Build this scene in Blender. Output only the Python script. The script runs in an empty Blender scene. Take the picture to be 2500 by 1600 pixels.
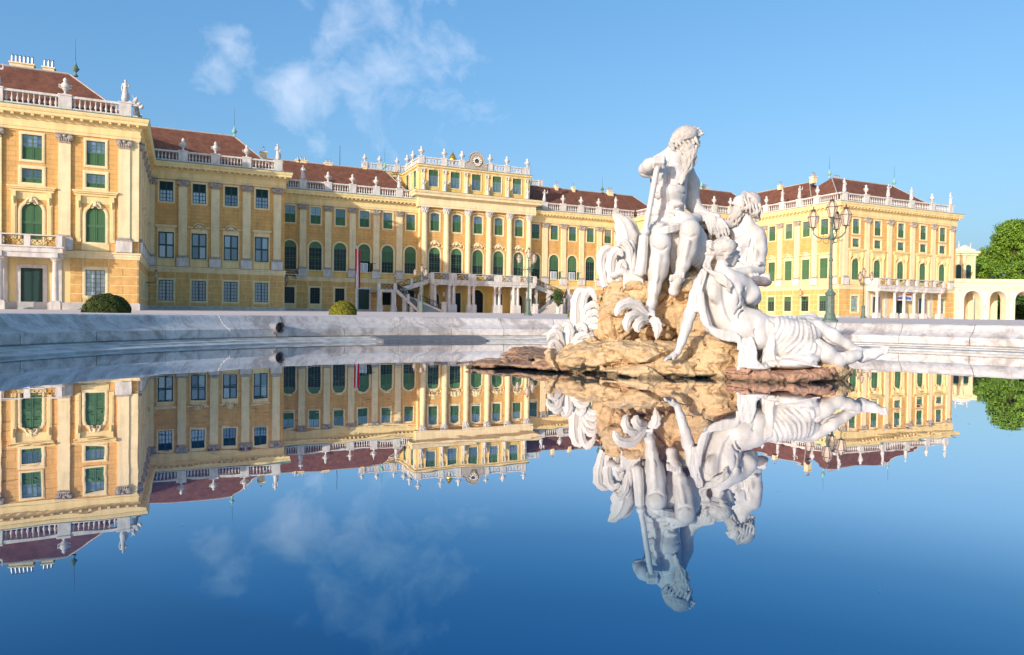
import bpy, math, random
import numpy as np
from mathutils import Matrix, Vector
random.seed(7)
RNG = np.random.default_rng(7)
S = bpy.context.scene
C = S.collection
# ------------------------------------------------------------------ camera
F_PX, YAW, PITCH, ROLL, EYE = 1706.24, 0.4412, -0.0164, 0.0130, 0.7272
cyw, syw, cpt, spt, crl, srl = math.cos(YAW), math.sin(YAW), math.cos(PITCH), math.sin(PITCH), math.cos(ROLL), math.sin(ROLL)
xr = Vector((cyw, -syw, 0)); fw = Vector((syw*cpt, cyw*cpt, spt)); zu = Vector((-syw*spt, -cyw*spt, cpt))
rt = xr*crl + zu*srl; up = xr*(-srl) + zu*crl
cam_d = bpy.data.cameras.new('camera'); cam = bpy.data.objects.new('camera', cam_d); C.objects.link(cam)
cam.matrix_world = Matrix(((rt.x, up.x, -fw.x, 0), (rt.y, up.y, -fw.y, 0), (rt.z, up.z, -fw.z, EYE), (0, 0, 0, 1)))
cam_d.sensor_width = 36.0; cam_d.sensor_fit = 'HORIZONTAL'; cam_d.lens = F_PX/2500*36
cam_d.clip_start = 0.05; cam_d.clip_end = 9000
S.camera = cam
def ray(u, v):
    a = (u-1250)/F_PX; b = -(v-800)/F_PX
    return fw + rt*a + up*b
def P(u, v, d):                       # photo pixel at horizontal depth d from the camera -> world point
    r = ray(u, v); t = d/(r.x*syw + r.y*cyw)
    return Vector((r.x*t, r.y*t, r.z*t + EYE))
def onY(u, v, Y):
    r = ray(u, v); t = Y/r.y
    return Vector((r.x*t, Y, r.z*t + EYE))
def PX(d): return d/F_PX              # metres per photo pixel at depth d
# ------------------------------------------------------------------ light
SUN_AZ = math.radians(61.0)           # travel direction, from +Y towards +X
SUN_EL = math.radians(14.0)
world = bpy.data.worlds.new('World'); S.world = world; world.use_nodes = True
wn = world.node_tree; wn.nodes.clear()
def wnode(t, **k):
    n = wn.nodes.new(t)
    for a, b in k.items(): setattr(n, a, b)
    return n
wout = wnode('ShaderNodeOutputWorld'); bg = wnode('ShaderNodeBackground'); sky = wnode('ShaderNodeTexSky')
sky.sky_type = 'NISHITA'; sky.sun_disc = False; sky.sun_elevation = SUN_EL
sky.sun_rotation = SUN_AZ + math.pi
sky.air_density = 1.0; sky.dust_density = 3.5; sky.ozone_density = 1.5
SKY_STRENGTH = 0.15
def wmath(op, a, b=None, clamp=False):
    n = wnode('ShaderNodeMath', operation=op); n.use_clamp = clamp
    for i, x in enumerate((a, b)):
        if x is None: continue
        if isinstance(x, (int, float)): n.inputs[i].default_value = x
        else: wn.links.new(x, n.inputs[i])
    return n.outputs[0]
# wispy clouds: fractal noise held by soft patches of sky direction
tc = wnode('ShaderNodeTexCoord'); dirv = tc.outputs['Generated']
warp = wnode('ShaderNodeTexNoise'); warp.inputs['Scale'].default_value = 9; warp.inputs['Detail'].default_value = 4
wn.links.new(dirv, warp.inputs['Vector'])
wv = wnode('ShaderNodeVectorMath', operation='MULTIPLY_ADD')
wn.links.new(warp.outputs['Color'], wv.inputs[0]); wv.inputs[1].default_value = (.10, .10, .10); wn.links.new(dirv, wv.inputs[2])
cn = wnode('ShaderNodeTexNoise'); cn.inputs['Scale'].default_value = 13; cn.inputs['Detail'].default_value = 12; cn.inputs['Roughness'].default_value = .6
wn.links.new(wv.outputs[0], cn.inputs['Vector'])
blob = None
for (u, v, r, w) in [(575, 115, 55, .66), (520, 165, 60, .64), (620, 105, 35, .5), (430, 165, 40, .5), (850, 90, 100, .74), (930, 170, 120, .72), (735, 225, 75, .78), (790, 240, 55, .7), (1000, 40, 130, .66), (745, 10, 50, .62), (1050, 170, 150, .58), (690, 285, 40, .5), (780, 350, 35, .6), (920, 260, 150, .45), (1150, 290, 160, .40)]:
    d = ray(u, v).normalized(); ang = r/F_PX*.9
    dp = wnode('ShaderNodeVectorMath', operation='DOT_PRODUCT'); wn.links.new(dirv, dp.inputs[0]); dp.inputs[1].default_value = d
    k = wmath('MULTIPLY', wmath('SUBTRACT', dp.outputs['Value'], 1.0), 1.0/(ang*ang))
    g = wmath('MULTIPLY', wmath('EXPONENT', k), w)
    blob = g if blob is None else wmath('MAXIMUM', blob, g)
dens = wmath('SUBTRACT', wmath('ADD', wmath('MULTIPLY', cn.outputs['Fac'], 1.8), blob), 1.32)
dens = wmath('MULTIPLY', dens, 1.35, True)
mixw = wnode('ShaderNodeMixRGB'); wn.links.new(wmath('MULTIPLY', dens, .46), mixw.inputs['Fac'])
sepn = wnode('ShaderNodeSeparateColor'); wn.links.new(sky.outputs[0], sepn.inputs[0]); comb = wnode('ShaderNodeCombineColor')
wn.links.new(wmath('MULTIPLY', wmath('POWER', sepn.outputs[0], 1.0), .52), comb.inputs[0])          # camera white balance of the sky light
wn.links.new(wmath('MULTIPLY', wmath('POWER', sepn.outputs[1], .75), .95), comb.inputs[1])
wn.links.new(wmath('MULTIPLY', wmath('POWER', sepn.outputs[2], .60), 1.52), comb.inputs[2])
wn.links.new(comb.outputs[0], mixw.inputs['Color1']); mixw.inputs['Color2'].default_value = (4.3, 4.4, 4.8, 1)
wn.links.new(mixw.outputs[0], bg.inputs['Color']); bg.inputs['Strength'].default_value = SKY_STRENGTH
wn.links.new(bg.outputs[0], wout.inputs['Surface'])
sun_d = bpy.data.lights.new('sun', 'SUN'); sun = bpy.data.objects.new('sun', sun_d); C.objects.link(sun)
sun_d.energy = 2.3; sun_d.angle = math.radians(.53); sun_d.color = (1.0, .95, .87)
sdir = Vector((math.sin(SUN_AZ)*math.cos(SUN_EL), math.cos(SUN_AZ)*math.cos(SUN_EL), -math.sin(SUN_EL)))
sun.rotation_euler = sdir.to_track_quat('-Z', 'Y').to_euler(); sun.location = (-60, -40, 60)
vs = S.view_settings; vs.view_transform = 'Standard'; vs.look = 'None'; vs.gamma = 1.0; vs.exposure = 0.88
S.cycles.max_bounces = 6; S.cycles.glossy_bounces = 3; S.cycles.diffuse_bounces = 3
# ------------------------------------------------------------------ materials
M = {}
def mat(name, col, rough=.8, metal=0.0, spec=.3, var=0.0, vscale=3.0, bump=0.0, bscale=20.0, col2=None, detail=5.0, streak=None, dist=.02):
    m = bpy.data.materials.new(name); m.use_nodes = True; n = m.node_tree.nodes; l = m.node_tree.links
    b = n['Principled BSDF']; b.inputs['Roughness'].default_value = rough; b.inputs['Metallic'].default_value = metal
    b.inputs['Specular IOR Level'].default_value = spec
    b.inputs['Base Color'].default_value = (*col, 1)
    if var or bump or col2:
        tcn = n.new('ShaderNodeTexCoord'); geo = n.new('ShaderNodeNewGeometry'); vec = geo.outputs['Position']
        if streak:
            mp = n.new('ShaderNodeMapping'); mp.inputs['Scale'].default_value = streak; l.new(vec, mp.inputs['Vector']); vec2 = mp.outputs[0]
        else: vec2 = vec
    if var or col2:
        t = n.new('ShaderNodeTexNoise'); t.inputs['Scale'].default_value = vscale; t.inputs['Detail'].default_value = detail; t.inputs['Roughness'].default_value = .62
        l.new(vec2, t.inputs['Vector'])
        r = n.new('ShaderNodeValToRGB'); r.color_ramp.elements[0].position = .32; r.color_ramp.elements[1].position = .7
        c2 = col2 if col2 else tuple(c*(1-var) for c in col); c1 = col if col2 else tuple(min(1, c*(1+var*.5)) for c in col)
        r.color_ramp.elements[0].color = (*c2, 1); r.color_ramp.elements[1].color = (*c1, 1)
        l.new(t.outputs['Fac'], r.inputs['Fac']); l.new(r.outputs['Color'], b.inputs['Base Color'])
    if bump:
        t2 = n.new('ShaderNodeTexNoise'); t2.inputs['Scale'].default_value = bscale; t2.inputs['Detail'].default_value = 6
        l.new(vec, t2.inputs['Vector'])
        bp = n.new('ShaderNodeBump'); bp.inputs['Strength'].default_value = bump; bp.inputs['Distance'].default_value = dist
        l.new(t2.outputs['Fac'], bp.inputs['Height']); l.new(bp.outputs[0], b.inputs['Normal'])
    M[name] = m; return m
def add_courses(m, bw, bh, dark, sx=1.0):
    """fine incised joints of rendered walls: brick texture in world x+y / z"""
    n = m.node_tree.nodes; l = m.node_tree.links; b = n['Principled BSDF']
    geo = n.new('ShaderNodeNewGeometry'); sep = n.new('ShaderNodeSeparateXYZ'); l.new(geo.outputs['Position'], sep.inputs[0])
    ad = n.new('ShaderNodeMath'); ad.operation = 'ADD'; l.new(sep.outputs['X'], ad.inputs[0]); l.new(sep.outputs['Y'], ad.inputs[1])
    cmb = n.new('ShaderNodeCombineXYZ'); l.new(ad.outputs[0], cmb.inputs['X']); l.new(sep.outputs['Z'], cmb.inputs['Y'])
    br = n.new('ShaderNodeTexBrick'); br.inputs['Scale'].default_value = 1.0; br.inputs['Brick Width'].default_value = bw; br.inputs['Row Height'].default_value = bh
    br.inputs['Mortar Size'].default_value = .018; br.inputs['Mortar Smooth'].default_value = .2
    br.inputs['Color1'].default_value = (1, 1, 1, 1); br.inputs['Color2'].default_value = (.93, .93, .92, 1); br.inputs['Mortar'].default_value = (dark, dark, dark*.95, 1)
    l.new(cmb.outputs[0], br.inputs['Vector'])
    mx = n.new('ShaderNodeMixRGB'); mx.blend_type = 'MULTIPLY'; mx.inputs['Fac'].default_value = 1
    src = b.inputs['Base Color'].links[0].from_socket
    l.new(src, mx.inputs['Color1']); l.new(br.outputs['Color'], mx.inputs['Color2']); l.new(mx.outputs[0], b.inputs['Base Color'])
    bp = n.new('ShaderNodeBump'); bp.inputs['Strength'].default_value = .6; bp.inputs['Distance'].default_value = .02
    if b.inputs['Normal'].links: l.new(b.inputs['Normal'].links[0].from_socket, bp.inputs['Normal'])
    l.new(br.outputs['Fac'], bp.inputs['Height']); bp.invert = True; l.new(bp.outputs[0], b.inputs['Normal'])
mat('ochre', (.78, .455, .155), .9, var=.16, vscale=.9, bump=.35, bscale=9, dist=.03); add_courses(M['ochre'], 1.3, .52, .62)
mat('ochre_block', (.76, .455, .16), .92, var=.2, vscale=1.6, bump=.6, bscale=14, dist=.03)
mat('yellow', (.82, .55, .16), .9, var=.10, vscale=.8, bump=.1)
mat('cream', (.88, .69, .33), .85, var=.10, vscale=.7, bump=.1, bscale=12)
mat('cream_light', (.90, .74, .43), .85, var=.12, vscale=.8, bump=.1, bscale=12)
mat('white_stone', (.74, .70, .63), .8, var=.14, vscale=1.5, bump=.15, bscale=10)
mat('grey_stone', (.50, .44, .36), .9, var=.45, vscale=5, bump=.3, bscale=22)
mat('plinth', (.58, .55, .50), .85, var=.25, vscale=1.2, bump=.2, bscale=8)
mat('roof', (.245, .10, .058), .9, var=.28, vscale=1.3, bump=.4, bscale=6, streak=(1, 1, .35)); add_courses(M['roof'], .5, .33, .7)
mat('copper', (.20, .33, .25), .75, col2=(.10, .17, .12), vscale=3)
mat('verdigris', (.30, .55, .45), .7, var=.3, vscale=6)
mat('green', (.080, .185, .085), .5, spec=.4, var=.12, vscale=2)
mat('green_dark', (.012, .055, .045), .45, spec=.5, var=.15, vscale=2)
mat('door', (.010, .045, .036), .5, spec=.5)
mat('glass', (.23, .30, .36), .12, metal=.55, spec=.8)
mat('glass_dark', (.014, .024, .030), .08, metal=.0, spec=.22)
mat('curtain', (.50, .56, .60), .25, metal=.25, spec=.8, var=.1, vscale=1.5)
mat('white_paint', (.80, .80, .78), .6)
mat('iron', (.012, .013, .014), .55, spec=.5)
mat('gilt_iron', (.25, .16, .04), .5, metal=.5)
mat('post_green', (.12, .18, .14), .6, spec=.4, var=.35, vscale=8)
mat('lamp_glass', (.80, .66, .52), .15, spec=.7); M['lamp_glass'].node_tree.nodes['Principled BSDF'].inputs['Alpha'].default_value = .5
mat('lamp_frame', (.14, .085, .05), .5, metal=.3)
mat('gold', (.80, .52, .12), .3, metal=.9)
mat('zinc', (.42, .42, .43), .45, metal=.6)
mat('red_cloth', (.50, .015, .03), .8)
mat('white_cloth', (.78, .78, .78), .8)
mat('gravel', (.78, .64, .54), .95, var=.12, vscale=.5, bump=.4, bscale=40)
mat('step', (.46, .42, .37), .9, var=.2, vscale=3)
mat('clockface', (.80, .78, .72), .5)
mat('metal_plate', (.20, .20, .20), .5, metal=.5, var=.2, vscale=6)
def stain(name, amt=.2, sc=(1.6, 1.6, .16), lo=.45, hi=.72, tone=(.55, .5, .44)):
    """rain streaks and grime: noise drawn out downwards"""
    m = M[name]; n = m.node_tree.nodes; l = m.node_tree.links; b = n['Principled BSDF']
    geo = n.new('ShaderNodeNewGeometry'); mp = n.new('ShaderNodeMapping'); mp.inputs['Scale'].default_value = sc; l.new(geo.outputs['Position'], mp.inputs['Vector'])
    t = n.new('ShaderNodeTexNoise'); t.inputs['Scale'].default_value = 1.0; t.inputs['Detail'].default_value = 7; t.inputs['Roughness'].default_value = .65; l.new(mp.outputs[0], t.inputs['Vector'])
    r = n.new('ShaderNodeMapRange'); r.inputs['From Min'].default_value = lo; r.inputs['From Max'].default_value = hi; r.inputs['To Max'].default_value = amt; r.clamp = True; l.new(t.outputs['Fac'], r.inputs['Value'])
    mx_ = n.new('ShaderNodeMixRGB'); mx_.blend_type = 'MULTIPLY'; l.new(r.outputs[0], mx_.inputs['Fac']); mx_.inputs['Color2'].default_value = (*tone, 1)
    if b.inputs['Base Color'].links: l.new(b.inputs['Base Color'].links[0].from_socket, mx_.inputs['Color1'])
    else: mx_.inputs['Color1'].default_value = b.inputs['Base Color'].default_value
    l.new(mx_.outputs[0], b.inputs['Base Color'])
for k in ('ochre', 'ochre_block', 'cream', 'cream_light', 'yellow'): stain(k, .38)
stain('white_stone', .6, (2.2, 2.2, .5), .42, .7, (.50, .47, .43)); stain('plinth', .5, (1, 1, .6)); stain('roof', .55, (.8, .8, .4), .42, .7, (.5, .45, .42))
def per_object(name, lo, hi):
    m = M[name]; n = m.node_tree.nodes; l = m.node_tree.links; b = n['Principled BSDF']; oi = n.new('ShaderNodeObjectInfo'); r = n.new('ShaderNodeValToRGB'); r.color_ramp.elements[0].color = (*lo, 1); r.color_ramp.elements[1].color = (*hi, 1)
    l.new(oi.outputs['Random'], r.inputs['Fac']); l.new(r.outputs[0], b.inputs['Base Color'])
per_object('glass', (.10, .15, .20), (.34, .40, .45)); per_object('glass_dark', (.008, .014, .018), (.05, .065, .07)); per_object('curtain', (.30, .35, .38), (.55, .60, .63)); per_object('green', (.065, .155, .07), (.10, .215, .095))
# ------------------------------------------------------------------ helpers
class MB:
    def __init__(s): s.v = []; s.f = []; s.m = []; s.mi = 0
    def add(s, vs, fs):
        o = len(s.v); s.v += [tuple(x) for x in vs]; s.f += [tuple(i+o for i in f) for f in fs]; s.m += [s.mi]*len(fs); return s
    def box(s, x0, x1, y0, y1, z0, z1):
        return s.add([(x0,y0,z0),(x1,y0,z0),(x1,y1,z0),(x0,y1,z0),(x0,y0,z1),(x1,y0,z1),(x1,y1,z1),(x0,y1,z1)],
              [(0,3,2,1),(4,5,6,7),(0,1,5,4),(1,2,6,5),(2,3,7,6),(3,0,4,7)])
    def prism(s, pts, y0, y1):                       # polygon in x,z (counter-clockwise seen from -y), extruded along y
        n = len(pts); vs = [(x, y0, z) for x, z in pts] + [(x, y1, z) for x, z in pts]
        return s.add(vs, [tuple(range(n)), tuple(range(2*n-1, n-1, -1))] + [(i, i+n, (i+1) % n + n, (i+1) % n) for i in range(n)])
    def lathe(s, prof, n=12, c=(0, 0, 0), axis='z', cap=True):
        vs = []
        for r, z in prof:
            for k in range(n):
                a = 2*math.pi*k/n; p = (r*math.cos(a), r*math.sin(a), z)
                if axis == 'y': p = (p[0], p[2], p[1])
                if axis == 'x': p = (p[2], p[0], p[1])
                vs.append((p[0]+c[0], p[1]+c[1], p[2]+c[2]))
        fs = []
        for i in range(len(prof)-1):
            for k in range(n):
                q = (i*n+k, i*n+(k+1) % n, (i+1)*n+(k+1) % n, (i+1)*n+k)
                fs.append(q if axis != 'y' else q[::-1])
        if cap:
            fs.append(tuple(range(n-1, -1, -1)) if axis != 'y' else tuple(range(n)))
            o = (len(prof)-1)*n; fs.append(tuple(o+k for k in range(n)) if axis != 'y' else tuple(o+k for k in range(n-1, -1, -1)))
        return s.add(vs, fs)
    def tube(s, pts, rad, n=6, cap=True):
        pts = [Vector(p) for p in pts]; m = len(pts); vs = []; fs = []
        rads = rad if isinstance(rad, (list, tuple)) else [rad]*m
        ref = Vector((0, 0, 1))
        for i, p in enumerate(pts):
            t = (pts[min(i+1, m-1)] - pts[max(i-1, 0)]).normalized()
            if abs(t.dot(ref)) > .95: ref = Vector((1, 0, 0)) if abs(t.x) < .9 else Vector((0, 1, 0))
            a = t.cross(ref).normalized(); b = t.cross(a); ref = -b if False else ref
            for k in range(n):
                an = 2*math.pi*k/n; vs.append(p + a*math.cos(an)*rads[i] + b*math.sin(an)*rads[i])
        for i in range(m-1):
            for k in range(n): fs.append((i*n+k, (i+1)*n+k, (i+1)*n+(k+1) % n, i*n+(k+1) % n))
        if cap: fs.append(tuple(range(n))); fs.append(tuple((m-1)*n+k for k in range(n-1, -1, -1)))
        return s.add(vs, fs)
    def ext(s, prof, x0, x1, k0=0, k1=0, cap=True):  # profile [(out, z)] swept along x, mitred ends: k=+1 convex, -1 concave
        n = len(prof); vs = [(x0 - k0*o, -o, z) for o, z in prof] + [(x1 + k1*o, -o, z) for o, z in prof]
        fs = [(i, i+n, i+1+n, i+1) for i in range(n-1)]
        if cap: fs += [tuple(range(n)), tuple(range(2*n-1, n-1, -1))]
        return s.add(vs, fs)
    def mesh(s, name, mats, smooth=False, ang=None):
        me = bpy.data.meshes.new(name); me.from_pydata(s.v, [], s.f); me.update()
        for m in (mats if isinstance(mats, (list, tuple)) else [mats]): me.materials.append(M[m] if isinstance(m, str) else m)
        if any(s.m): me.polygons.foreach_set('material_index', s.m)
        if smooth:
            me.polygons.foreach_set('use_smooth', [True]*len(me.polygons))
            if ang: 
                try: me.set_sharp_from_angle(angle=math.radians(ang))
                except Exception: pass
        return me
WP = {}
def obj(name, me, parent=None, loc=(0, 0, 0), rz=0.0, local=False, scale=None):
    """link a mesh; loc is a world place unless local; parents are only ever shifted, never turned (or local=True)"""
    o = bpy.data.objects.new(name, me); C.objects.link(o); loc = Vector(loc)
    if parent is not None:
        o.parent = parent
        if local: o.location = loc; WP[o] = WP.get(parent, Vector()) + loc
        else: o.location = loc - WP[parent] if not parent.get('_r') else loc; WP[o] = loc
    else: o.location = loc; WP[o] = loc.copy()
    o.rotation_euler = (0, 0, rz)
    if scale: o.scale = scale
    return o
def tag(o, label=None, cat=None, group=None, kind=None):
    if label: o['label'] = label
    if cat: o['category'] = cat
    if group: o['group'] = group
    if kind: o['kind'] = kind
    return o
def thing(name, label, cat, loc, rz=0, group=None):
    e = bpy.data.objects.new(name, None); C.objects.link(e); e.location = loc; e.rotation_euler = (0, 0, rz); e.empty_display_size = .2
    WP[e] = Vector(loc); return tag(e, label, cat, group)
def copy_tree(o, parent=None, loc=None, rz=None, label=None):
    c = o.copy(); C.objects.link(c); c.parent = parent
    if loc is not None: c.location = loc; WP[c] = Vector(loc)
    if rz is not None: c.rotation_euler = (0, 0, rz)
    if label: c['label'] = label
    for ch in list(o.children): copy_tree(ch, c)
    return c
CACHE = {}
def cached(key, fn):
    if key not in CACHE: CACHE[key] = fn()
    return CACHE[key]
def ground_z(x, y):
    d = x*syw + y*cyw
    t = min(max((d-45)/90.0, 0), 1)
    return .632 + .62*t*t*(3-2*t)
# ================================================================== palace
XS = 50.65                                        # axis of symmetry
Y1, Y2, Y3, YC, YA = 87.8, 110.28, 124.1, 122.9, 124.0
X1, X2, X3 = -4.36, 13.95, 39.2
X0 = -36.94
def mx(x): return 2*XS - x
palace = thing('palace', 'long yellow baroque palace with cream pilasters and brown tiled roofs across the courtyard', 'palace', (XS, Y3, ground_z(XS, Y3)))
def outline(w, h, rise=0.0, n=10, zb=0.0):
    if rise <= 0: return [(-w/2, zb), (-w/2, h), (w/2, h), (w/2, zb)]
    R = (w*w/4 + rise*rise)/(2*rise); zc = h - R; a0 = math.asin(min(1, w/2/R))
    if rise > w/2 - 1e-6: a0 = math.pi/2
    return [(-w/2, zb)] + [(R*math.sin(-a0 + 2*a0*i/n), zc + R*math.cos(-a0 + 2*a0*i/n)) for i in range(n+1)] + [(w/2, zb)]
def xmax(w, h, rise, z):
    if rise <= 0: return w/2
    R = (w*w/4 + rise*rise)/(2*rise); zc = h - R
    if z < h - rise: return w/2
    return math.sqrt(max(R*R - (z-zc)**2, 0))
def ring(mb, inner, outer, yf, yw, yi, closed_bottom=True):
    n = len(inner); vs = [(x, yf, z) for x, z in inner] + [(x, yf, z) for x, z in outer] + [(x, yw, z) for x, z in outer] + [(x, yi, z) for x, z in inner]
    fs = []
    m = n if closed_bottom else n-1
    for i in range(m):
        j = (i+1) % n
        fs += [(i, j, n+j, n+i), (n+i, n+j, 2*n+j, 2*n+i), (j, i, 3*n+i, 3*n+j)]
    if not closed_bottom:
        for i in (0, n-1): fs.append((i, n+i, 2*n+i, 3*n+i))
    mb.add(vs, fs); return mb
def slats(mb, w, h, rise, z0, z1, x0s, pitch=.115, y=.10):
    """louvre leaves between z0 and z1; x0s: (inner gap half-width) for a pair of leaves"""
    for sgn in (-1, 1):
        z = z0 + .06
        while z < z1 - .05:
            xe = min(xmax(w, h, rise, z+pitch) - .05, w/2-.05)
            if xe > x0s + .1:
                a, b = (x0s+.06, xe-.03) if sgn > 0 else (-xe+.03, -x0s-.06)
                mb.add([(a, y, z), (b, y, z), (b, y+.05, z+pitch*.9), (a, y+.05, z+pitch*.9)], [(0, 1, 2, 3)])
            z += pitch
        # leaf frame: stiles and rails
        st = .075
        mb.box(x0s*sgn if sgn > 0 else -x0s-st, x0s+st if sgn > 0 else -x0s, y-.02, y+.06, z0, min(z1, h - .04))
        xe = min(xmax(w, h, rise, z0 + .01), w/2) - .04
        zt = min(z1, h - max(rise, 0))
        if zt > z0: mb.box((xe-st) if sgn > 0 else -xe, xe if sgn > 0 else -xe+st, y-.02, y+.06, z0, zt)
        a, b = (x0s, xe) if sgn > 0 else (-xe, -x0s)
        mb.box(a, b, y-.021, y+.061, z0, z0+.09)
        if rise <= 0 or z1 < h - rise + .01: mb.box(a, b, y-.021, y+.061, z1-.09, z1)
    return mb
def make_window(key, w, h, rise=0, fr=.26, proud=.07, glass=None, shut=(), cols=4, rows=3, gmat='glass', smat='green', sill=False, single=False, mid=None, fanz=None, framew=.06, mull=.04, bar=.02):
    """meshes of one window kind: stone surround (part) and its sub-parts"""
    def build():
        mb = MB(); inner = outline(w, h, rise)
        outer = outline(w+2*fr, h+fr, rise+fr if rise > 0 and rise >= w/2-.01 else rise, zb=-(fr if not sill else .0))
        ring(mb, inner, outer, -proud, .0, .26)
        ow = w + 2*fr
        iw = [(x*(1-.0)+(.08 if x < 0 else -.08)*0, z) for x, z in inner]
        i2 = outline(w+.16, h+.08, rise+.08 if rise > 0 else 0, zb=-.08 if not sill else 0.0)
        o2 = outline(w+2*fr-.16, h+fr-.08, rise+fr-.08 if rise >= w/2-.01 and rise > 0 else rise, zb=-(fr-.08) if not sill else 0.0)
        ring(mb, i2, o2, -proud-.025, -proud+.002, -proud+.002)
        if sill: mb.box(-ow/2-.1, ow/2+.1, -proud-.12, .02, -.18, 0)
        sub = []
        # sash
        sb = MB(); t = framew
        io = outline(w, h, rise); ii = outline(w-2*t, h-t, rise-t*.5 if rise > 0 else 0, zb=t); ring(sb, ii, io, .12, .20, .2)
        zr = h
        sb.box(-mull, mull, .115, .2, 0, h-.03)
        brks = set()
        if glass: brks |= {glass[0], glass[1]}
        for a, b in shut: brks |= {a, b}
        for z in brks:
            if .05 < z < h-.05:
                xe = xmax(w, h, rise, z); sb.box(-xe, xe, .112, .2, z-.045, z+.045)
        if mid: sb.box(-w/2, w/2, .105, .2, mid-mull, mid+mull)
        if glass:
            z0, z1 = glass
            for i in range(1, rows):
                z = z0 + (z1-z0)*i/rows; xe = xmax(w, h, rise, z); sb.box(-xe+.02, xe-.02, .13, .18, z-bar, z+bar)
            for i in range(1, cols):
                if cols % 2 == 0 and i == cols//2: continue
                x = -w/2 + w*i/cols; zt = z1
                if rise > 0:
                    while zt > z0 and xmax(w, h, rise, zt) < abs(x): zt -= .05
                sb.box(x-bar, x+bar, .131, .181, z0, zt)
            fm = 'green_dark' if smat == 'green_dark' else smat
            if single:
                pw, ph = w/cols, (z1-z0)/rows
                pm = MB().add([(-pw/2+.02, 0, .02), (pw/2-.02, 0, .02), (pw/2-.02, 0, ph-.02), (-pw/2+.02, 0, ph-.02)], [(0, 1, 2, 3)]).mesh('pane', gmat)
                for i in range(cols):
                    for j in range(rows): sub.append(('pane', pm, (-w/2+pw*(i+.5), .165, z0+ph*j)))
            else:
                pts = [(max(-w/2, x), min(max(z, z0), z1)) for x, z in outline(w, h, rise)]
                pts = [(x, z) for k, (x, z) in enumerate(pts) if k == 0 or (x, z) != pts[k-1]]
                sub.append(('pane', MB().add([(x, .165, z) for x, z in pts], [tuple(range(len(pts)))[::-1]]).mesh('pane', gmat), (0, 0, 0)))
        sub.insert(0, ('sash', sb.mesh('sash', smat), (0, 0, 0)))
        for a, b in shut:
            sm = MB(); slats(sm, w, h, rise, a, b, .045)
            pts = [(x, min(max(z, a), b)) for x, z in outline(w, h, rise)]
            pts = [(x, z) for k, (x, z) in enumerate(pts) if k == 0 or (x, z) != pts[k-1]]
            sm.add([(x*.99, .163, z) for x, z in pts], [tuple(range(len(pts)))[::-1]])
            sub.append(('shutter', sm.mesh('shutter', smat), (0, 0, 0)))
        if fanz is not None:
            pts = [(x, max(z, fanz)) for x, z in outline(w, h, rise)]
            fm2 = MB().add([(x, .15, z) for x, z in pts[1:-1]], [tuple(range(len(pts)-2))[::-1]])
            R = rise
            for k in (-.5, .5): fm2.tube([(0, .14, h-rise), (math.sin(k*1.7)*(R-.06), .14, h-rise+math.cos(k*1.7)*(R-.06))], .03, 4)
            sub.append(('fanlight', fm2.mesh('fanlight', smat), (0, 0, 0)))
        return mb.mesh('window', 'cream_light'), sub
    return cached(('win', key), build)
WK = {
 'l1_up':   dict(w=1.74, h=2.62, glass=(1.38, 2.62), shut=((0, 1.38),), rows=3, cols=4, single=True),
 'l1_mez':  dict(w=1.76, h=1.47, glass=(.5, 1.47), shut=((0, .5),), rows=3, cols=4, fr=.33),
 'l1_arch': dict(w=1.82, h=3.85, rise=.91, shut=((0, 1.72), (1.80, 3.85)), fr=.30),
 'l1_gnd':  dict(w=1.84, h=2.78, glass=(0, 2.78), rows=6, cols=4, gmat='curtain', fr=.3, single=True),
 'l2_up':   dict(w=1.74, h=2.80, glass=(0, 1.62), shut=((1.62, 2.80),), rows=3, cols=4, gmat='glass', smat='green_dark', fr=.24, framew=.10, mull=.08, bar=.04),
 'l2_tall': dict(w=1.97, h=3.68, glass=(0, 3.68), rows=2, cols=2, gmat='glass', smat='green_dark', fr=.15, sill=False, single=True, framew=.16, mid=1.84, mull=.11),
 'l2_gnd':  dict(w=1.86, h=2.9, glass=(0, 2.9), rows=6, cols=4, mull=.08, bar=.035, framew=.09, gmat='glass', smat='green_dark', fr=.26),
 'l3_up':   dict(w=1.70, h=2.85, glass=(1.45, 2.85), shut=((0, 1.45),), rows=3, cols=4, fr=.22, gmat='glass', smat='green', bar=.03, mull=.06),
 'l3_arch': dict(w=2.16, h=4.92, rise=1.08, fr=.28, shut=((1.95, 3.84),), glass=(0, 1.95), rows=3, cols=4, gmat='glass_dark', smat='green', fanz=3.84, mid=2.6),
 'l3_arch2': dict(w=2.16, h=4.92, rise=1.08, fr=.28, glass=(0, 3.84), rows=5, cols=4, gmat='glass_dark', smat='green', fanz=3.84, mid=1.95),
 'l3_gnd':  dict(w=1.66, h=2.75, glass=(0, 2.75), rows=6, cols=4, gmat='glass_dark', smat='green_dark', fr=.3),
 'c_up':    dict(w=1.72, h=3.25, rise=.25, glass=(1.85, 3.25), shut=((0, 1.85),), rows=3, cols=4, fr=.28),
 'c_attic': dict(w=1.86, h=3.05, glass=(0, 2.1), shut=((2.1, 3.05),), rows=4, cols=4, fr=.2),
 'r_tall':  dict(w=1.8, h=3.7, shut=((0, 1.85), (1.85, 3.7)), fr=.16),
 'r_gnd':   dict(w=1.8, h=2.8, glass=(0, 1.9), shut=((1.9, 2.8),), rows=4, cols=4, gmat='glass_dark', fr=.24),
}
ENT = [(.0, 19.45), (.12, 19.45), (.12, 19.74), (.18, 19.76), (.18, 20.02), (.12, 20.05), (.12, 20.52), (.2, 20.56), (.3, 20.8), (.3, 21.02), (.86, 21.06), (.86, 21.34), (.93, 21.40), (1.0, 21.62), (1.0, 21.76), (0, 21.80)]
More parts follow.
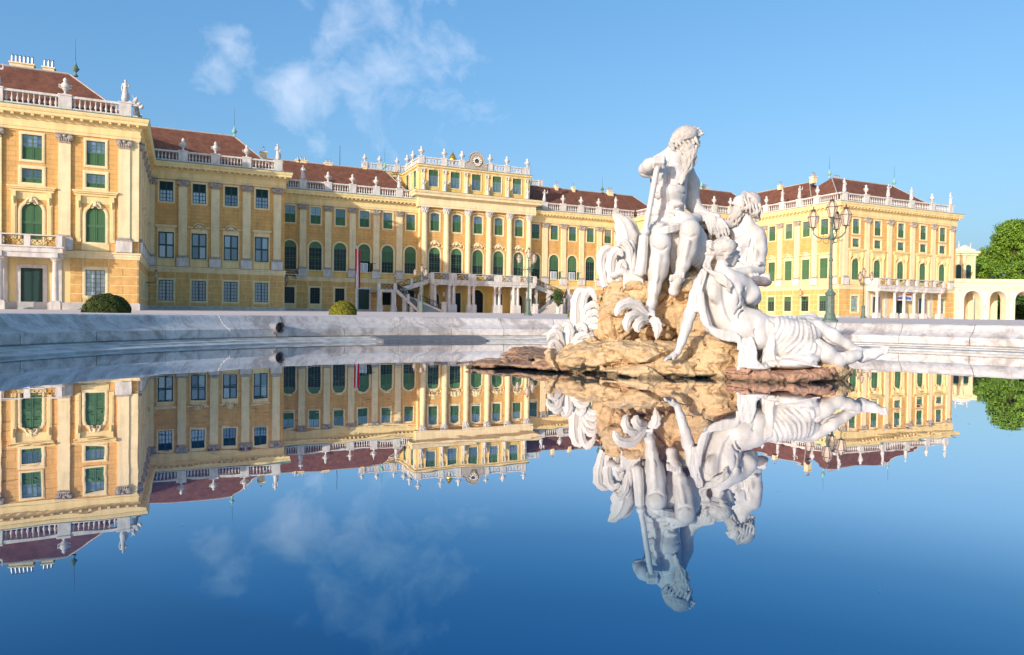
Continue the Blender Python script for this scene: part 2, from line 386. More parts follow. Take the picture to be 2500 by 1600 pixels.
STR = [(.0, 6.36), (.08, 6.36), (.08, 6.58), (.14, 6.62), (.14, 6.86), (.24, 6.92), (.24, 7.08), (0, 7.15)]
PLI = [(.0, .2), (.14, .2), (.14, 1.5), (.06, 1.57), (0, 1.57)]
def capital_mesh():
    mb = MB(); mb.box(-.78, .78, -.52, .05, .86, .98); mb.box(-.56, .56, -.36, .05, 0, .1); mb.box(-.48, .48, -.3, .05, .1, .86)
    for sx in (-1, 1):
        for r, y in ((.30, -.40), (.2, -.46), (.1, -.50)): mb.lathe([(r, y), (r, y+.1 if r < .3 else .03)], 10, (sx*.52, 0, .53), 'y')
    for k in range(5):
        x = -.4 + .2*k; mb.tube([(x, -.28, .08), (x*1.05, -.40, .3), (x*1.15, -.50, .42)], [.10, .09, .03], 5)
    mb.lathe([(.02, -.52), (.15, -.48), (.17, -.38)], 8, (0, 0, .72), 'y')
    return mb.mesh('capital', 'grey_stone')
def pilaster_mesh(w=1.12):
    return MB().box(-w/2, w/2, -.22, .02, 8.75, 18.5).mesh('pilaster', 'cream_light')
def pil_base_mesh(w=1.12):
    mb = MB(); mb.box(-w/2-.06, w/2+.06, -.28, .02, 8.66, 8.75); mb.box(-w/2-.10, w/2+.10, -.32, .02, 8.58, 8.66); mb.box(-w/2-.04, w/2+.04, -.26, .02, 8.50, 8.58); mb.box(-w/2-.16, w/2+.16, -.38, .02, 8.38, 8.50)
    return mb.mesh('pilaster_base', 'grey_stone')
def pil_ped_mesh(w=1.12):
    return MB().box(-w/2-.24, w/2+.24, -.34, .02, 7.15, 8.38).mesh('pedestal', 'white_stone')
BAL = [(.11, 0), (.11, .07), (.06, .12), (.10, .26), (.135, .36), (.10, .52), (.055, .70), (.05, .86), (.085, .90), (.05, .95), (.11, 1.0), (.11, 1.06)]
def baluster_mesh(n=8): return MB().lathe(BAL, n).mesh('baluster', 'white_stone', True, 50)
MOD = lambda: MB().prism([(-.13, 0), (.13, 0), (.13, .2), (-.13, .2)], -.48, .0).mesh('modillion', 'cream')
class Facade:
    def __init__(s, ox, oy, th, L, name):
        s.o = (ox, oy); s.th = th; s.L = L; s.c, s.s = math.cos(th), math.sin(th); s.holes = []; s.name = name
    def w(s, x, y=0, z=0): return (s.o[0] + x*s.c - y*s.s, s.o[1] + x*s.s + y*s.c, z)
    def put(s, name, me, x=0, z=0, y=0, parent=None): return obj(name, me, parent or palace, s.w(x, y, z), s.th)
    def window(s, kind, x, z, **kw):
        kwd = WK[kind]; me, sub = make_window(kind, **kwd)
        wo = s.put('window', me, x, z)
        for n, m, l in sub: obj(n, m, wo, l, local=True)
        s.holes.append((x-kwd['w']/2, x+kwd['w']/2, z, z+kwd['h'], kwd.get('rise', 0)))
        return wo
    def wall(s, z0, z1, material, name='wall', xa=None, xb=None):
        xa = 0 if xa is None else xa; xb = s.L if xb is None else xb
        hs = [h for h in s.holes if h[3] > z0 and h[2] < z1 and h[1] > xa and h[0] < xb]
        xs = sorted({xa, xb} | {max(xa, min(xb, q)) for h in hs for q in h[:2]}); zs = sorted({z0, z1} | {min(max(q, z0), z1) for h in hs for q in h[2:4]})
        mb = MB()
        for i in range(len(xs)-1):
            for j in range(len(zs)-1):
                cx, cz = (xs[i]+xs[i+1])/2, (zs[j]+zs[j+1])/2
                if any(h[0] < cx < h[1] and h[2] < cz < h[3] for h in hs): continue
                mb.add([(xs[i], 0, zs[j]), (xs[i+1], 0, zs[j]), (xs[i+1], 0, zs[j+1]), (xs[i], 0, zs[j+1])], [(0, 1, 2, 3)])
        for h in hs:
            if h[4] > 0 and z0 <= h[2] and h[3] <= z1:
                pts = outline(h[1]-h[0], h[3]-h[2], h[4])[1:-1]; cx = (h[0]+h[1])/2
                for a, b in zip(pts, pts[1:]):
                    mb.add([(cx+a[0], 0, h[2]+a[1]), (cx+b[0], 0, h[2]+b[1]), (cx+b[0], 0, h[3]), (cx+a[0], 0, h[3])], [(0, 1, 2, 3)])
        return s.put(name, mb.mesh(name, material))
    def blocks(s, wallobj, piers, rows, single=True, wins=()):
        """rusticated blocks: piers = (x0,x1) between openings; rows = z edges from top"""
        sizes = []
        for (a, b, modes) in piers:
            for r in range(len(rows)-1):
                zt, zb = rows[r], rows[r+1]; n = modes[r % len(modes)]
                if n == 0: continue
                for k in range(n):
                    x0, x1 = a+(b-a)*k/n, a+(b-a)*(k+1)/n; sizes.append((x0, x1, zb, zt))
        J = MB()
        for (x0, x1, zb, zt) in sizes:
            g = .05; w, h = round(x1-x0-2*g, 2), round(zt-zb-2*g, 2)
            if w < .12 or h < .12: continue
            def bm():
                e = .02; mb = MB()
                mb.add([(-w/2, 0, 0), (w/2, 0, 0), (w/2, 0, h), (-w/2, 0, h), (-w/2+e, -.055, e), (w/2-e, -.055, e), (w/2-e, -.055, h-e), (-w/2+e, -.055, h-e)],
                       [(4, 5, 6, 7), (0, 1, 5, 4), (1, 2, 6, 5), (2, 3, 7, 6), (3, 0, 4, 7)]); return mb.mesh('stone_block', 'ochre_block')
            if single: obj('stone_block', cached(('blk', w, h), bm), wallobj, ((x0+x1)/2, 0, zb+g), local=True)
            else:
                e = .02; cx = (x0+x1)/2; z = zb+g
                J.add([(cx-w/2, 0, z), (cx+w/2, 0, z), (cx+w/2, 0, z+h), (cx-w/2, 0, z+h), (cx-w/2+e, -.055, z+e), (cx+w/2-e, -.055, z+e), (cx+w/2-e, -.055, z+h-e), (cx-w/2+e, -.055, z+h-e)],
                      [(4, 5, 6, 7), (0, 1, 5, 4), (1, 2, 6, 5), (2, 3, 7, 6), (3, 0, 4, 7)])
        if not single: tag(obj('stone_blocks', J.mesh('stone_blocks', 'ochre_block'), wallobj, (0, 0, 0), local=True), kind='stuff')
    def bands(s, k0, k1, ent=True, string=True, plinth=True):
        if ent:
            s.put('entablature', MB().ext(ENT, 0, s.L, k0, k1).mesh('entablature', 'cream'))
            fl = [(.05, 21.803), (1.03, 21.764), (1.03, 21.86), (.0, 22.06)]
            s.put('gutter', MB().ext(fl, 0, s.L, k0, k1).mesh('gutter', 'copper'))
        if string: s.put('string_course', MB().ext(STR, 0, s.L, k0, k1).mesh('string_course', 'cream_light'))
        if plinth: s.put('plinth', MB().ext(PLI, 0, s.L, k0, k1).mesh('plinth', 'plinth'))
    def modillions(s, x0, x1, pitch, single=True):
        n = int((x1-x0)/pitch); me = cached('mod', MOD)
        host = s.put('cornice_bed', MB().box(x0, x1, -.34, -.29, 20.84, 21.0).mesh('cornice_bed', 'cream'))
        if single:
            for i in range(n+1): obj('modillion', me, host, (x0+(x1-x0)*i/n, -.34, 20.84), local=True)
        else:
            mb = MB()
            for i in range(n+1):
                x = x0+(x1-x0)*i/n; mb.box(x-.13, x+.13, -.82, -.34, 20.84, 21.04)
            tag(obj('modillions', mb.mesh('modillions', 'cream'), host, (0, 0, 0), local=True), kind='stuff')
    def pilaster(s, x, w=1.12):
        p = s.put('pilaster', cached(('pil', w), lambda: pilaster_mesh(w)), x)
        obj('capital', cached('cap', capital_mesh), p, (0, 0, 18.48), local=True)
        obj('pilaster_base', cached(('pb', w), lambda: pil_base_mesh(w)), p, (0, 0, 0), local=True)
        obj('pedestal', cached(('pp', w), lambda: pil_ped_mesh(w)), p, (0, 0, 0), local=True)
        return p
    def balustrade(s, x0, x1, peds, pw=1.22, single=True, z=22.02, pitch=.46, ends=True):
        b = s.put('balustrade', MB().box(x0, x1, .12, .62, z, z+.26).box(x0, x1, .14, .60, z+1.32, z+1.56).mesh('balustrade', 'white_stone'))
        pm = cached(('bp', pw, z), lambda: MB().box(-pw/2, pw/2, .06, .68, -.01, 1.60).box(-pw/2-.05, pw/2+.05, .01, .73, 1.5, 1.66).mesh('balustrade_pedestal', 'white_stone'))
        for p in peds: obj('balustrade_pedestal', pm, b, (p, 0, z), local=True)
        edges = sorted([x0] + [q for p in peds for q in (p-pw/2, p+pw/2)] + [x1])
        xs = []
        for a, c in zip(edges[0::2], edges[1::2]):
            if c-a < .5: continue
            n = max(1, int(round((c-a)/pitch))); xs += [a+(c-a)*(i+.5)/n for i in range(n)]
        if single:
            me = cached('bal', baluster_mesh)
            for x in xs: obj('baluster', me, b, (x, .37, z+.26), local=True)
        else:
            mb = MB()
            for x in xs: mb.lathe(BAL, 6, (x, .37, z+.26), cap=False)
            tag(obj('balusters', mb.mesh('balusters', 'white_stone', True, 50), b, (0, 0, 0), local=True), kind='stuff')
        return b
ROWS = [6.36, 5.47, 4.53, 3.53, 2.55, 1.57]
def scroll_ornament():
    mb = MB()
    for sx in (-1, 1):
        pts = [(sx*(.12+.42*math.sin(a*.9)), -.14, .1+.28*math.cos(a*1.4)) for a in np.linspace(0, 2.4, 8)]
        mb.tube(pts, [.09, .11, .12, .11, .10, .08, .07, .05], 6)
        pts = [(sx*(.35+.18*math.cos(a)), -.12, -.02+.16*math.sin(a)) for a in np.linspace(0, 5, 8)]
        mb.tube(pts, .06, 5)
    mb.lathe([(.02, -.32), (.17, -.26), (.23, -.14), (.2, -.02)], 9, (0, 0, .2), 'y'); mb.lathe([(.01, -.3), (.1, -.26), (.12, -.1)], 7, (0, 0, .48), 'y')
    for k in range(5):
        a = -1.1 + .55*k; mb.tube([(0, -.1, .2), (math.sin(a)*.4, -.16, .2+math.cos(a)*.4), (math.sin(a)*.52, -.08, .22+math.cos(a)*.46)], [.1, .08, .02], 5)
    return mb.mesh('ornament', 'cream_light', True, 50)
def l1_aedicule(fc, x):
    """side strips, consoles, entablature and cartouche round an arched window of the pavilions"""
    mb = MB()
    for sx in (-1, 1):
        mb.box(sx*1.56-.24, sx*1.56+.24, -.12, .01, 8.1, 13.05); mb.box(sx*1.56-.13, sx*1.56+.13, -.16, -.11, 8.5, 11.6)
        mb.box(sx*1.56-.2, sx*1.56+.2, -.36, -.1, 12.45, 13.05); mb.tube([(sx*1.56, -.3, 12.5), (sx*1.56, -.24, 12.1), (sx*1.56, -.14, 11.75)], [.17, .14, .05], 6)
    mb.box(-1.31, 1.31, -.05, .01, 12.25, 13.05); mb.box(-1.95, 1.95, -.2, .01, 13.05, 13.3); mb.box(-2.05, 2.05, -.36, .01, 13.3, 13.46); mb.box(-2.15, 2.15, -.46, .01, 13.46, 13.62)
    a = fc.put('window_surround', mb.mesh('window_surround', 'cream'), x)
    obj('cartouche', cached('scroll', scroll_ornament), a, (0, -.03, 11.95), local=True)
    fc.put('apron', MB().box(-1.3, 1.3, -.06, .01, 7.2, 8.0).mesh('apron', 'cream'), x)
def pediment(fc, x, arched, z=12.62):
    mb = MB(); mb.box(-1.12, 1.12, -.08, .01, 12.13, z)
    if not arched:
        mb.box(-1.32, 1.32, -.30, .01, z, z+.16); mb.box(-1.42, 1.42, -.40, .01, z+.16, z+.34)
    else:
        prof = [(-1.42, z+.1)] + [(.75*math.sin(a), z+.1+.58*math.cos(a)) for a in np.linspace(-1.57, 1.57, 11)] + [(1.42, z+.1)]
        up_ = [(x_, z_+.16) for x_, z_ in prof]
        for i in range(len(prof)-1):
            q = [prof[i], prof[i+1], up_[i+1], up_[i]]; mb.prism(q, -.36, .01)
    p = fc.put('pediment', mb.mesh('pediment', 'cream_light' if not arched else 'cream_light'), x)
    if arched: obj('cartouche', cached('scroll', scroll_ornament), p, (0, -.02, z+.06), local=True)
def apron(fc, x, w=2.3, z0=7.2, z1=8.2, m='cream'): fc.put('apron', cached(('apr', w, z0, z1, m), lambda: MB().box(-w/2, w/2, -.07, .01, z0, z1).mesh('apron', m)), x)
# ------------------------------------------------ pavilions (ends)
def pavilion(side):
    L = X1 - X0
    left = side < 0
    f = Facade(X0 if left else mx(X1), Y1, 0, L, 'pav')
    T = (lambda x: x - X0) if left else (lambda x: mx(x) - mx(X1))
    wx = [T(x) for x in (-8.5, -14.25, -20.65, -27.05, -32.8)]; px = [T(x) for x in (-5.8, -11.36, -17.4, -23.9, -29.94, -35.5)]
    vis = left
    for i, x in enumerate(wx):
        f.window('l1_up', x, 16.38); f.window('l1_mez', x, 14.0); f.window('l1_arch', x, 8.1); l1_aedicule(f, x)
    for x in (wx[0], wx[4]): f.window('l1_gnd', x, 2.35)
    for x in px: f.pilaster(x)
    # wrap-around corner strip
    f.put('corner_strip', MB().box(-.5, .5, -.10, .02, 8.4, 19.45).mesh('corner_strip', 'cream_light'), T(-4.87))
    dz = ground_z(T(-14.25) + f.o[0], Y1)
    for k, x in enumerate(wx[1:4]):
        dm = MB(); dm.box(-.97, .97, .1, .2, dz, 5.1)
        d = f.put('door', dm.mesh('door', 'door'), x)
        pan = MB()
        for sx in (-1, 1):
            for z0, z1 in ((dz+.2, dz+1.2), (dz+1.4, 3.9), (4.15, 4.95)): pan.box(min(sx*.1, sx*.87), max(sx*.1, sx*.87), .07, .11, z0, z1)
        pan.box(-.05, .05, .04, .11, dz, 5.1)
        obj('door_panel', pan.mesh('door_panel', 'door'), d, (0, 0, 0), local=True)
        fm = MB(); ring(fm, outline(1.94, 5.1, 0, zb=dz), outline(2.7, 5.48, 0, zb=dz), -.09, .0, .2, False); obj('door_frame', fm.mesh('door_frame', 'white_stone'), d, (0, 0, 0), local=True)
        f.holes.append((x-.97, x+.97, dz, 5.1, 0))
    w_up = f.wall(7.1, 19.5, 'ochre'); w_lo = f.wall(.2, 7.1, 'cream')
    pier = []
    def strip(a, b): return (min(T(a), T(b)), max(T(a), T(b)))
    e = (-4.4, -7.3); pier = [(*strip(*e), (1, 2, 1, 2, 1)), (*strip(-9.7, -10.9), (1, 1, 1, 1, 1)), (*strip(-7.34, -9.66), (1, 0, 0, 0, 0))]
    f.blocks(w_lo, pier, ROWS); f.blocks(w_lo, [(*strip(-7.34, -9.66), (1,))], [1.98, 1.57])
    for k, sx in ((0, 1), (1, 1)): pass
    pier = [(*strip(-36.8, -34.0), (1, 2, 1, 2, 1)), (*strip(-31.6, -30.4), (1, 1, 1, 1, 1)), (*strip(-31.64, -33.96), (1, 0, 0, 0, 0))]
    f.blocks(w_lo, pier, ROWS)
    f.bands(1, 1); f.modillions(.15, L-.15, .86, True)
    f.balustrade(.2, L-.2, [T(x) for x in (-5.75, -11.36, -17.4, -23.9, -29.94, -35.55)], single=left, pitch=.5)
    # courtyard-facing side
    D = Y2 - Y1
    g = Facade(X1, Y1, math.pi/2, D, 'pavside') if left else Facade(mx(X1), Y2, -math.pi/2, D, 'pavside')
    Q = (lambda y: y - Y1) if left else (lambda y: Y2 - y)
    sw = [Q(y) for y in (91.1, 95.2, 99.35, 103.55, 107.7)]
    for i, x in enumerate(sw):
        g.window('l3_up', x, 16.28); g.window('r_tall', x, 8.3); pediment(g, x, i not in (0, 4)); g.window('r_gnd', x, 2.35); apron(g, x)
    for y in (88.85, 93.15, 97.25, 101.45, 105.6, 109.5): g.pilaster(Q(y), 1.12 if y < 109 else .9)
    g.wall(7.1, 19.5, 'ochre'); wl = g.wall(.2, 7.1, 'cream')
    pr = []
    sws = sorted(sw)
    for a, b in zip([0]+sws, sws+[D]):
        lo = a + (1.16 if a > 0 else .05); hi = b - (1.16 if b < D else .05)
        if hi-lo > .3: pr.append((lo, hi, (1, 2, 1, 2, 1)))
    for x in sws: pr.append((x-1.12, x+1.12, (1, 0, 0, 0, 0)))
    g.blocks(wl, pr, ROWS, single=not left)
    k = (1, -1) if left else (-1, 1)
    g.bands(*k); g.modillions(.9 if left else 1.1, D-1.1 if left else D-.9, .86, True if left else False)
    g.balustrade(.75 if left else .1, D-.1 if left else D-.75, [Q(y) for y in (93.15, 97.25, 101.45, 105.6)], single=False)
    # portico with balcony
    cx = T(-20.65); yo = -1.9
    pt = thing('portico', ('white columned portico and balcony against the near left pavilion' if left else 'white columned portico with iron balcony on the far right pavilion'), 'portico', f.w(cx, yo, ground_z(*f.w(cx, yo)[:2])), 0, 'pavilion porticoes')
    base = WP[pt]; gz = base.z
    def pp(name, mb, m, smooth=False): return obj(name, mb.mesh(name, m, smooth, 40 if smooth else None), pt, (0, 0, -gz), local=True)
    hw = 9.45
    pp('balcony', MB().box(-hw, hw, -.62, 1.85, 6.62, 7.12).box(-hw-.12, hw+.12, -.75, 1.85, 7.12, 7.26).box(-hw+.15, hw-.15, -.5, 1.86, 6.1, 6.62), 'white_stone')
    for x in (-8.75, -4.0, -1.4, 1.4, 4.0, 8.75):
        c = pp('column', MB().lathe([(.36, gz+.95), (.30, 1.75), (.30, 2.4), (.25, 5.75)], 16, (x, 0, 0)), 'white_stone', True)
        obj('column_base', MB().box(x-.5, x+.5, -.5, .5, gz-.1, gz+.8).box(x-.42, x+.42, -.42, .42, gz+.8, gz+.95).mesh('column_base', 'white_stone'), c, (0, 0, 0), local=True)
        obj('column_capital', MB().box(x-.42, x+.42, -.42, .42, 5.95, 6.1).lathe([(.27, 5.72), (.4, 5.95)], 14, (x, 0, 0)).mesh('column_capital', 'white_stone'), c, (0, 0, 0), local=True)
        obj('bracket', MB().box(x-.3, x+.3, -.72, -.45, 6.12, 6.6).mesh('bracket', 'white_stone'), c, (0, 0, 0), local=True)
        pp('wall_strip', MB().box(x-.33, x+.33, 1.75, 1.92, gz, 6.1), 'white_stone')
    for x in (-9.15, -6.4, -4.0, -1.3, 1.3, 4.0, 6.4, 9.15):
        pp('balcony_post', MB().box(x-.27, x+.27, -.70, -.22, 7.26, 8.3), 'white_stone')
    pp('handrail', MB().box(-hw, hw, -.72, -.2, 8.3, 8.42).box(-hw, -hw+.5, -.2, 1.85, 8.3, 8.42).box(hw-.5, hw, -.2, 1.85, 8.3, 8.42).box(-hw, -hw+.5, -.2, 1.85, 7.26, 8.3).box(hw-.5, hw, -.2, 1.85, 7.26, 8.3), 'white_stone')
    edges = [-9.15, -6.4, -4.0, -1.3, 1.3, 4.0, 6.4, 9.15]
    for a, b in zip(edges, edges[1:]):
        pp('iron_panel', grille(a+.27, b-.27, 7.3, 8.28, -.46), 'gilt_iron')
def grille(x0, x1, z0, z1, y, th=.022):
    mb = MB(); w = x1-x0; h = z1-z0; n = max(1, int(round(w/(h*.95))))
    mb.box(x0, x1, y-.015, y+.015, z0, z0+.05); mb.box(x0, x1, y-.015, y+.015, z1-.05, z1)
    for k in range(n):
        cx = x0 + w*(k+.5)/n; cz = (z0+z1)/2; rw = w/n*.48; rh = h*.46
        for sx in (-1, 1):
            for sz in (-1, 1):
                pts = [(cx+sx*rw*(.52+.42*math.cos(a)*(1-a/9)), y, cz+sz*rh*(.5+.45*math.sin(a)*(1-a/9))) for a in np.linspace(-1.4, 4.6, 9)]
                mb.tube(pts, th, 4)
        mb.tube([(cx-rw, y, z0+.04), (cx, y, cz), (cx+rw, y, z1-.04)], th, 4); mb.tube([(cx-rw, y, z1-.04), (cx, y, cz), (cx+rw, y, z0+.04)], th, 4)
        mb.lathe([(.02, -.05), (.11, 0), (.02, .05)], 8, (cx, y, cz), 'y')
    return mb
# ------------------------------------------------ middle wings
def wing2(side):
    left = side < 0; L = X2 - X1
    f = Facade(X1 if left else mx(X2), Y2, 0, L, 'w2'); T = (lambda x: x - X1) if left else (lambda x: mx(x) - mx(X2))
    xs = [-2.09, 2.16, 6.42, 10.67]
    for i, x in enumerate(xs):
        x = T(x); f.window('l2_up', x, 16.27); f.window('l2_tall', x, 8.3); pediment(f, x, i in (1, 2)); f.window('l2_gnd', x, 2.3); apron(f, x)
    for x in (0.03, 4.28, 8.54, 12.85): f.pilaster(T(x))
    f.pilaster(T(-3.95), .8)
    f.wall(7.1, 19.5, 'ochre'); wl = f.wall(.2, 7.1, 'cream')
    pr = []; xs = sorted(T(x) for x in xs)
    for a, b in zip([0]+xs, xs+[L]):
        lo = a + (1.2 if a > 0 else .04); hi = b - (1.2 if b < L else .04)
        if hi-lo > .2: pr.append((lo, hi, (1, 2, 1, 2, 1) if hi-lo > 1 else (1,)))
    for x in xs: pr.append((x-1.16, x+1.16, (1, 0, 0, 0, 0)))
    f.blocks(wl, pr, ROWS, single=left); f.blocks(wl, [(x-1.16, x+1.16, (1,)) for x in xs], [2.0, 1.57], single=left)
    f.bands(*((-1, 1) if left else (1, -1))); f.modillions(1.15 if left else .1, L-.1 if left else L-1.15, .76, left)
    f.balustrade(.1, L-.2, [T(x) for x in (.03, 4.28, 8.54, 12.95)], single=left, pitch=.44)
    D = Y3 - Y2
    g = Facade(X2, Y2, math.pi/2, D, 's2') if left else Facade(mx(X2), Y3, -math.pi/2, D, 's2')
    for y in (3.0, 7.0, 11.0): g.window('l3_up', y if left else D-y, 16.28); g.window('r_tall', y if left else D-y, 8.3)
    g.wall(7.1, 19.5, 'ochre'); wl = g.wall(.2, 7.1, 'ochre_block'); g.bands(*((1, -1) if left else (-1, 1)))
    g.balustrade(.75 if left else .1, D-.1 if left else D-.75, [], single=False)
def wing3(side):
    left = side < 0; L = X3 - X2
    f = Facade(X2 if left else mx(X3), Y3, 0, L, 'w3'); T = (lambda x: x - X2) if left else (lambda x: mx(x) - mx(X3))
    xs = [16.54 + 4.25*i for i in range(6)]
    for i, x in enumerate(xs):
        t = T(x); f.window('l3_up', t, 16.22)
        wo = f.window('l3_arch2' if i in (0, 1, 2) else 'l3_arch', t, 8.25); apron(f, t, 2.5, 7.2, 8.05, 'yellow')
        if (left and i == 3) or (not left and i in (3, 4)):
            wu = MB().box(-.78, .62, -.14, .02, .06, 1.55); wu2 = MB().box(-.68, -.13, -.16, -.13, .16, 1.45).box(-.03, .52, -.16, -.13, .16, 1.45)
            o = obj('casement', wu.mesh('casement', 'white_paint'), wo, (0, 0, 0), local=True); 
            obj('casement_pane', wu2.mesh('casement_pane', 'curtain'), wo, (0, 0, 0), local=True)
            sh = MB(); slats(sh, 1.1, 1.6, 0, .02, 1.58, .02, y=.0); obj('open_shutter', sh.mesh('open_shutter', 'green' if not left else 'iron'), wo, (1.55, -.2, .02), local=True)
    for k, x in enumerate([16.54+4.25*i+2.13 for i in range(6)]):
        if k < 5: f.pilaster(T(x))
    gz = ground_z(30, Y3)
    for i, x in enumerate(xs):
        t = T(x)
        if i == 3:
            d = f.put('door', MB().box(-.98, .98, .12, .2, gz, 5.17).mesh('door', 'door'), t); f.holes.append((t-.98, t+.98, gz, 5.17, 0))
            fm = MB(); ring(fm, outline(1.96, 5.17, 0, zb=gz), outline(2.6, 5.55, 0, zb=gz), -.09, 0, .2, False); obj('door_frame', fm.mesh('door_frame', 'white_stone'), d, (0, 0, 0), local=True)
            pn = MB()
            for sx in (-1, 1):
                for z0, z1 in ((gz+.2, gz+1.1), (gz+1.3, 3.8), (4.05, 5.0)): pn.box(min(sx*.1, sx*.86), max(sx*.1, sx*.86), .08, .13, z0, z1)
            obj('door_panel', pn.mesh('door_panel', 'door'), d, (0, 0, 0), local=True)
        else: f.window('l3_gnd', t, 2.43)
    f.wall(7.1, 19.5, 'ochre'); wl = f.wall(.2, 7.1, 'cream')
    pr = []; xs = sorted(T(x) for x in xs)
    for a, b in zip([0]+xs, xs+[L]):
        lo = a + (1.16 if a > 0 else .04); hi = b - (1.16 if b < L else .04)
        if hi-lo > .2: pr.append((lo, hi, (1, 2, 1, 2, 1) if hi-lo > 1 else (1,)))
    for x in xs: pr.append((x-1.12, x+1.12, (1, 0, 0, 0, 0)))
    f.blocks(wl, pr, ROWS, single=left)
    f.bands(*((-1, 0) if left else (0, -1))); f.modillions(1.2 if left else .6, L-.6 if left else L-1.2, .72, False)
    f.balustrade(.1 if left else .6, L-.6 if left else L-.1, [T(16.54+4.25*i+2.13) for i in range(5)], single=left, pitch=.42)
for sd in (-1, 1): pavilion(sd); wing2(sd); wing3(sd)
# ------------------------------------------------ central block
CL, CR = X3, mx(X3); CW = CR - CL
fc = Facade(CL, YC, 0, CW, 'centre')
cwx = [XS + 4.3*k - CL for k in (-2, -1, 0, 1, 2)]; ccx = [XS + q - CL for q in (-10.65, -6.45, -2.15, 2.15, 6.45, 10.65)]
for i, x in enumerate(cwx):
    fc.window('c_up', x, 16.25); fc.window('l3_arch2' if i < 2 else 'l3_arch', x, 8.25)
    mb = MB(); pts = [(1.5*math.sin(a), 13.55 + .55*math.cos(a)*1.0) for a in np.linspace(-1.2, 1.2, 9)]
    mb.tube([(p_[0], -.12, p_[1]) for p_ in pts], .10, 6)
    for sx in (-1, 1): mb.tube([(sx*1.35, -.12, 13.7), (sx*1.5, -.14, 13.4), (sx*1.32, -.12, 13.1)], [.12, .13, .05], 6)
    ho = fc.put('window_hood', mb.mesh('window_hood', 'cream_light', True), x)
    obj('cartouche', cached('scroll', scroll_ornament), ho, (0, -.02, 13.75), local=True, scale=(1.5, 1.2, 1.25))
    mb = MB(); mb.tube([(1.3*math.sin(a), -.1, 19.75+.35*math.cos(a)) for a in np.linspace(-1.3, 1.3, 7)], .1, 6); mb.lathe([(.02, -.2), (.2, -.1), (.2, 0)], 8, (0, 0, 20.0), 'y')
    fc.put('window_hood', mb.mesh('window_hood', 'cream'), x); apron(fc, x, 2.5, 7.2, 8.05, 'yellow')
COLP = [(.70, 7.2), (.70, 8.35), (.62, 8.36), (.66, 8.46), (.66, 8.56), (.56, 8.62), (.60, 8.72), (.53, 8.8), (.535, 12.0), (.50, 16), (.455, 19.35)]
def corinth():
    mb = MB(); mb.lathe([(.46, 0), (.5, .08), (.45, .12), (.48, .5), (.66, .95), (.66, 1.0)], 14)
    for k in range(10):
        a = 2*math.pi*k/10; c_, s_ = math.cos(a), math.sin(a)
        mb.tube([(c_*.47, s_*.47, .1), (c_*.58, s_*.58, .4), (c_*.74, s_*.74, .52)], [.12, .12, .04], 5)
        a += .31; c_, s_ = math.cos(a), math.sin(a)
        mb.tube([(c_*.5, s_*.5, .45), (c_*.62, s_*.62, .75), (c_*.82, s_*.82, .86), (c_*.76, s_*.76, .72)], [.11, .11, .08, .06], 5)
    mb.box(-.72, .72, -.72, .72, 1.0, 1.16); return mb.mesh('capital', 'white_stone')
for x in ccx:
    c = fc.put('column', cached('ccol', lambda: MB().lathe(COLP, 20).mesh('column', 'cream_light', True, 40)), x, 0, -.30)
    obj('capital', cached('corinth', corinth), c, (0, 0, 19.33), local=True)
    obj('pedestal', cached('ccped', lambda: MB().box(-.8, .8, -.82, .3, 7.2, 8.36).mesh('pedestal', 'white_stone')), c, (0, 0, 0), local=True)
gz = ground_z(XS, YC)
for i, x in enumerate(cwx):
    w_, h_, r_ = (2.5, 5.6, 1.25) if i == 2 else (1.9, 4.9, .95 if i in (0, 4) else 0)
    dm = MB(); pts = outline(w_, h_, r_, zb=gz); dm.add([(a, .24, b) for a, b in pts], [tuple(range(len(pts)))[::-1]])
    d = fc.put('doorway', dm.mesh('doorway', 'glass_dark'), x); fm = MB(); ring(fm, pts, outline(w_+.5, h_+.25, r_+.25 if r_ else 0, zb=gz), -.06, 0, .24, False)
    obj('door_frame', fm.mesh('door_frame', 'cream'), d, (0, 0, 0), local=True)
    ir = MB(); ir.box(-.04, .04, .16, .22, gz, h_-.05)
    for k in range(1, 6): ir.box(-xmax(w_, h_, r_, gz+k*.75), xmax(w_, h_, r_, gz+k*.75), .17, .21, gz+k*.75-.02, gz+k*.75+.02)
    for k in (-1, 1): ir.box(k*w_/4-.02, k*w_/4+.02, .17, .21, gz, h_-.4)
    obj('door_grille', ir.mesh('door_grille', 'green_dark' if i % 2 else 'iron'), d, (0, 0, 0), local=True)
    fc.holes.append((x-w_/2, x+w_/2, gz, h_, r_))
fc.wall(7.1, 20.6, 'ochre'); fc.wall(.2, 7.1, 'yellow')
CEN = [(0, 20.5), (.55, 20.5), (.55, 20.85), (.62, 20.87), (.62, 21.2), (.55, 21.24), (.55, 22.1), (.68, 22.16), (.78, 22.36), (1.35, 22.42), (1.35, 22.78), (1.5, 22.9), (1.62, 23.15), (1.62, 23.28), (0, 23.34)]
fc.put('entablature', MB().ext(CEN, 0, CW, 1, 1).mesh('entablature', 'cream_light'))
fc.put('gutter', MB().ext([(.05, 23.345), (1.65, 23.29), (1.65, 23.36), (0, 23.44)], 0, CW, 1, 1).mesh('gutter', 'copper'))
fc.put('string_course', MB().ext(STR, 0, CW, 1, 1).mesh('string_course', 'cream_light'))
for sx, th in ((-1, -math.pi/2), (1, math.pi/2)):
    g = Facade(CL if sx < 0 else CR, Y3+3 if sx < 0 else YC, th, Y3+3-YC, 'cs')
    g.wall(.2, 20.6, 'cream'); k = (0, 1) if sx < 0 else (1, 0)
    g.put('entablature', MB().ext(CEN, 0, g.L, *k).mesh('entablature', 'cream_light')); g.put('gutter', MB().ext([(.05, 23.345), (1.65, 23.29), (1.65, 23.36), (0, 23.44)], 0, g.L, *k).mesh('gutter', 'copper'))
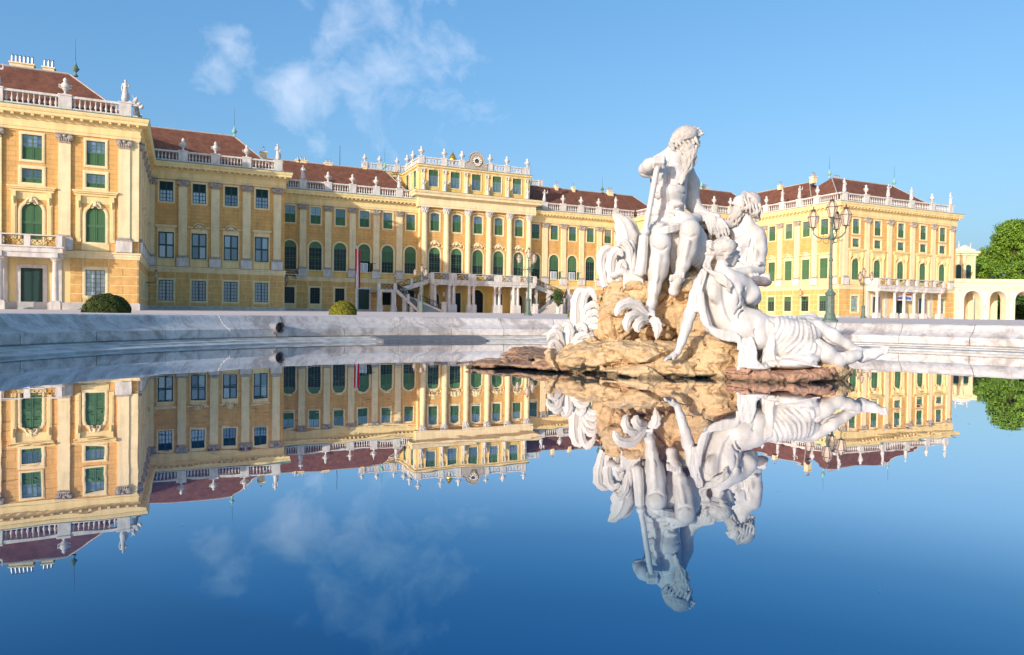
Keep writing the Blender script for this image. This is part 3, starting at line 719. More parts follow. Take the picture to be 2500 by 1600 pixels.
# attic storey
AT = [(0, 27.75), (.1, 27.75), (.1, 27.95), (.22, 28.0), (.4, 28.15), (.4, 28.32), (.46, 28.4), (0, 28.5)]
AL, AR = CL+.1, CR-.1
fa = Facade(AL, YA, 0, AR-AL, 'attic')
def attic_order(f, xs, wins):
    for x in wins:
        f.window('c_attic', x, 24.57)
        f.put('window_hood', cached('ahood', lambda: MB().tube([(-.8, -.08, 27.72), (-.4, -.1, 27.86), (0, -.14, 27.8), (.4, -.1, 27.86), (.8, -.08, 27.72)], [.04, .07, .1, .07, .04], 5).mesh('window_hood', 'cream')), x)
        f.put('apron', cached('aapr', lambda: MB().box(-1.0, 1.0, -.06, .01, 23.7, 24.3).mesh('apron', 'yellow')), x)
    for x in xs:
        p = f.put('pilaster', cached('apil', lambda: MB().box(-.36, .36, -.14, .02, 23.4, 27.1).mesh('pilaster', 'cream_light')), x)
        obj('capital', cached('acap', lambda: MB().box(-.42, .42, -.24, .02, 27.6, 27.74).tube([(-.25, -.18, 27.1), (-.3, -.26, 27.45), (-.1, -.2, 27.6)], [.1, .12, .1], 6).tube([(.25, -.18, 27.1), (.3, -.26, 27.45), (.1, -.2, 27.6)], [.1, .12, .1], 6).box(-.3, .3, -.2, .02, 27.05, 27.62).mesh('capital', 'white_stone')), p, (0, 0, 0), local=True)
    f.wall(23.3, 28.0, 'yellow')
    f.put('entablature', MB().ext(AT, 0, f.L, 1 if f.k[0] else 0, 1 if f.k[1] else 0).mesh('entablature', 'cream')); f.put('gutter', MB().ext([(.05, 28.503), (.5, 28.41), (.5, 28.47), (0, 28.6)], 0, f.L, *f.k).mesh('gutter', 'copper'))
def lattice(f, x0, x1, z=28.55):
    mb = MB().box(x0, x1, .05, .4, z, z+.22).box(x0, x1, .06, .39, z+1.2, z+1.4); n = int((x1-x0)/.62)
    b = f.put('parapet', mb.mesh('parapet', 'white_stone')); r = MB()
    for i in range(n):
        cx = x0+(x1-x0)*(i+.5)/n
        r.tube([(cx+.24*math.cos(a), .22, z+.71+.44*math.sin(a)) for a in np.linspace(0, 2*math.pi, 9)], .065, 4, False)
        r.box(cx-.34, cx-.28, .17, .27, z+.22, z+1.2)
    tag(obj('parapet_openwork', r.mesh('parapet_openwork', 'white_stone'), b, (0, 0, 0), local=True), kind='stuff'); return b
fa.k = (1, 1); attic_order(fa, [XS+q-AL for q in (-10.65, -6.45, -2.15, 2.15, 6.45, 10.65)], [XS+4.3*k-AL for k in (-2, -1, 0, 1, 2)])
pa = lattice(fa, .1, XS-AL-2.2); pb = lattice(fa, XS-AL+2.2, AR-AL-.1)
for q in (-10.9, -6.45, -2.9, 2.9, 6.45, 10.9):
    obj('parapet_pedestal', cached('pped', lambda: MB().box(-.5, .5, -.02, .5, 28.5, 30.0).box(-.56, .56, -.07, .55, 29.92, 30.06).mesh('parapet_pedestal', 'white_stone')), pa, (XS+q-AL, 0, 0), local=True)
for th, ox, oy, nm in ((-math.pi/2, AL, YA+10, 'l'), (math.pi/2, AR, YA, 'r')):
    g = Facade(ox, oy, th, 10, nm); g.k = (0, 1) if nm == 'l' else (1, 0)
    attic_order(g, [5.0, 9.4] if nm == 'l' else [.6, 5], [2.6, 7.3]); q = lattice(g, 0, 10)
    for x in ((1.5, 5.2) if nm == 'l' else (4.8, 8.5)): obj('parapet_pedestal', CACHE['pped'], q, (x, 0, 0), local=True)
gb = Facade(31.0, YA+10, 0, 2*(XS-31.0), 'back'); gb.k = (1, 1); attic_order(gb, [.5, 4.2, 7.2, 2*(XS-31)-7.2, 2*(XS-31)-4.2, 2*(XS-31)-.5], [2.4, 5.7, 2*(XS-31)-5.7, 2*(XS-31)-2.4]); q = lattice(gb, .1, 2*(XS-31.0)-.1)
for x in (.6, 3.5, 7.0): obj('parapet_pedestal', CACHE['pped'], q, (x, 0, 0), local=True); obj('parapet_pedestal', CACHE['pped'], q, (2*(XS-31.0)-x, 0, 0), local=True)
# clock gable
ck = MB(); ck.box(-2.25, 2.25, -.05, .5, 28.5, 29.6)
ck.prism([(-2.1, 29.6), (2.1, 29.6), (1.5, 30.1), (1.2, 31.0)] + [(1.15*math.cos(a), 31.0+.75*math.sin(a)) for a in np.linspace(.1, math.pi-.1, 8)] + [(-1.2, 31.0), (-1.5, 30.1)], -.03, .45)
cg = fa.put('clock_gable', ck.mesh('clock_gable', 'grey_stone'), XS-AL)
obj('gable_moulding', MB().tube([(1.35*math.cos(a), -.02, 30.95+.85*math.sin(a)) for a in np.linspace(.15, math.pi-.15, 9)], .13, 6).tube([(-2.2, -.02, 29.7), (-1.6, -.02, 30.1), (-1.35, -.02, 30.9)], [.16, .13, .1], 6).tube([(2.2, -.02, 29.7), (1.6, -.02, 30.1), (1.35, -.02, 30.9)], [.16, .13, .1], 6).lathe([(.02, 31.7), (.16, 31.8), (.1, 32.0), (.02, 32.2)], 8, (0, .2, 0)).mesh('gable_moulding', 'grey_stone', True, 50), cg, (0, 0, 0), local=True)
cf = MB(); cf.lathe([(1.0, -.14), (1.0, .0)], 28, (0, 0, 30.15), 'y'); cd = obj('clock_face', cf.mesh('clock_face', 'clockface'), cg, (0, 0, 0), local=True)
cn_ = MB(); cn_.tube([(1.02*math.cos(a), -.13, 30.15+1.02*math.sin(a)) for a in np.linspace(0, 2*math.pi, 25)], .07, 6, False); obj('clock_rim', cn_.mesh('clock_rim', 'gold'), cg, (0, 0, 0), local=True)
nm = MB(); nm.lathe([(.42, -.17), (.42, -.12)], 16, (0, 0, 30.15), 'y')
NUM = ['XII', 'I', 'II', 'III', 'IIII', 'V', 'VI', 'VII', 'VIII', 'IX', 'X', 'XI']
for i, t in enumerate(NUM):
    a = math.pi/2 - i*math.pi/6; ca, sa = math.cos(a), math.sin(a); wd = {'I': .05, 'V': .09, 'X': .09}; W = sum(wd[c] for c in t); x = -W/2
    def q(px, pz): return (ca*pz + sa*px, -.155, 30.15 + sa*pz - ca*px)
    for c in t:
        if c == 'I': seg = [((.025, 0), (.025, .26))]
        elif c == 'V': seg = [((.0, .26), (.045, 0)), ((.09, .26), (.045, 0))]
        else: seg = [((0, .26), (.09, 0)), ((.09, .26), (0, 0))]
        for (ax, az), (bx, bz) in seg: nm.tube([q(x+ax, .64+az), q(x+bx, .64+bz)], .017, 4)
        x += wd[c]
obj('numerals', nm.mesh('numerals', 'iron'), cg, (0, 0, 0), local=True)
hm = MB(); 
for ang, ln, wd_ in ((1.15, .5, .045), (2.75, .78, .035)):
    hm.tube([(-.15*math.sin(ang), -.2, 30.15-.15*math.cos(ang)), (ln*math.sin(ang), -.2, 30.15+ln*math.cos(ang))], [wd_, wd_*.5], 4)
obj('clock_hand', hm.mesh('clock_hand', 'gold'), cg, (0, 0, 0), local=True)
# ------------------------------------------------ roofs and solid cores
def hip(x0, x1, y0, y1, z0, zr, hl=None, hr=None, alongy=False):
    if alongy:
        xm = (x0+x1)/2; h = (x1-x0)/2; vs = [(x0, y0, z0), (x1, y0, z0), (x1, y1, z0), (x0, y1, z0), (xm, y0+(h if hl else 0), zr), (xm, y1-(h if hr else 0), zr)]
        fs = [(0, 1, 4), (1, 2, 5, 4), (2, 3, 5), (3, 0, 4, 5)]
    else:
        ym = (y0+y1)/2; h = (y1-y0)/2; vs = [(x0, y0, z0), (x1, y0, z0), (x1, y1, z0), (x0, y1, z0), (x0+(hl or 0), ym, zr), (x1-(hr or 0), ym, zr)]
        fs = [(0, 1, 5, 4), (1, 2, 5), (2, 3, 4, 5), (3, 0, 4)]
    return vs, fs
def roof(x0, x1, y0, y1, zr=28.3, hl=6, hr=6, alongy=False, z0=22.1):
    vs, fs = hip(x0, x1, y0, y1, z0, zr, hl, hr, alongy); r = obj('roof', MB().add(vs, fs).mesh('roof', 'roof'), palace)
    rid = MB().tube([vs[4], vs[5]], .14, 5)
    for a, b in (((0, 4), (1, 5)) if not alongy else ((0, 4), (1, 4))): rid.tube([vs[a], vs[b]], .10, 5)
    obj('ridge_tiles', rid.mesh('ridge_tiles', 'step'), r, (0, 0, 0), local=True)
    return r
def core(x0, x1, y0, y1, z0=.2, z1=22.05): obj('shadow_core', MB().box(x0, x1, y0, y1, z0, z1).mesh('shadow_core', 'cream'), palace)  # unseen solid box added inside a block to stop sun and cast its shadow
for sd in (-1, 1):
    m = (lambda a, b: (a, b)) if sd < 0 else (lambda a, b: (mx(b), mx(a)))
    roof(*m(X0+.9, X1-.9), Y1+.9, Y1+15.9, 28.2, 6.7, 6.7); r1 = roof(*m(X1-13.9, X1-.9), Y1+7, Y3+16, 28.2, True, False, True)
    roof(*m(X1-8, X2-.9), Y2+.9, Y2+15.6, 28.4, 5 if sd < 0 else 5.8, 5.8 if sd < 0 else 5); roof(*m(X2-10, X3-.3), Y3+.9, Y3+15.5, 28.3, 5 if sd < 0 else 3.8, 3.8 if sd < 0 else 5)
    core(*m(X0+.5, X1-.5), Y1+.5, Y1+16); core(*m(X1-14, X1-.5), Y1+15, Y3+16); core(*m(X1-10, X2-.5), Y2+.5, Y2+16); core(*m(X2-10, X3), Y3+.5, Y3+16)
core(CL+.02, CR-.02, YC+.5, Y3+14, .2, 23.3); core(AL+.4, AR-.4, YA+.4, YA+14, 23.3, 28.55); core(31.4, mx(31.4), YA+10.4, YA+22, 22, 28.55)
obj('roof', MB().add([(AL+1, YA+1, 28.6), (AR-1, YA+1, 28.6), (AR-1, YA+20, 28.6), (AL+1, YA+20, 28.6), (XS-6, YA+9, 30.9), (XS+6, YA+9, 30.9)], [(0, 1, 5, 4), (1, 2, 5), (2, 3, 4, 5), (3, 0, 4)]).mesh('roof', 'zinc'), palace)
def chimney(x, y, zb, w, dpt, h, pipes, ph=.95):
    r = obj('chimney', MB().box(-w/2, w/2, -dpt/2, dpt/2, 0, h).box(-w/2-.1, w/2+.1, -dpt/2-.1, dpt/2+.1, h-.16, h).mesh('chimney', 'cream_light'), palace, (x, y, zb))
    for i in range(pipes):
        px_ = -w/2 + w*(i+.5)/pipes
        obj('flue', cached(('flue', ph), lambda: MB().lathe([(.13, 0), (.13, ph*.62), (.10, ph*.66), (.10, ph*.8), (.17, ph*.84), (.02, ph)], 8).mesh('flue', 'zinc')), r, (px_, 0, h), local=True)
chimney(-16.65, 96.8, 27.3, 2.3, .9, 1.55, 6, 1.0); chimney(-14.1, 96.8, 27.3, 1.15, .9, 1.5, 3, 1.0)
chimney(11.9, 121, 25.5, 1.0, .9, 1.5, 1, .9)
for x, n in ((18.9, 1), (19.8, 2), (24.4, 2), (31.2, 1)): chimney(x, 132.5, 27.7, .7*n, .7, 1.0, n, .7)
for x, n, w in ((72.4, 1, .6), (76.6, 1, .6), (86.0, 2, 1.4), (89.2, 1, 1.6), (93.6, 1, 1.2), (101.4, 5, 2.2)): chimney(x, 132 if x < 88 else 119.2, 27.5, w, .8, 1.4, n, .8)
chimney(111.5, 99, 27.4, 1.0, .9, 1.3, 3, .9); chimney(115.5, 97, 27.4, 1.6, .9, 1.0, 4, .7); chimney(112.2, 108, 27.6, .8, .8, 1.0, 2, .8)
FIN = [(.34, 0), (.34, .1), (.14, .35), (.12, .55), (.3, .7), (.5, .95), (.52, 1.05), (.3, 1.2), (.34, 1.3), (.16, 1.55), (.08, 1.9), (.02, 2.1)]
def finial(x, y, z, rod=2.4, m='verdigris'):
    r = obj('finial', cached(('fin', m), lambda: MB().lathe(FIN, 10).mesh('finial', m, True, 50)), palace, (x, y, z), scale=(.8, .8, .85))
    if rod: obj('lightning_rod', cached(('rod', rod), lambda: MB().lathe([(.035, 0), (.015, rod)], 5).mesh('lightning_rod', 'iron')), r, (0, 0, 2.0), local=True)
finial(-11.4, 96.3, 28.1, 3.2, 'copper'); finial(7.3, 118.5, 28.3, 3.2); finial(35.0, 132.2, 28.2, 3.2)
finial(mx(35.0), 132.2, 28.2, 3.0); finial(mx(7.3), 118.5, 28.3, 3.0, 'copper'); finial(mx(-11.4), 96.3, 28.1, 3.0); finial(mx(-30.0), 96.3, 28.1, 3.0); finial(mx(1), 118.4, 28.3, 0); finial(84, 132, 28.2, 2.4, 'copper')
obj('mast', MB().lathe([(.06, 0), (.03, 4.0)], 6).mesh('mast', 'iron'), palace, (26.5, 132.3, 28.2))
# ================================================================== ground, basin, water
BC = Vector((7.0, 7.9, 0)); BR = 11.75            # basin centre, radius of the top inner edge
def ring_mesh():
    mb = MB(); NA = 96; radii = [BR+1.15, 14.5, 18, 24, 32, 42, 55, 70, 85, 100, 115, 130, 150, 180, 240, 400, 900, 4000]
    for r in radii:
        for k in range(NA):
            a = 2*math.pi*k/NA; x, y = BC.x+r*math.cos(a), BC.y+r*math.sin(a); mb.v.append((x, y, ground_z(x, y) if r < 900 else ground_z(x, y)-r*.001))
    for i in range(len(radii)-1):
        for k in range(NA):
            mb.f.append((i*NA+k, (i+1)*NA+k, (i+1)*NA+(k+1) % NA, i*NA+(k+1) % NA)); mb.m.append(0)
    return mb.mesh('ground', 'gravel')
tag(obj('ground', ring_mesh()), 'pale gravel courtyard', None, None, 'structure')
# water
wm = bpy.data.materials.new('water'); wm.use_nodes = True; n = wm.node_tree.nodes; l = wm.node_tree.links; n.clear()
out = n.new('ShaderNodeOutputMaterial'); gl = n.new('ShaderNodeBsdfGlossy'); df = n.new('ShaderNodeBsdfDiffuse'); mxs = n.new('ShaderNodeMixShader'); fr = n.new('ShaderNodeFresnel')
fr.inputs['IOR'].default_value = 2.7; gl.inputs['Roughness'].default_value = 0.0; gl.inputs['Color'].default_value = (.93, .98, 1.0, 1); df.inputs['Color'].default_value = (.0, .036, .150, 1)
geo = n.new('ShaderNodeNewGeometry'); nz = n.new('ShaderNodeTexNoise'); nz.inputs['Scale'].default_value = 2.2; nz.inputs['Detail'].default_value = 2.0; l.new(geo.outputs['Position'], nz.inputs['Vector'])
bp = n.new('ShaderNodeBump'); bp.inputs['Strength'].default_value = .035; bp.inputs['Distance'].default_value = .02; l.new(nz.outputs['Fac'], bp.inputs['Height'])
lw = n.new('ShaderNodeLayerWeight'); lw.inputs['Blend'].default_value = .5; crp = n.new('ShaderNodeValToRGB'); crp.color_ramp.elements[0].position = .50; crp.color_ramp.elements[0].color = (.30, .80, 1, 1); crp.color_ramp.elements[1].position = .82; crp.color_ramp.elements[1].color = (1, 1, 1, 1)
for p_, c_ in ((.67, (.55, .89, 1, 1)), (.76, (.92, .98, 1, 1))): e_ = crp.color_ramp.elements.new(p_); e_.color = c_
l.new(lw.outputs['Facing'], crp.inputs['Fac']); l.new(crp.outputs[0], gl.inputs['Color'])
l.new(bp.outputs[0], gl.inputs['Normal']); rmp = n.new('ShaderNodeValToRGB'); er = rmp.color_ramp.elements; er[0].position = .50; er[0].color = (.20,)*3+(1,); er[1].position = .91; er[1].color = (.93,)*3+(1,)
for p_, v_ in ((.62, .28), (.70, .42), (.78, .72)): e_ = er.new(p_); e_.color = (v_,)*3+(1,)
l.new(lw.outputs['Facing'], rmp.inputs['Fac']); l.new(rmp.outputs[0], mxs.inputs[0]); l.new(df.outputs[0], mxs.inputs[1]); l.new(gl.outputs[0], mxs.inputs[2]); l.new(mxs.outputs[0], out.inputs[0])
M['water'] = wm
wmb = MB(); NA = 128; wmb.v = [(BC.x+(BR-.55)*math.cos(2*math.pi*k/NA), BC.y+(BR-.55)*math.sin(2*math.pi*k/NA), 0) for k in range(NA)]; wmb.f = [tuple(range(NA))]; wmb.m = [0]
tag(obj('water', wmb.mesh('water', 'water')), 'still blue mirror-like water filling the basin', None, None, 'structure')
# rim stones
def rim_material():
    m = mat('rim_stone', (.66, .62, .57), .75, col2=(.47, .45, .42), vscale=7, detail=9, bump=.35, bscale=16, spec=.4)
    n = m.node_tree.nodes; l = m.node_tree.links; b = n['Principled BSDF']; src = b.inputs['Base Color'].links[0].from_socket
    geo = n.new('ShaderNodeNewGeometry'); t = n.new('ShaderNodeTexNoise'); t.inputs['Scale'].default_value = 1.1; t.inputs['Detail'].default_value = 10; t.inputs['Roughness'].default_value = .75; t.inputs['Distortion'].default_value = 1.2
    l.new(geo.outputs['Position'], t.inputs['Vector']); r = n.new('ShaderNodeValToRGB'); r.color_ramp.elements[0].position = .48; r.color_ramp.elements[0].color = (1, 1, 1, 1); r.color_ramp.elements[1].position = .58; r.color_ramp.elements[1].color = (.46, .42, .39, 1)
    l.new(t.outputs['Fac'], r.inputs['Fac']); mx_ = n.new('ShaderNodeMixRGB'); mx_.blend_type = 'MULTIPLY'; mx_.inputs['Fac'].default_value = .65
    l.new(src, mx_.inputs['Color1']); l.new(r.outputs[0], mx_.inputs['Color2']); oi = n.new('ShaderNodeObjectInfo'); hs = n.new('ShaderNodeMath'); hs.operation = 'MULTIPLY_ADD'; hs.inputs[1].default_value = .22; hs.inputs[2].default_value = .86
    l.new(oi.outputs['Random'], hs.inputs[0]); m2 = n.new('ShaderNodeMixRGB'); m2.blend_type = 'MULTIPLY'; m2.inputs['Fac'].default_value = 1; l.new(mx_.outputs[0], m2.inputs['Color1']); l.new(hs.outputs[0], m2.inputs['Color2']); l.new(m2.outputs[0], b.inputs['Base Color'])
rim_material()
mat('ledge_stone', (.56, .55, .51), .7, var=.3, vscale=2.5, bump=.15, bscale=10); stain('ledge_stone', .6, (3, 3, 3), .45, .65, (.55, .53, .46))
basin = thing('fountain_basin', 'round pale stone basin rim curving round the still water', 'basin', (BC.x, BC.y, 0))
PROF = [(1.25, .60), (1.25, .655), (.02, .660), (-.03, .640), (-.07, .585), (-.12, .515), (-.20, .445), (-.30, .385), (-.40, .345), (-.435, .33), (-.44, .15), (-.40, .12)]
NS = 44
def rim_stone(dr):
    mb = MB(); da = 2*math.pi/NS; ns = 5; gap = .014
    for i in range(ns+1):
        a = -da/2+gap/2/BR + (da-gap/BR)*i/ns
        for o, z in PROF: mb.v.append(((BR+o+(dr if o < .1 else 0))*math.cos(a), (BR+o+(dr if o < .1 else 0))*math.sin(a), z))
    q = len(PROF)
    for i in range(ns):
        for j in range(q-1): mb.f.append((i*q+j, i*q+j+1, (i+1)*q+j+1, (i+1)*q+j)); mb.m.append(0)
    for i in (0, ns): mb.f.append(tuple(i*q+j for j in range(q))); mb.m.append(0)
    return mb.mesh('rim_stone', 'rim_stone', True, 35)
rs = [rim_stone(d) for d in (0, .008, -.007, .004)]
for k in range(NS):
    o = obj('rim_stone', rs[k % 4 if k % 3 else 1], basin, (0, 0, 0), local=True); o.rotation_euler = (0, 0, 2*math.pi*k/NS + .06)
LPROF = [(-.33, .125), (-.56, .115), (-.57, .085), (-.9, .075), (-.91, .048), (-1.25, .025), (-1.27, -.5)]
mb = MB(); NA = 120
for k in range(NA):
    a = 2*math.pi*k/NA
    for o, z in LPROF: mb.v.append(((BR+o)*math.cos(a), (BR+o)*math.sin(a), z))
q = len(LPROF)
for k in range(NA):
    for j in range(q-1): mb.f.append((k*q+j, k*q+j+1, ((k+1) % NA)*q+j+1, ((k+1) % NA)*q+j)); mb.m.append(0)
obj('ledge', mb.mesh('ledge', 'ledge_stone', True, 30), basin, (0, 0, 0), local=True)
def rim_at(u, off, z):                           # world point on the basin circle of radius BR+off seen at photo column u
    r = ray(u, 800); dx, dy = r.x, r.y; a = dx*dx+dy*dy; b = -2*(dx*BC.x+dy*BC.y); c = BC.x**2+BC.y**2-(BR+off)**2
    t = (-b+math.sqrt(b*b-4*a*c))/(2*a); return Vector((dx*t, dy*t, z))
# weir plate on the ledge
pa_, pb_ = rim_at(902, -.5, .10), rim_at(1165, -.5, .10); aa, ab = math.atan2(pa_.y-BC.y, pa_.x-BC.x), math.atan2(pb_.y-BC.y, pb_.x-BC.x)
mb = MB(); n_ = 12
for i in range(n_+1):
    a = aa+(ab-aa)*i/n_
    for o, z in ((-.50, .05), (-.52, .15), (-.93, .12), (-.94, .105), (-1.34, .07), (-1.35, -.02)): mb.v.append((BC.x+(BR+o)*math.cos(a), BC.y+(BR+o)*math.sin(a), z))
for i in range(n_):
    for j in range(5): mb.f.append((i*6+j, i*6+j+1, (i+1)*6+j+1, (i+1)*6+j)); mb.m.append(0)
mb.f += [tuple(range(6)), tuple(n_*6+j for j in range(6))]; mb.m += [0, 0]
tag(obj('weir_plate', mb.mesh('weir_plate', 'metal_plate')), 'long grey metal overflow plate set along the basin ledge', 'plate')
# spotlight clamped to the rim
sp = rim_at(676, -.42, .37); aim = (Vector((7.2, 8.0, sp.z+.05)) - sp).normalized(); ang = math.atan2(aim.y, aim.x)
spt_ = thing('floodlight', 'round metal floodlight fixed to the basin rim with a hanging cable', 'floodlight', sp, ang)
obj('housing', MB().lathe([(.03, -.22), (.115, -.18), (.13, -.02), (.13, .14), (.118, .14), (.112, .02)], 20, (0, 0, 0), 'x', False).mesh('housing', 'zinc', True, 40), spt_, (0, 0, 0), local=True)
obj('lens', MB().lathe([(.112, .03), (.1, .035)], 20, (0, 0, 0), 'x').mesh('lens', 'glass_dark'), spt_, (0, 0, 0), local=True)
obj('bezel', MB().tube([(.14, .124*math.cos(a), .124*math.sin(a)) for a in np.linspace(0, 2*math.pi, 21)], .012, 6, False).mesh('bezel', 'lamp_frame'), spt_, (0, 0, 0), local=True)
obj('cable', MB().tube([(.0, -.02, -.12), (.03, -.03, -.2), (.05, -.02, -.28), (.09, .02, -.4)], .011, 5).mesh('cable', 'iron'), spt_, (0, 0, 0), local=True)
obj('bracket', MB().box(-.3, -.12, -.03, .03, -.06, .0).box(-.06, .06, -.14, .14, -.15, -.12).mesh('bracket', 'zinc'), spt_, (0, 0, 0), local=True)
# ================================================================== double stair (perron)
pz = ground_z(XS, 119)
st = thing('staircase', 'white double staircase and columned balcony before the central block', 'staircase', (XS, 119.3, pz))
def sp_(name, mb, m, smooth=False, parent=None): return obj(name, mb.mesh(name, m, smooth, 40 if smooth else None), parent or st, (-XS, -119.3, -pz) if parent is None else (0, 0, 0), local=True)
BX0, BX1, BY = 40.1, mx(40.1), 119.0
sp_('balcony', MB().box(BX0, BX1, BY, YC-.25, 6.55, 7.0).box(BX0-.12, BX1+.12, BY-.12, YC-.25, 7.0, 7.14).box(BX0+.1, BX1-.1, BY+.15, BY+.75, 6.2, 6.55), 'white_stone')
cols = [-9.6, -6.9, -6.0, -3.05, -2.15, 2.15, 3.05, 6.0, 6.9, 9.6]
for q in cols:
    x = XS+q
    c = sp_('column', MB().lathe([(.30, pz+1.5), (.29, 3.2), (.235, 6.0)], 14, (x, BY+.45, 0)), 'white_stone', True)
    sp_('column_base', MB().box(x-.44, x+.44, BY, BY+.9, pz-.15, pz+1.35).box(x-.38, x+.38, BY+.06, BY+.84, pz+1.35, pz+1.5), 'white_stone', parent=c)
    sp_('column_capital', MB().box(x-.36, x+.36, BY+.09, BY+.81, 6.05, 6.2).lathe([(.25, 5.92), (.33, 6.05)], 12, (x, BY+.45, 0)), 'white_stone', parent=c)
for q in (-9.6, -6.45, 6.45, 9.6):
    x = XS+q; sp_('pier', MB().box(x-.42, x+.42, BY+1.2, BY+2.2, pz-.1, 6.55), 'white_stone')
posts = [-10.3, -6.4, -2.6, 2.6, 6.4, 10.3]
for q in posts:
    x = XS+q; w_ = .75 if abs(q) < 10 else .35; sp_('balcony_post', MB().box(x-w_, x+w_, BY-.06, BY+.42, 7.14, 8.22), 'white_stone')
sp_('handrail', MB().box(BX0, BX1, BY-.10, BY+.46, 8.22, 8.36), 'white_stone')
for a, b in zip(posts, posts[1:]):
    wa = .75 if abs(a) < 10 else .35; wb = .75 if abs(b) < 10 else .35
    sp_('iron_panel', grille(XS+a+wa, XS+b-wb, 7.18, 8.2, BY+.18, .03), 'iron')
def slope_grille(p0, p1, h=.95, n=5, th=.03):
    p0, p1 = Vector(p0), Vector(p1); mb = MB(); U = Vector((0, 0, h))
    mb.tube([p0+U, p1+U], .05, 6); mb.tube([p0+U*.08, p1+U*.08], .03, 5)
    for i in range(n):
        a, b = p0.lerp(p1, i/n), p0.lerp(p1, (i+1)/n); d = b-a
        for s1 in (0, 1):
            pts = [a + d*(.5+.42*math.cos(t)*(1-t/8)) + U*(.5+.42*math.sin(t)*(1-t/8)*(1 if s1 else -1)) for t in np.linspace(0, 6, 12)]
            mb.tube(pts, th, 4)
        mb.tube([a, b+U], th, 4); mb.tube([a+U, b], th, 4); mb.tube([a, a+U], th, 4)
    return mb
def lantern_meshes(s=1.0):
    g = MB(); n_ = 6
    g.lathe([(.13*s, .0), (.26*s, .52*s), (.09*s, .80*s)], n_, cap=True)
    f = MB()
    for k in range(n_):
        a = 2*math.pi*k/n_; f.tube([(.135*s*math.cos(a), .135*s*math.sin(a), 0), (.27*s*math.cos(a), .27*s*math.sin(a), .52*s), (.09*s*math.cos(a), .09*s*math.sin(a), .81*s)], .016*s, 4)
    for r, z in ((.14, 0), (.275, .52)): f.tube([(r*s*math.cos(2*math.pi*k/n_), r*s*math.sin(2*math.pi*k/n_), z*s) for k in range(n_+1)], .016*s, 4, False)
    c = MB().lathe([(.08*s, .78*s), (.10*s, .80*s), (.12*s, .84*s), (.07*s, .9*s), (.02*s, .94*s), (.035*s, .99*s), (.0*s, 1.08*s)], 8)
    b = MB().lathe([(.03*s, -.16*s), (.06*s, -.1*s), (.05*s, -.05*s), (.15*s, .0)], 8)
    return g.mesh('glass', 'lamp_glass'), f.mesh('lantern_frame', 'lamp_frame'), c.mesh('lantern_cap', 'lamp_frame'), b.mesh('lantern_cup', 'post_green')
LM = {1.0: lantern_meshes(1.0), 1.25: lantern_meshes(1.25)}
LM[1.2] = lantern_meshes(1.2)
def lantern(parent, x, y, z, s=1.0):
    g, f, c, b = LM[s]; o = obj('lantern', g, parent, (x, y, z), local=True)
    for nm, m in (('lantern_frame', f), ('lantern_cap', c), ('lantern_cup', b)): obj(nm, m, o, (0, 0, 0), local=True)
    return o
nl_lab = {(-1, 0): 'small lantern on the left stair landing of the double staircase', (-1, 1): 'small lantern on the inner newel at the foot of the left stair flight', (-1, 2): 'small lantern on the outer newel at the foot of the left stair flight',
          (1, 0): 'small lantern on the right stair landing of the double staircase', (1, 1): 'small lantern on the inner newel at the foot of the right stair flight', (1, 2): 'small lantern on the outer newel at the foot of the right stair flight'}
def newel_lamp(x, y, z, lab):
    t = thing('stair_lantern', lab, 'lantern', (x, y, z), 0, 'lanterns of the double staircase')
    obj('stand', MB().lathe([(.13, 0), (.06, .1), (.04, .3), (.07, .45), (.035, .6), (.04, .85)], 8).mesh('stand', 'iron'), t, (0, 0, 0), local=True); lantern(t, 0, 0, 1.0, 1.0)
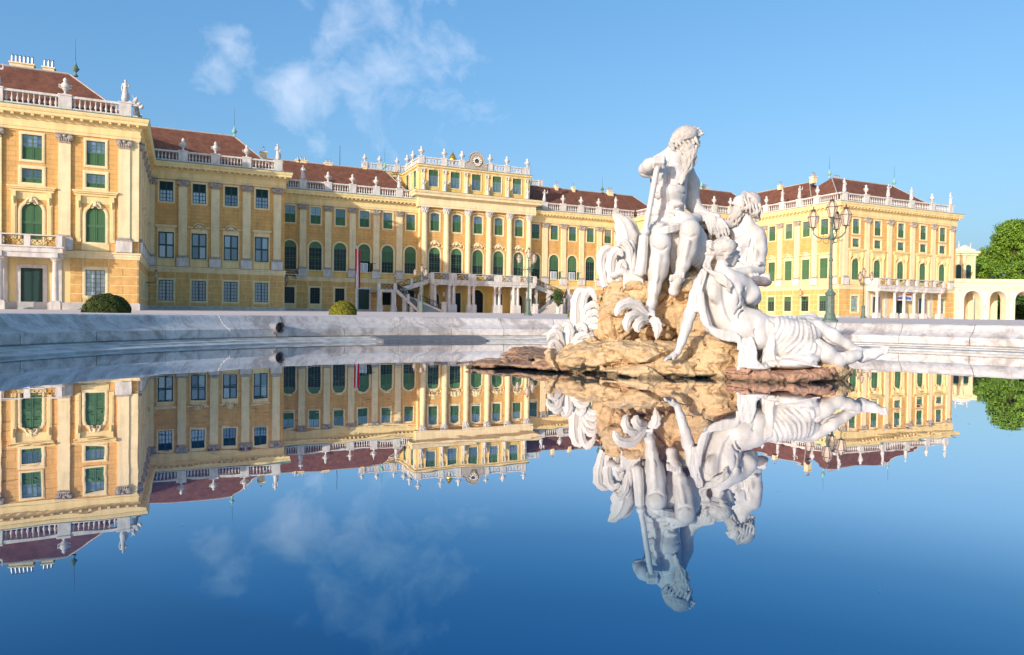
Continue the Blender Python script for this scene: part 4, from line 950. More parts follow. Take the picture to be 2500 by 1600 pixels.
for sd in (-1, 1):
    m = (lambda x: x) if sd < 0 else mx
    def bx(mb, x0, x1, y0, y1, z0, z1): a, b = sorted((m(x0), m(x1))); return mb.box(a, b, y0, y1, z0, z1)
    # landing
    sp_('landing', bx(bx(MB(), 30.3, 33.7, 118.3, 123.8, 4.6, 5.0), 30.2, 33.8, 118.2, 123.85, 4.86, 5.02), 'white_stone')
    for x, y in ((30.7, 118.7), (33.2, 118.7)):
        sp_('pillar', bx(bx(MB(), x-.36, x+.36, y-.36, y+.36, pz-.1, 4.6), x-.48, x+.48, y-.48, y+.48, pz-.1, pz+.9), 'white_stone')
    for x, y, z in ((30.5, 118.5, 5.0), (33.4, 118.5, 5.0)): sp_('newel', bx(MB(), x-.28, x+.28, y-.28, y+.28, z, z+1.15), 'white_stone')
    sp_('iron_panel', grille(*sorted((m(30.8), m(33.1))), 5.08, 6.0, 118.5, .03), 'iron')
    # lower flight: edge lines T (landing) -> B (ground)
    T1, T2 = Vector((33.7, 118.4, 5.0)), Vector((33.9, 120.9, 5.0)); B1, B2 = Vector((36.9, 115.4, pz)), Vector((41.6, 116.4, pz)); ns = 22
    fl = sp_('flight', MB().box(0, .01, 0, .01, pz-.4, pz-.39), 'white_stone')
    smb = MB()
    for i in range(ns):
        a0, a1 = i/ns, (i+1)/ns; z1 = 5.0-(5.0-pz)*a0 - (5.0-pz)/ns
        q = [T1.lerp(B1, a0), T1.lerp(B1, a1), T2.lerp(B2, a1), T2.lerp(B2, a0)]
        vs = [(m(p_.x), p_.y, z1 - .2) for p_ in q] + [(m(p_.x), p_.y, z1) for p_ in q]
        smb.add(vs, [(0, 1, 5, 4), (1, 2, 6, 5), (2, 3, 7, 6), (3, 0, 4, 7), (4, 5, 6, 7), (3, 2, 1, 0)])
    sp_('steps', smb, 'step', parent=fl)
    for (p0, p1) in ((T1, B1), (T2, B2)):
        a, b = Vector((m(p0.x), p0.y, p0.z)), Vector((m(p1.x), p1.y, p1.z))
        sp_('stringer', MB().add([a+Vector((0, -.16, -.55)), b+Vector((0, -.16, -.35)), b+Vector((0, -.16, .22)), a+Vector((0, -.16, .18)), a+Vector((0, .16, -.55)), b+Vector((0, .16, -.35)), b+Vector((0, .16, .22)), a+Vector((0, .16, .18))], [(0, 1, 2, 3), (7, 6, 5, 4), (3, 2, 6, 7), (0, 4, 5, 1), (1, 5, 6, 2), (0, 3, 7, 4)]), 'white_stone', parent=fl)
        sp_('iron_balustrade', slope_grille(a+Vector((0, 0, .2)), b+Vector((0, 0, .25)), 1.0, 5), 'iron', parent=fl)
        md = a.lerp(b, .5); sp_('rail_post', MB().box(md.x-.22, md.x+.22, md.y-.2, md.y+.2, md.z-.4, md.z+1.15), 'white_stone', parent=fl)
    for f_ in (.35, .68):
        p_ = T1.lerp(B1, f_); sp_('pillar', bx(MB(), p_.x-.3, p_.x+.3, p_.y+.0, p_.y+.55, pz-.1, p_.z-.3), 'white_stone')
    for j, b_ in enumerate((B1, B2)):
        sp_('newel', bx(bx(MB(), b_.x-.36, b_.x+.36, b_.y-.5, b_.y+.22, pz-.1, pz+1.7), b_.x-.44, b_.x+.44, b_.y-.58, b_.y+.3, pz+1.62, pz+1.8), 'white_stone')
        newel_lamp(m(b_.x), b_.y-.14, pz+1.8, nl_lab[(sd, 2-j)])
    newel_lamp(m(33.4), 118.5, 6.15, nl_lab[(sd, 0)])
    # upper flight to the balcony
    U1, U2 = Vector((33.9, 120.9, 5.0)), Vector((40.3, 120.9, 7.1)); um = MB(); nu = 13
    for i in range(nu):
        x0, x1 = U1.x+(U2.x-U1.x)*i/nu, U1.x+(U2.x-U1.x)*(i+1)/nu; z = 5.0+(i+1)*(2.1)/nu; bx(um, x0, x1, 121.0, 123.6, z-.35, z)
    uf = sp_('flight', um, 'step')
    a, b = Vector((m(33.9), 120.95, 5.0)), Vector((m(40.3), 120.95, 7.1))
    sp_('stringer', MB().add([a+Vector((0, -.15, -.7)), b+Vector((0, -.15, -.7)), b+Vector((0, -.15, .15)), a+Vector((0, -.15, .15)), a+Vector((0, .15, -.7)), b+Vector((0, .15, -.7)), b+Vector((0, .15, .15)), a+Vector((0, .15, .15))], [(0, 1, 2, 3), (7, 6, 5, 4), (3, 2, 6, 7), (0, 4, 5, 1), (1, 5, 6, 2), (0, 3, 7, 4)]), 'white_stone', parent=uf)
    sp_('iron_balustrade', slope_grille(a+Vector((0, 0, .15)), b+Vector((0, 0, .15)), 1.0, 5), 'iron', parent=uf)
    for f_ in (.5,): md = a.lerp(b, f_); sp_('rail_post', MB().box(md.x-.24, md.x+.24, md.y-.2, md.y+.2, md.z-.2, md.z+1.2), 'white_stone', parent=uf)
    for x in (36.2, 39.0): sp_('pillar', bx(MB(), x-.32, x+.32, 121.0, 121.7, pz-.1, 5.0+(x-33.9)/6.4*2.1-.6), 'white_stone')
# ================================================================== lamp posts
def lamp_post(x, y, lab, rz, scale=1.0):
    t = thing('lamp_post', lab, 'lamp post', (x, y, ground_z(x, y)-.01), rz, 'green lamp posts of the courtyard')
    t.scale = (scale,)*3
    def p_(n, mb, m='post_green', sm=True): return obj(n, cached(('lp', n), lambda: mb.mesh(n, m, sm, 40)), t, (0, 0, 0), local=True)
    p_('base', MB().lathe([(.46, 0), (.46, .12), (.36, .2), (.31, .34), (.31, .42), (.26, .5), (.24, 1.55), (.29, 1.62), (.31, 1.72), (.19, 1.82), (.14, 1.95)], 8), sm=False)
    p_('shaft', MB().lathe([(.125, 1.9), (.11, 2.0), (.095, 2.6), (.13, 2.68), (.09, 2.76), (.082, 3.6), (.13, 3.7), (.08, 3.82), (.07, 4.9), (.16, 5.0), (.17, 5.1), (.085, 5.25), (.075, 5.9), (.12, 5.96), (.05, 6.1)], 12))
    arm = MB().tube([(.08, 0, 5.05), (.45, 0, 4.98), (.8, 0, 5.08), (1.02, 0, 5.28), (1.05, 0, 5.5)], [.05, .045, .04, .038, .035], 6)
    arm.tube([(.3+.16*math.cos(a), 0, 4.86+.16*math.sin(a)) for a in np.linspace(1.5, 6.6, 10)], .022, 5); arm.tube([(.72+.15*math.cos(a), 0, 4.92+.14*math.sin(a)) for a in np.linspace(1.2, 6.2, 10)], .02, 5)
    arm.tube([(.12, 0, 5.25), (.35, 0, 5.3), (.5, 0, 5.18), (.42, 0, 5.08)], .02, 5)
    am = cached('lparm', lambda: arm.mesh('arm', 'post_green', True))
    for k in range(3):
        a = 2*math.pi*k/3 + .35; o = obj('arm', am, t, (0, 0, 0), a, local=True); lantern(t, 1.05*math.cos(a), 1.05*math.sin(a), 5.66, 1.2)
    lantern(t, 0, 0, 6.26, 1.2)
def at_d(u, d): q = P(u, 780, d); return q.x, q.y
lamp_post(*at_d(2026, 42.0), 'tall green lamp post with four lanterns to the right of the fountain statues', .1)
lamp_post(*at_d(1289, 76.0), 'green four-lantern lamp post in front of the staircase balcony', .3)
lamp_post(*at_d(2107, 103.0), 'small distant lamp post before the right pavilion portico', .9)
lamp_post(*at_d(1029, 108.0), 'distant lamp post at the foot of the left stair flight', .5)
# wall lanterns
def wall_lantern(x, y, z, rz, lab):
    t = thing('wall_lantern', lab, 'lantern', (x, y, z), rz, 'wall lanterns')
    obj('bracket', cached('wlb', lambda: MB().tube([(0, 0, 0), (0, -.5, -.12), (0, -.95, -.1), (0, -1.25, .1), (0, -1.25, .3)], .045, 6).tube([(0, -.3+.2*math.cos(a), -.3+.2*math.sin(a)) for a in np.linspace(0, 5.5, 9)], .025, 5).box(-.12, .12, -.04, .0, -.3, .3).mesh('bracket', 'iron')), t, (0, 0, 0), local=True)
    lantern(t, 0, -1.25, .42, 1.25)
wall_lantern(X1, 103.4, 4.6, math.pi/2, 'black bracket lantern on the shaded side wall of the left pavilion')
wall_lantern(15.9, Y3, 5.5, 0, 'black bracket lantern above the window where the left wings meet')
wall_lantern(mx(X1), 95.2, 4.9, -math.pi/2, 'bracket lantern on the sunlit side wall of the right pavilion')
for k, nm in ((-2.1, 'first'), (-1, 'second'), (1, 'third'), (2.1, 'fourth')):
    t = thing('hanging_lantern', nm+' lantern from the left hanging under the staircase balcony', 'lantern', (XS+4.3*k, 120.6, 6.5), 0, 'lanterns under the balcony')
    obj('chain', MB().lathe([(.02, -.5), (.02, .05)], 5).mesh('chain', 'iron'), t, (0, 0, 0), local=True); lantern(t, 0, 0, -1.5, 1.0)
# ================================================================== flag
fx = onY(869.5, 700, 117.0); gzf = ground_z(fx.x, 117)
fp = thing('flagpole', 'white flagpole beside the left wing door', 'flagpole', (fx.x, 117.0, gzf))
obj('pole', MB().lathe([(.11, 0), (.10, 1), (.06, 10.8), (.09, 10.85), (.02, 11.0)], 10).mesh('pole', 'white_paint', True, 40), fp, (0, 0, 0), local=True)
obj('yard', MB().tube([(-.3, -.1, 10.45), (.75, -.1, 10.35)], .03, 6).mesh('yard', 'zinc'), fp, (0, 0, 0), local=True)
fb = thing('banner', 'long red white red banner hanging from the flagpole', 'flag', (fx.x, 116.88, gzf))
mbn = [MB(), MB(), MB()]
rows_ = 18
def bnx(t, z): return (-.26 + .9*t, -.12*math.sin(t*11+z*.35) - .06*math.sin(z*.9+t*4), z)
for s_i, (t0, t1) in enumerate(((0, .33), (.33, .66), (.66, 1))):
    for j in range(rows_):
        z0, z1 = 3.85+6.55*j/rows_, 3.85+6.55*(j+1)/rows_
        for i in range(6):
            ta, tb = t0+(t1-t0)*i/6, t0+(t1-t0)*(i+1)/6; mbn[s_i].add([bnx(ta, z0), bnx(tb, z0), bnx(tb, z1), bnx(ta, z1)], [(0, 1, 2, 3)])
for mb_, m_ in zip(mbn, ('red_cloth', 'white_cloth', 'red_cloth')): obj('stripe', mb_.mesh('stripe', m_, True), fb, (0, 0, 0), local=True)
# ================================================================== topiary domes
mat('yew', (.075, .10, .018), .8, col2=(.030, .048, .010), vscale=7); mat('yew_gold', (.30, .27, .022), .8, col2=(.09, .11, .012), vscale=7)
def leaf_cloud(pts, nrm, size, mname, name):
    """many little two-triangle leaves at pts, turned about nrm"""
    n_ = len(pts); nrm = nrm/np.linalg.norm(nrm, axis=1, keepdims=True); jit = RNG.normal(size=(n_, 3)); nn = nrm + jit*.55; nn /= np.linalg.norm(nn, axis=1, keepdims=True)
    a = np.cross(nn, RNG.normal(size=(n_, 3))); a /= np.linalg.norm(a, axis=1, keepdims=True); b = np.cross(nn, a); s = (size*(.6+.8*RNG.random(n_)))[:, None]
    V = np.stack([pts-a*s, pts-b*s*.45, pts+a*s, pts+b*s*.45], 1).reshape(-1, 3); me = bpy.data.meshes.new(name); me.vertices.add(len(V)); me.vertices.foreach_set('co', V.ravel())
    me.loops.add(n_*4); me.loops.foreach_set('vertex_index', np.arange(n_*4)); me.polygons.add(n_); me.polygons.foreach_set('loop_start', np.arange(n_)*4); me.polygons.foreach_set('loop_total', np.full(n_, 4)); me.update(); me.validate(); me.materials.append(M[mname]); return me
def topiary(u, d, r, h, m, lab, n_=9000):
    x, y = at_d(u, d); gz_ = ground_z(x, y); t = thing('topiary_bush', lab, 'bush', (x, y, gz_), 0, 'clipped domed bushes')
    th = RNG.random(n_)*2*math.pi; ph = np.arccos(1-RNG.random(n_)*1.0); nr = np.stack([np.sin(ph)*np.cos(th), np.sin(ph)*np.sin(th), np.cos(ph)], 1); rad = 1 - .07*RNG.random(n_) + .025*np.sin(nr[:, 0]*17+nr[:, 2]*13)
    obj('crown', leaf_cloud(nr*rad[:, None]*np.array([r, r, h]), nr, .055, m, 'crown'), t, (0, 0, 0), local=True)
    obj('inner_foliage', MB().lathe([(r*.93*math.cos(a), h*.93*math.sin(a)) for a in np.linspace(0, 1.5, 8)], 20).mesh('inner_foliage', m), t, (0, 0, 0), local=True)
    obj('stem', MB().lathe([(.12, -.1), (.09, h*.5)], 8).mesh('stem', 'lamp_frame'), t, (0, 0, 0), local=True)
topiary(261, 33, 1.02, .90, 'yew', 'dark green clipped dome bush before the left pavilion', 12000)
topiary(837, 52, 1.02, 1.06, 'yew_gold', 'golden green clipped dome bush near the flagpole')
topiary(1413, 56, .9, .95, 'yew_gold', 'golden clipped bush half hidden by the left stone plant')

# floating petals and leaves on the water
mat('petal', (.55, .56, .50), .7, col2=(.30, .34, .30), vscale=30)
fl_ = MB(); rg = np.random.default_rng(21)
for i in range(420):
    a = rg.random()*2*math.pi; r = (BR-2.2)*math.sqrt(rg.random()); x, y = BC.x+r*math.cos(a), BC.y+r*math.sin(a); s_ = (.002+.0045*rg.random()**2)*min(2.2, max(.55, math.hypot(x, y)/3)); b = rg.random()*6.28; e = .35+.4*rg.random()
    fl_.add([(x+s_*(math.cos(t)*math.cos(b)-e*math.sin(t)*math.sin(b)), y+s_*(math.cos(t)*math.sin(b)+e*math.sin(t)*math.cos(b)), .0035) for t in np.linspace(0, 5.4, 7)], [tuple(range(7))])
tag(obj('floating_petals', fl_.mesh('floating_petals', 'petal')), 'tiny pale petals scattered over the water', 'petals', None, 'stuff')
# banner over the right portico door
bq = thing('door_banner', 'small white and blue banner over the far right portico doorway', 'banner', (mx(-20.65)-.3, Y1-1.2, 5.3))
obj('cloth', MB().box(-2.1, 2.1, -.03, .03, -.75, .75).mesh('cloth', 'white_cloth'), bq, (0, 0, 0), local=True)
mat('blue_print', (.10, .15, .5), .8); mat('orange_print', (.75, .25, .06), .8)
obj('blue_band', MB().prism([(-1.9, -.55), (1.9, -.55), (1.9, -.15), (-.4, .05), (-1.9, -.1)], -.036, -.031).mesh('blue_band', 'blue_print'), bq, (0, 0, 0), local=True)
obj('orange_band', MB().box(-2.08, -1.7, -.036, -.031, -.7, .7).box(.2, 1.9, -.036, -.031, .3, .55).mesh('orange_band', 'orange_print'), bq, (0, 0, 0), local=True)
# ================================================================== sculptures: signed-distance modelling
def marble(name, col, col2, vs=5):
    m = mat(name, col, .62, col2=col2, vscale=vs, detail=8, bump=.4, bscale=34, spec=.35, dist=.014); stain(name, .55, (5, 5, 1.1), .46, .70, (.60, .57, .52)); return m
marble('marble', (.67, .655, .625), (.56, .53, .48)); marble('marble_hair', (.62, .595, .55), (.46, .42, .36), 9)
def fbm(p, sc, oct=4, seed=0):
    """lattice value noise on points (n,3)"""
    rs_ = np.random.default_rng(seed); tab = rs_.random(4096).astype(np.float32); out = np.zeros(p.shape[:-1], np.float32); amp = .5
    for o in range(oct):
        q = p*sc; i = np.floor(q).astype(np.int64); f = (q-i).astype(np.float32); f = f*f*(3-2*f); r = 0
        for dx in (0, 1):
            for dy in (0, 1):
                for dz in (0, 1):
                    hsh = ((i[..., 0]+dx)*73856093 ^ (i[..., 1]+dy)*19349663 ^ (i[..., 2]+dz)*83492791) & 4095
                    w = (f[..., 0] if dx else 1-f[..., 0])*(f[..., 1] if dy else 1-f[..., 1])*(f[..., 2] if dz else 1-f[..., 2]); r = r + tab[hsh]*w
        out += amp*r; amp *= .5; sc *= 2.03
    return out
RT = np.array([cyw, -syw, 0]); FWH = np.array([syw, cyw, 0]); UPV = np.array([0, 0, 1.0])
class SDF:
    def __init__(s, D, h=.015): s.D = D; s.h = h; s.pr = []
    def p(s, q): return np.array(P(q[0], q[1], s.D + (q[2] if len(q) > 2 else 0)))
    def r(s, px, dd=0): return px*(s.D+dd)/F_PX
    def chain(s, pts, k=.05, sub=False):
        for a, b in zip(pts, pts[1:]): s.pr.append(('c', s.p(a), s.p(b), s.r(a[3], a[2]), s.r(b[3], b[2]), k, sub))
        return s
    def ell(s, u, v, dd, rx, ry, rz, k=.05, tilt=0.0, yaw=0.0, sub=False):
        c_, s_ = math.cos(tilt), math.sin(tilt); e, g = math.cos(yaw), math.sin(yaw)
        A0 = RT*c_ + UPV*s_; A2 = -RT*s_ + UPV*c_; A1 = FWH
        A0, A1 = A0*e + A1*g, -A0*g + A1*e
        s.pr.append(('e', s.p((u, v, dd)), np.stack([A0, A1, A2]), np.array([s.r(rx, dd), s.r(ry, dd), s.r(rz, dd)]), k, sub)); return s
    def strand(s, pts, r0, r1, k=.008, n=7, wav=0.0, ph=0.0):
        """smooth strand through control points (u,v,dd)"""
        pts = np.array(pts, float); m = len(pts); T = np.linspace(0, m-1, n); out = []
        for t in T:
            i = min(int(t), m-2); f = t-i; p0, p1, p2, p3 = pts[max(i-1, 0)], pts[i], pts[i+1], pts[min(i+2, m-1)]
            q = .5*((2*p1)+(-p0+p2)*f+(2*p0-5*p1+4*p2-p3)*f*f+(-p0+3*p1-3*p2+p3)*f**3)
            w = wav*math.sin(ph+t*3.0); tt = t/(m-1); out.append((q[0]+w, q[1]+w*.4, q[2], r0+(r1-r0)*tt))
        return s.chain(out, k)
    def freeze(s):
        """remember the forms so far; later strands can be laid on their visible skin"""
        c = [q for q in s.pr if q[0] == 'c' and not q[6]]; e = [q for q in s.pr if q[0] == 'e' and not q[5]]
        s.fc = [np.array([q[i] for q in c]) for i in (1, 2, 3, 4)] if c else None
        s.fe = [np.array([q[i] for q in e]) for i in (1, 2, 3)] if e else None
        return s
    def skin(s, u, v, default=0.0):
        r = ray(u, v); r = np.array(r)/(r.x*syw + r.y*cyw); o = np.array((0, 0, EYE)); t = s.D-1.3
        for _ in range(70):
            p = o + r*t; d = 9.
            if s.fc:
                A, B, r0, r1 = s.fc; ab = B-A; q = np.clip(((p-A)*ab).sum(1)/np.maximum((ab*ab).sum(1), 1e-9), 0, 1); d = min(d, (np.sqrt(((p-A-ab*q[:, None])**2).sum(1))-(r0+(r1-r0)*q)).min())
            if s.fe:
                Cc, R, rad = s.fe; e = np.einsum('nij,nj->ni', R, p-Cc)/rad; k0 = np.sqrt((e*e).sum(1)); k1 = np.sqrt(((e/rad)**2).sum(1))+1e-6; d = min(d, (k0*(k0-1)/k1).min())
            if d < .003: return t-s.D
            t += max(d*.9, .004)
            if t > s.D+1.3: break
        return None
    def lay(s, pts, r0, r1, k=.008, n=9, wav=0.0, ph=0.0, lift=0.0, sub=False, fall=0.0):
        """strand on the visible skin through (u,v) points"""
        pts = np.array(pts, float); m = len(pts); out = []; last = None
        for t in np.linspace(0, m-1, n):
            i = min(int(t), m-2); f = t-i; p0, p1, p2, p3 = pts[max(i-1, 0)], pts[i], pts[i+1], pts[min(i+2, m-1)]
            q = .5*((2*p1)+(-p0+p2)*f+(2*p0-5*p1+4*p2-p3)*f*f+(-p0+3*p1-3*p2+p3)*f**3); w = wav*math.sin(ph+t*3.0); u, v = q[0]+w, q[1]+w*.5
            dd = s.skin(u, v)
            if dd is None: dd = last
            if dd is None: continue
            last = dd; out.append((u, v, dd-lift, r0+(r1-r0)*t/(m-1)))
        if len(out) > 1: s.chain(out, k, sub)
        return s
    def groove(s, pts, r=2.5, k=.02, n=8): return s.lay(pts, r, r*.7, k*.8, n, lift=s.r(r)*.62, sub=True)
    def bump(s, u, v, rx, ry, rz, k=.05, tilt=0.0):
        dd = s.skin(u, v); return s.ell(u, v, (dd if dd is not None else 0)+s.r(ry)*.45, rx, ry, rz, k, tilt)
    def build(s, name, material, noise=None, smooth=True):
        h = s.h; lo = np.full(3, 1e9); hi = -lo
        bbs = []
        for q in s.pr:
            if q[0] == 'c': m = max(q[3], q[4]); a, b = np.minimum(q[1], q[2])-m, np.maximum(q[1], q[2])+m; k = q[5]
            else: m = np.sqrt(((q[2]*q[3][:, None])**2).sum(0)); a, b = q[1]-m, q[1]+m; k = q[4]
            pad = k + 3*h + (noise[1] if noise else 0); bbs.append((a-pad, b+pad)); lo = np.minimum(lo, a-pad); hi = np.maximum(hi, b+pad)
        n = np.ceil((hi-lo)/h).astype(int)+1; F = np.full(n, .5, np.float32)
        ax = [(lo[i] + h*np.arange(n[i])).astype(np.float32) for i in range(3)]
        for q, (a, b) in zip(s.pr, bbs):
            i0 = np.clip(np.floor((a-lo)/h).astype(int), 0, n-1); i1 = np.clip(np.ceil((b-lo)/h).astype(int)+1, 1, n); sl = tuple(slice(i0[i], i1[i]) for i in range(3))
            X = ax[0][sl[0]][:, None, None]; Y = ax[1][sl[1]][None, :, None]; Z = ax[2][sl[2]][None, None, :]
            if q[0] == 'c':
                A, B = q[1], q[2]; d = B-A; L = max(float(d@d), 1e-9)
                t = np.clip(((X-A[0])*d[0]+(Y-A[1])*d[1]+(Z-A[2])*d[2])/L, 0, 1)
                dist = np.sqrt((X-A[0]-t*d[0])**2+(Y-A[1]-t*d[1])**2+(Z-A[2]-t*d[2])**2) - (q[3]+(q[4]-q[3])*t); k, sub = q[5], q[6]
            else:
                c, R, rad = q[1], q[2], q[3]; x, y, z = X-c[0], Y-c[1], Z-c[2]; k0 = 0; k1 = 0
                for i in range(3):
                    e = (x*R[i][0]+y*R[i][1]+z*R[i][2])/rad[i]; k0 = k0+e*e; k1 = k1+(e/rad[i])**2
                k0 = np.sqrt(k0); k1 = np.sqrt(k1)+1e-6; dist = k0*(k0-1)/k1; k, sub = q[4], q[5]
            f = F[sl]
            if sub: dist = -dist; hh = np.maximum(k-np.abs(f-dist), 0)/k; F[sl] = np.maximum(f, dist)+hh*hh*k*.25
            else: hh = np.maximum(k-np.abs(f-dist), 0)/k; F[sl] = np.minimum(f, dist)-hh*hh*k*.25
        if noise:
            G = np.stack(np.meshgrid(*ax, indexing='ij'), -1); near = np.abs(F) < noise[1]*1.5+2*h; pts = G[near]
            F[near] += noise[1]*(noise[2](pts))
        return nets(F, lo, h, name, material, smooth)
def nets(F, lo, h, name, material, smooth=True):
    S_ = F < 0; n = np.array(F.shape); cnt = 0; acc = np.zeros(tuple(n-1), np.int8)
    cs = [(i, j, k) for i in (0, 1) for j in (0, 1) for k in (0, 1)]
    def cut(A, c): return A[c[0]:n[0]-1+c[0], c[1]:n[1]-1+c[1], c[2]:n[2]-1+c[2]]
    for c in cs: acc += cut(S_, c).astype(np.int8)
    idx = np.argwhere((acc > 0) & (acc < 8)); ids = np.full(tuple(n-1), -1, np.int64); ids[tuple(idx.T)] = np.arange(len(idx))
    V = np.zeros((len(idx), 3)); W = np.zeros(len(idx))
    for a in range(8):
        for b in range(a+1, 8):
            ca, cb = np.array(cs[a]), np.array(cs[b])
            if np.abs(ca-cb).sum() != 1: continue
            fa = F[tuple((idx+ca).T)]; fb = F[tuple((idx+cb).T)]; m = (fa < 0) != (fb < 0); t = fa[m]/(fa[m]-fb[m])
            V[m] += ca + (cb-ca)*t[:, None]; W[m] += 1
    V = lo + (idx + V/W[:, None])*h; quads = []
    for a in range(3):
        b, c = (a+1) % 3, (a+2) % 3
        sA = [slice(None)]*3; sB = [slice(None)]*3; sA[a] = slice(0, n[a]-1); sB[a] = slice(1, n[a]); ch = S_[tuple(sA)] != S_[tuple(sB)]
        e = np.argwhere(ch); e = e[(e[:, b] > 0) & (e[:, c] > 0) & (e[:, b] < n[b]-1) & (e[:, c] < n[c]-1)]
        ob = np.zeros(3, int); ob[b] = 1; oc = np.zeros(3, int); oc[c] = 1
        q = np.stack([ids[tuple((e-ob-oc).T)], ids[tuple((e-oc).T)], ids[tuple(e.T)], ids[tuple((e-ob).T)]], 1)
        ins = S_[tuple(e.T)]; q[~ins] = q[~ins][:, ::-1]; quads.append(q)
    Q = np.concatenate(quads); Q = Q[(Q >= 0).all(1)]
    org = V.mean(0); org[2] = V[:, 2].min()
    me = bpy.data.meshes.new(name); me.vertices.add(len(V)); me.vertices.foreach_set('co', (V-org).ravel()); me.loops.add(len(Q)*4); me.loops.foreach_set('vertex_index', Q.ravel())
    me.polygons.add(len(Q)); me.polygons.foreach_set('loop_start', np.arange(len(Q))*4); me.polygons.foreach_set('loop_total', np.full(len(Q), 4))
    me.polygons.foreach_set('use_smooth', np.full(len(Q), smooth)); me.update(); me.validate(); me.materials.append(M[material]); return me, Vector(org)
def part(sdf, name, material, parent, noise=None):
    me, org = sdf.build(name, material, noise); return obj(name, me, parent, org)
def blade(mb, pts, wid, thick=.035, droop=.25, D=None, keel=.3):
    """curved stone leaf: pts (u,v,d), wid half-width px along the way"""
    ctr = [Vector(P(*q)) for q in pts]; m = len(pts); n_ = 14; C_ = []; Wd = []
    for t in np.linspace(0, m-1, n_):
        i = min(int(t), m-2); f = t-i; p0, p1, p2, p3 = ctr[max(i-1, 0)], ctr[i], ctr[i+1], ctr[min(i+2, m-1)]
        C_.append(.5*((2*p1)+(-p0+p2)*f+(2*p0-5*p1+4*p2-p3)*f*f+(-p0+3*p1-3*p2+p3)*f**3)); Wd.append((wid[i]+(wid[min(i+1, m-1)]-wid[i])*f)*PX(pts[0][2]))
    K = 9; V = []; view = Vector(FWH)
    for i, c in enumerate(C_):
        t = (C_[min(i+1, n_-1)]-C_[max(i-1, 0)]).normalized(); sd_ = t.cross(view).normalized(); nr = sd_.cross(t).normalized()
        if nr.dot(view) > 0: nr = -nr
        w = Wd[i]
        ser = 1 + .13*math.sin(i*2.4)
        for side in (0, 1):
            for k in range(K):
                x = -1+2*k/(K-1); bulge = keel*w*(1-x*x) + .10*w*math.cos(x*9.0)*(1-abs(x)) - (0 if side == 0 else thick*(1-.55*abs(x))) ; V.append(c + sd_*x*w*ser + nr*bulge)
    o = []; R = 2*K
    for i in range(n_-1):
        for k in range(K-1):
            o.append((i*R+k, i*R+k+1, (i+1)*R+k+1, (i+1)*R+k)); o.append((i*R+K+k+1, i*R+K+k, (i+1)*R+K+k, (i+1)*R+K+k+1))
        o.append((i*R, (i+1)*R, (i+1)*R+K, i*R+K)); o.append((i*R+K-1, i*R+2*K-1, (i+1)*R+2*K-1, (i+1)*R+K-1))
    o.append(tuple(range(K)) + tuple(range(2*K-1, K-1, -1))); e = (n_-1)*R; o.append(tuple(e+k for k in range(K)) + tuple(e+k for k in range(2*K-1, K-1, -1)))
    mb.add(V, o); return mb
def stone_leaf(pts, wid, parent, **kw):
    mb = MB(); blade(mb, pts, wid, **kw); org = Vector(mb.v[0]); mb.v = [tuple(Vector(v)-org) for v in mb.v]
    me = mb.mesh('leaf', 'marble', True, 60); bm_ = obj('leaf', me, parent, org); return bm_
# ------------------------------------------------ river god with oar
A = thing('statue', 'white marble bearded god seated highest on the rocks holding an oar', 'statue', P(1630, 700, 9.8), 0, 'fountain figures')
g = SDF(10.0, .012)
g.chain([(1628, 562, .05, 40), (1627, 525, .05, 37.5), (1631, 475, .04, 40), (1633, 430, .03, 41), (1634, 404, .04, 30)], .10)
g.ell(1612, 430, -.15, 23, 17, 17, .05, .2); g.ell(1655, 432, -.14, 22, 17, 17, .05, -.1); g.ell(1630, 470, -.06, 42, 38, 26, .06)
g.ell(1646, 519, -.17, 24, 15, 8, .025, -.15); g.ell(1640, 538, -.18, 32, 15, 10, .025, -.1); g.ell(1650, 500, -.15, 20, 15, 9, .025); g.ell(1604, 520, -.05, 16, 20, 26, .05)
g.chain([(1604, 402, .06, 21), (1590, 408, .0, 20), (1578, 414, -.12, 18)], .06); g.chain([(1578, 415, -.13, 18), (1586, 404, -.28, 16.5), (1600, 394, -.42, 11)], .035)
g.ell(1609, 391, -.45, 13, 12, 10, .025)
for a_, b_ in ((1598, 1596), (1605, 1603), (1611.5, 1610), (1618, 1618.5)): g.chain([(a_+2, 386, -.49, 5), (a_+.5, 397, -.545, 4.7), (b_, 409, -.50, 4.0)], .006)
g.chain([(1619, 388, -.46, 5), (1624, 397, -.48, 5), (1621, 408, -.50, 4)], .010)
g.chain([(1664, 402, .14, 24), (1688, 448, .32, 18), (1692, 500, .30, 16), (1716, 526, .18, 14), (1750, 531, .08, 10)], .06)
g.chain([(1614, 390, .08, 15), (1640, 379, .06, 19), (1656, 360, .03, 18)], .06); g.chain([(1640, 395, -.02, 21), (1662, 368, -.02, 18)], .05)
g.ell(1673, 337, .0, 31, 25, 25, .03, .35); g.ell(1689, 346, .03, 15, 17, 20, .03, .3); g.ell(1704, 348, .03, 6, 5, 7, .010, .5); g.ell(1691, 365, .02, 9, 10, 8, .02); g.ell(1702, 336, .02, 7, 11, 4.5, .010)
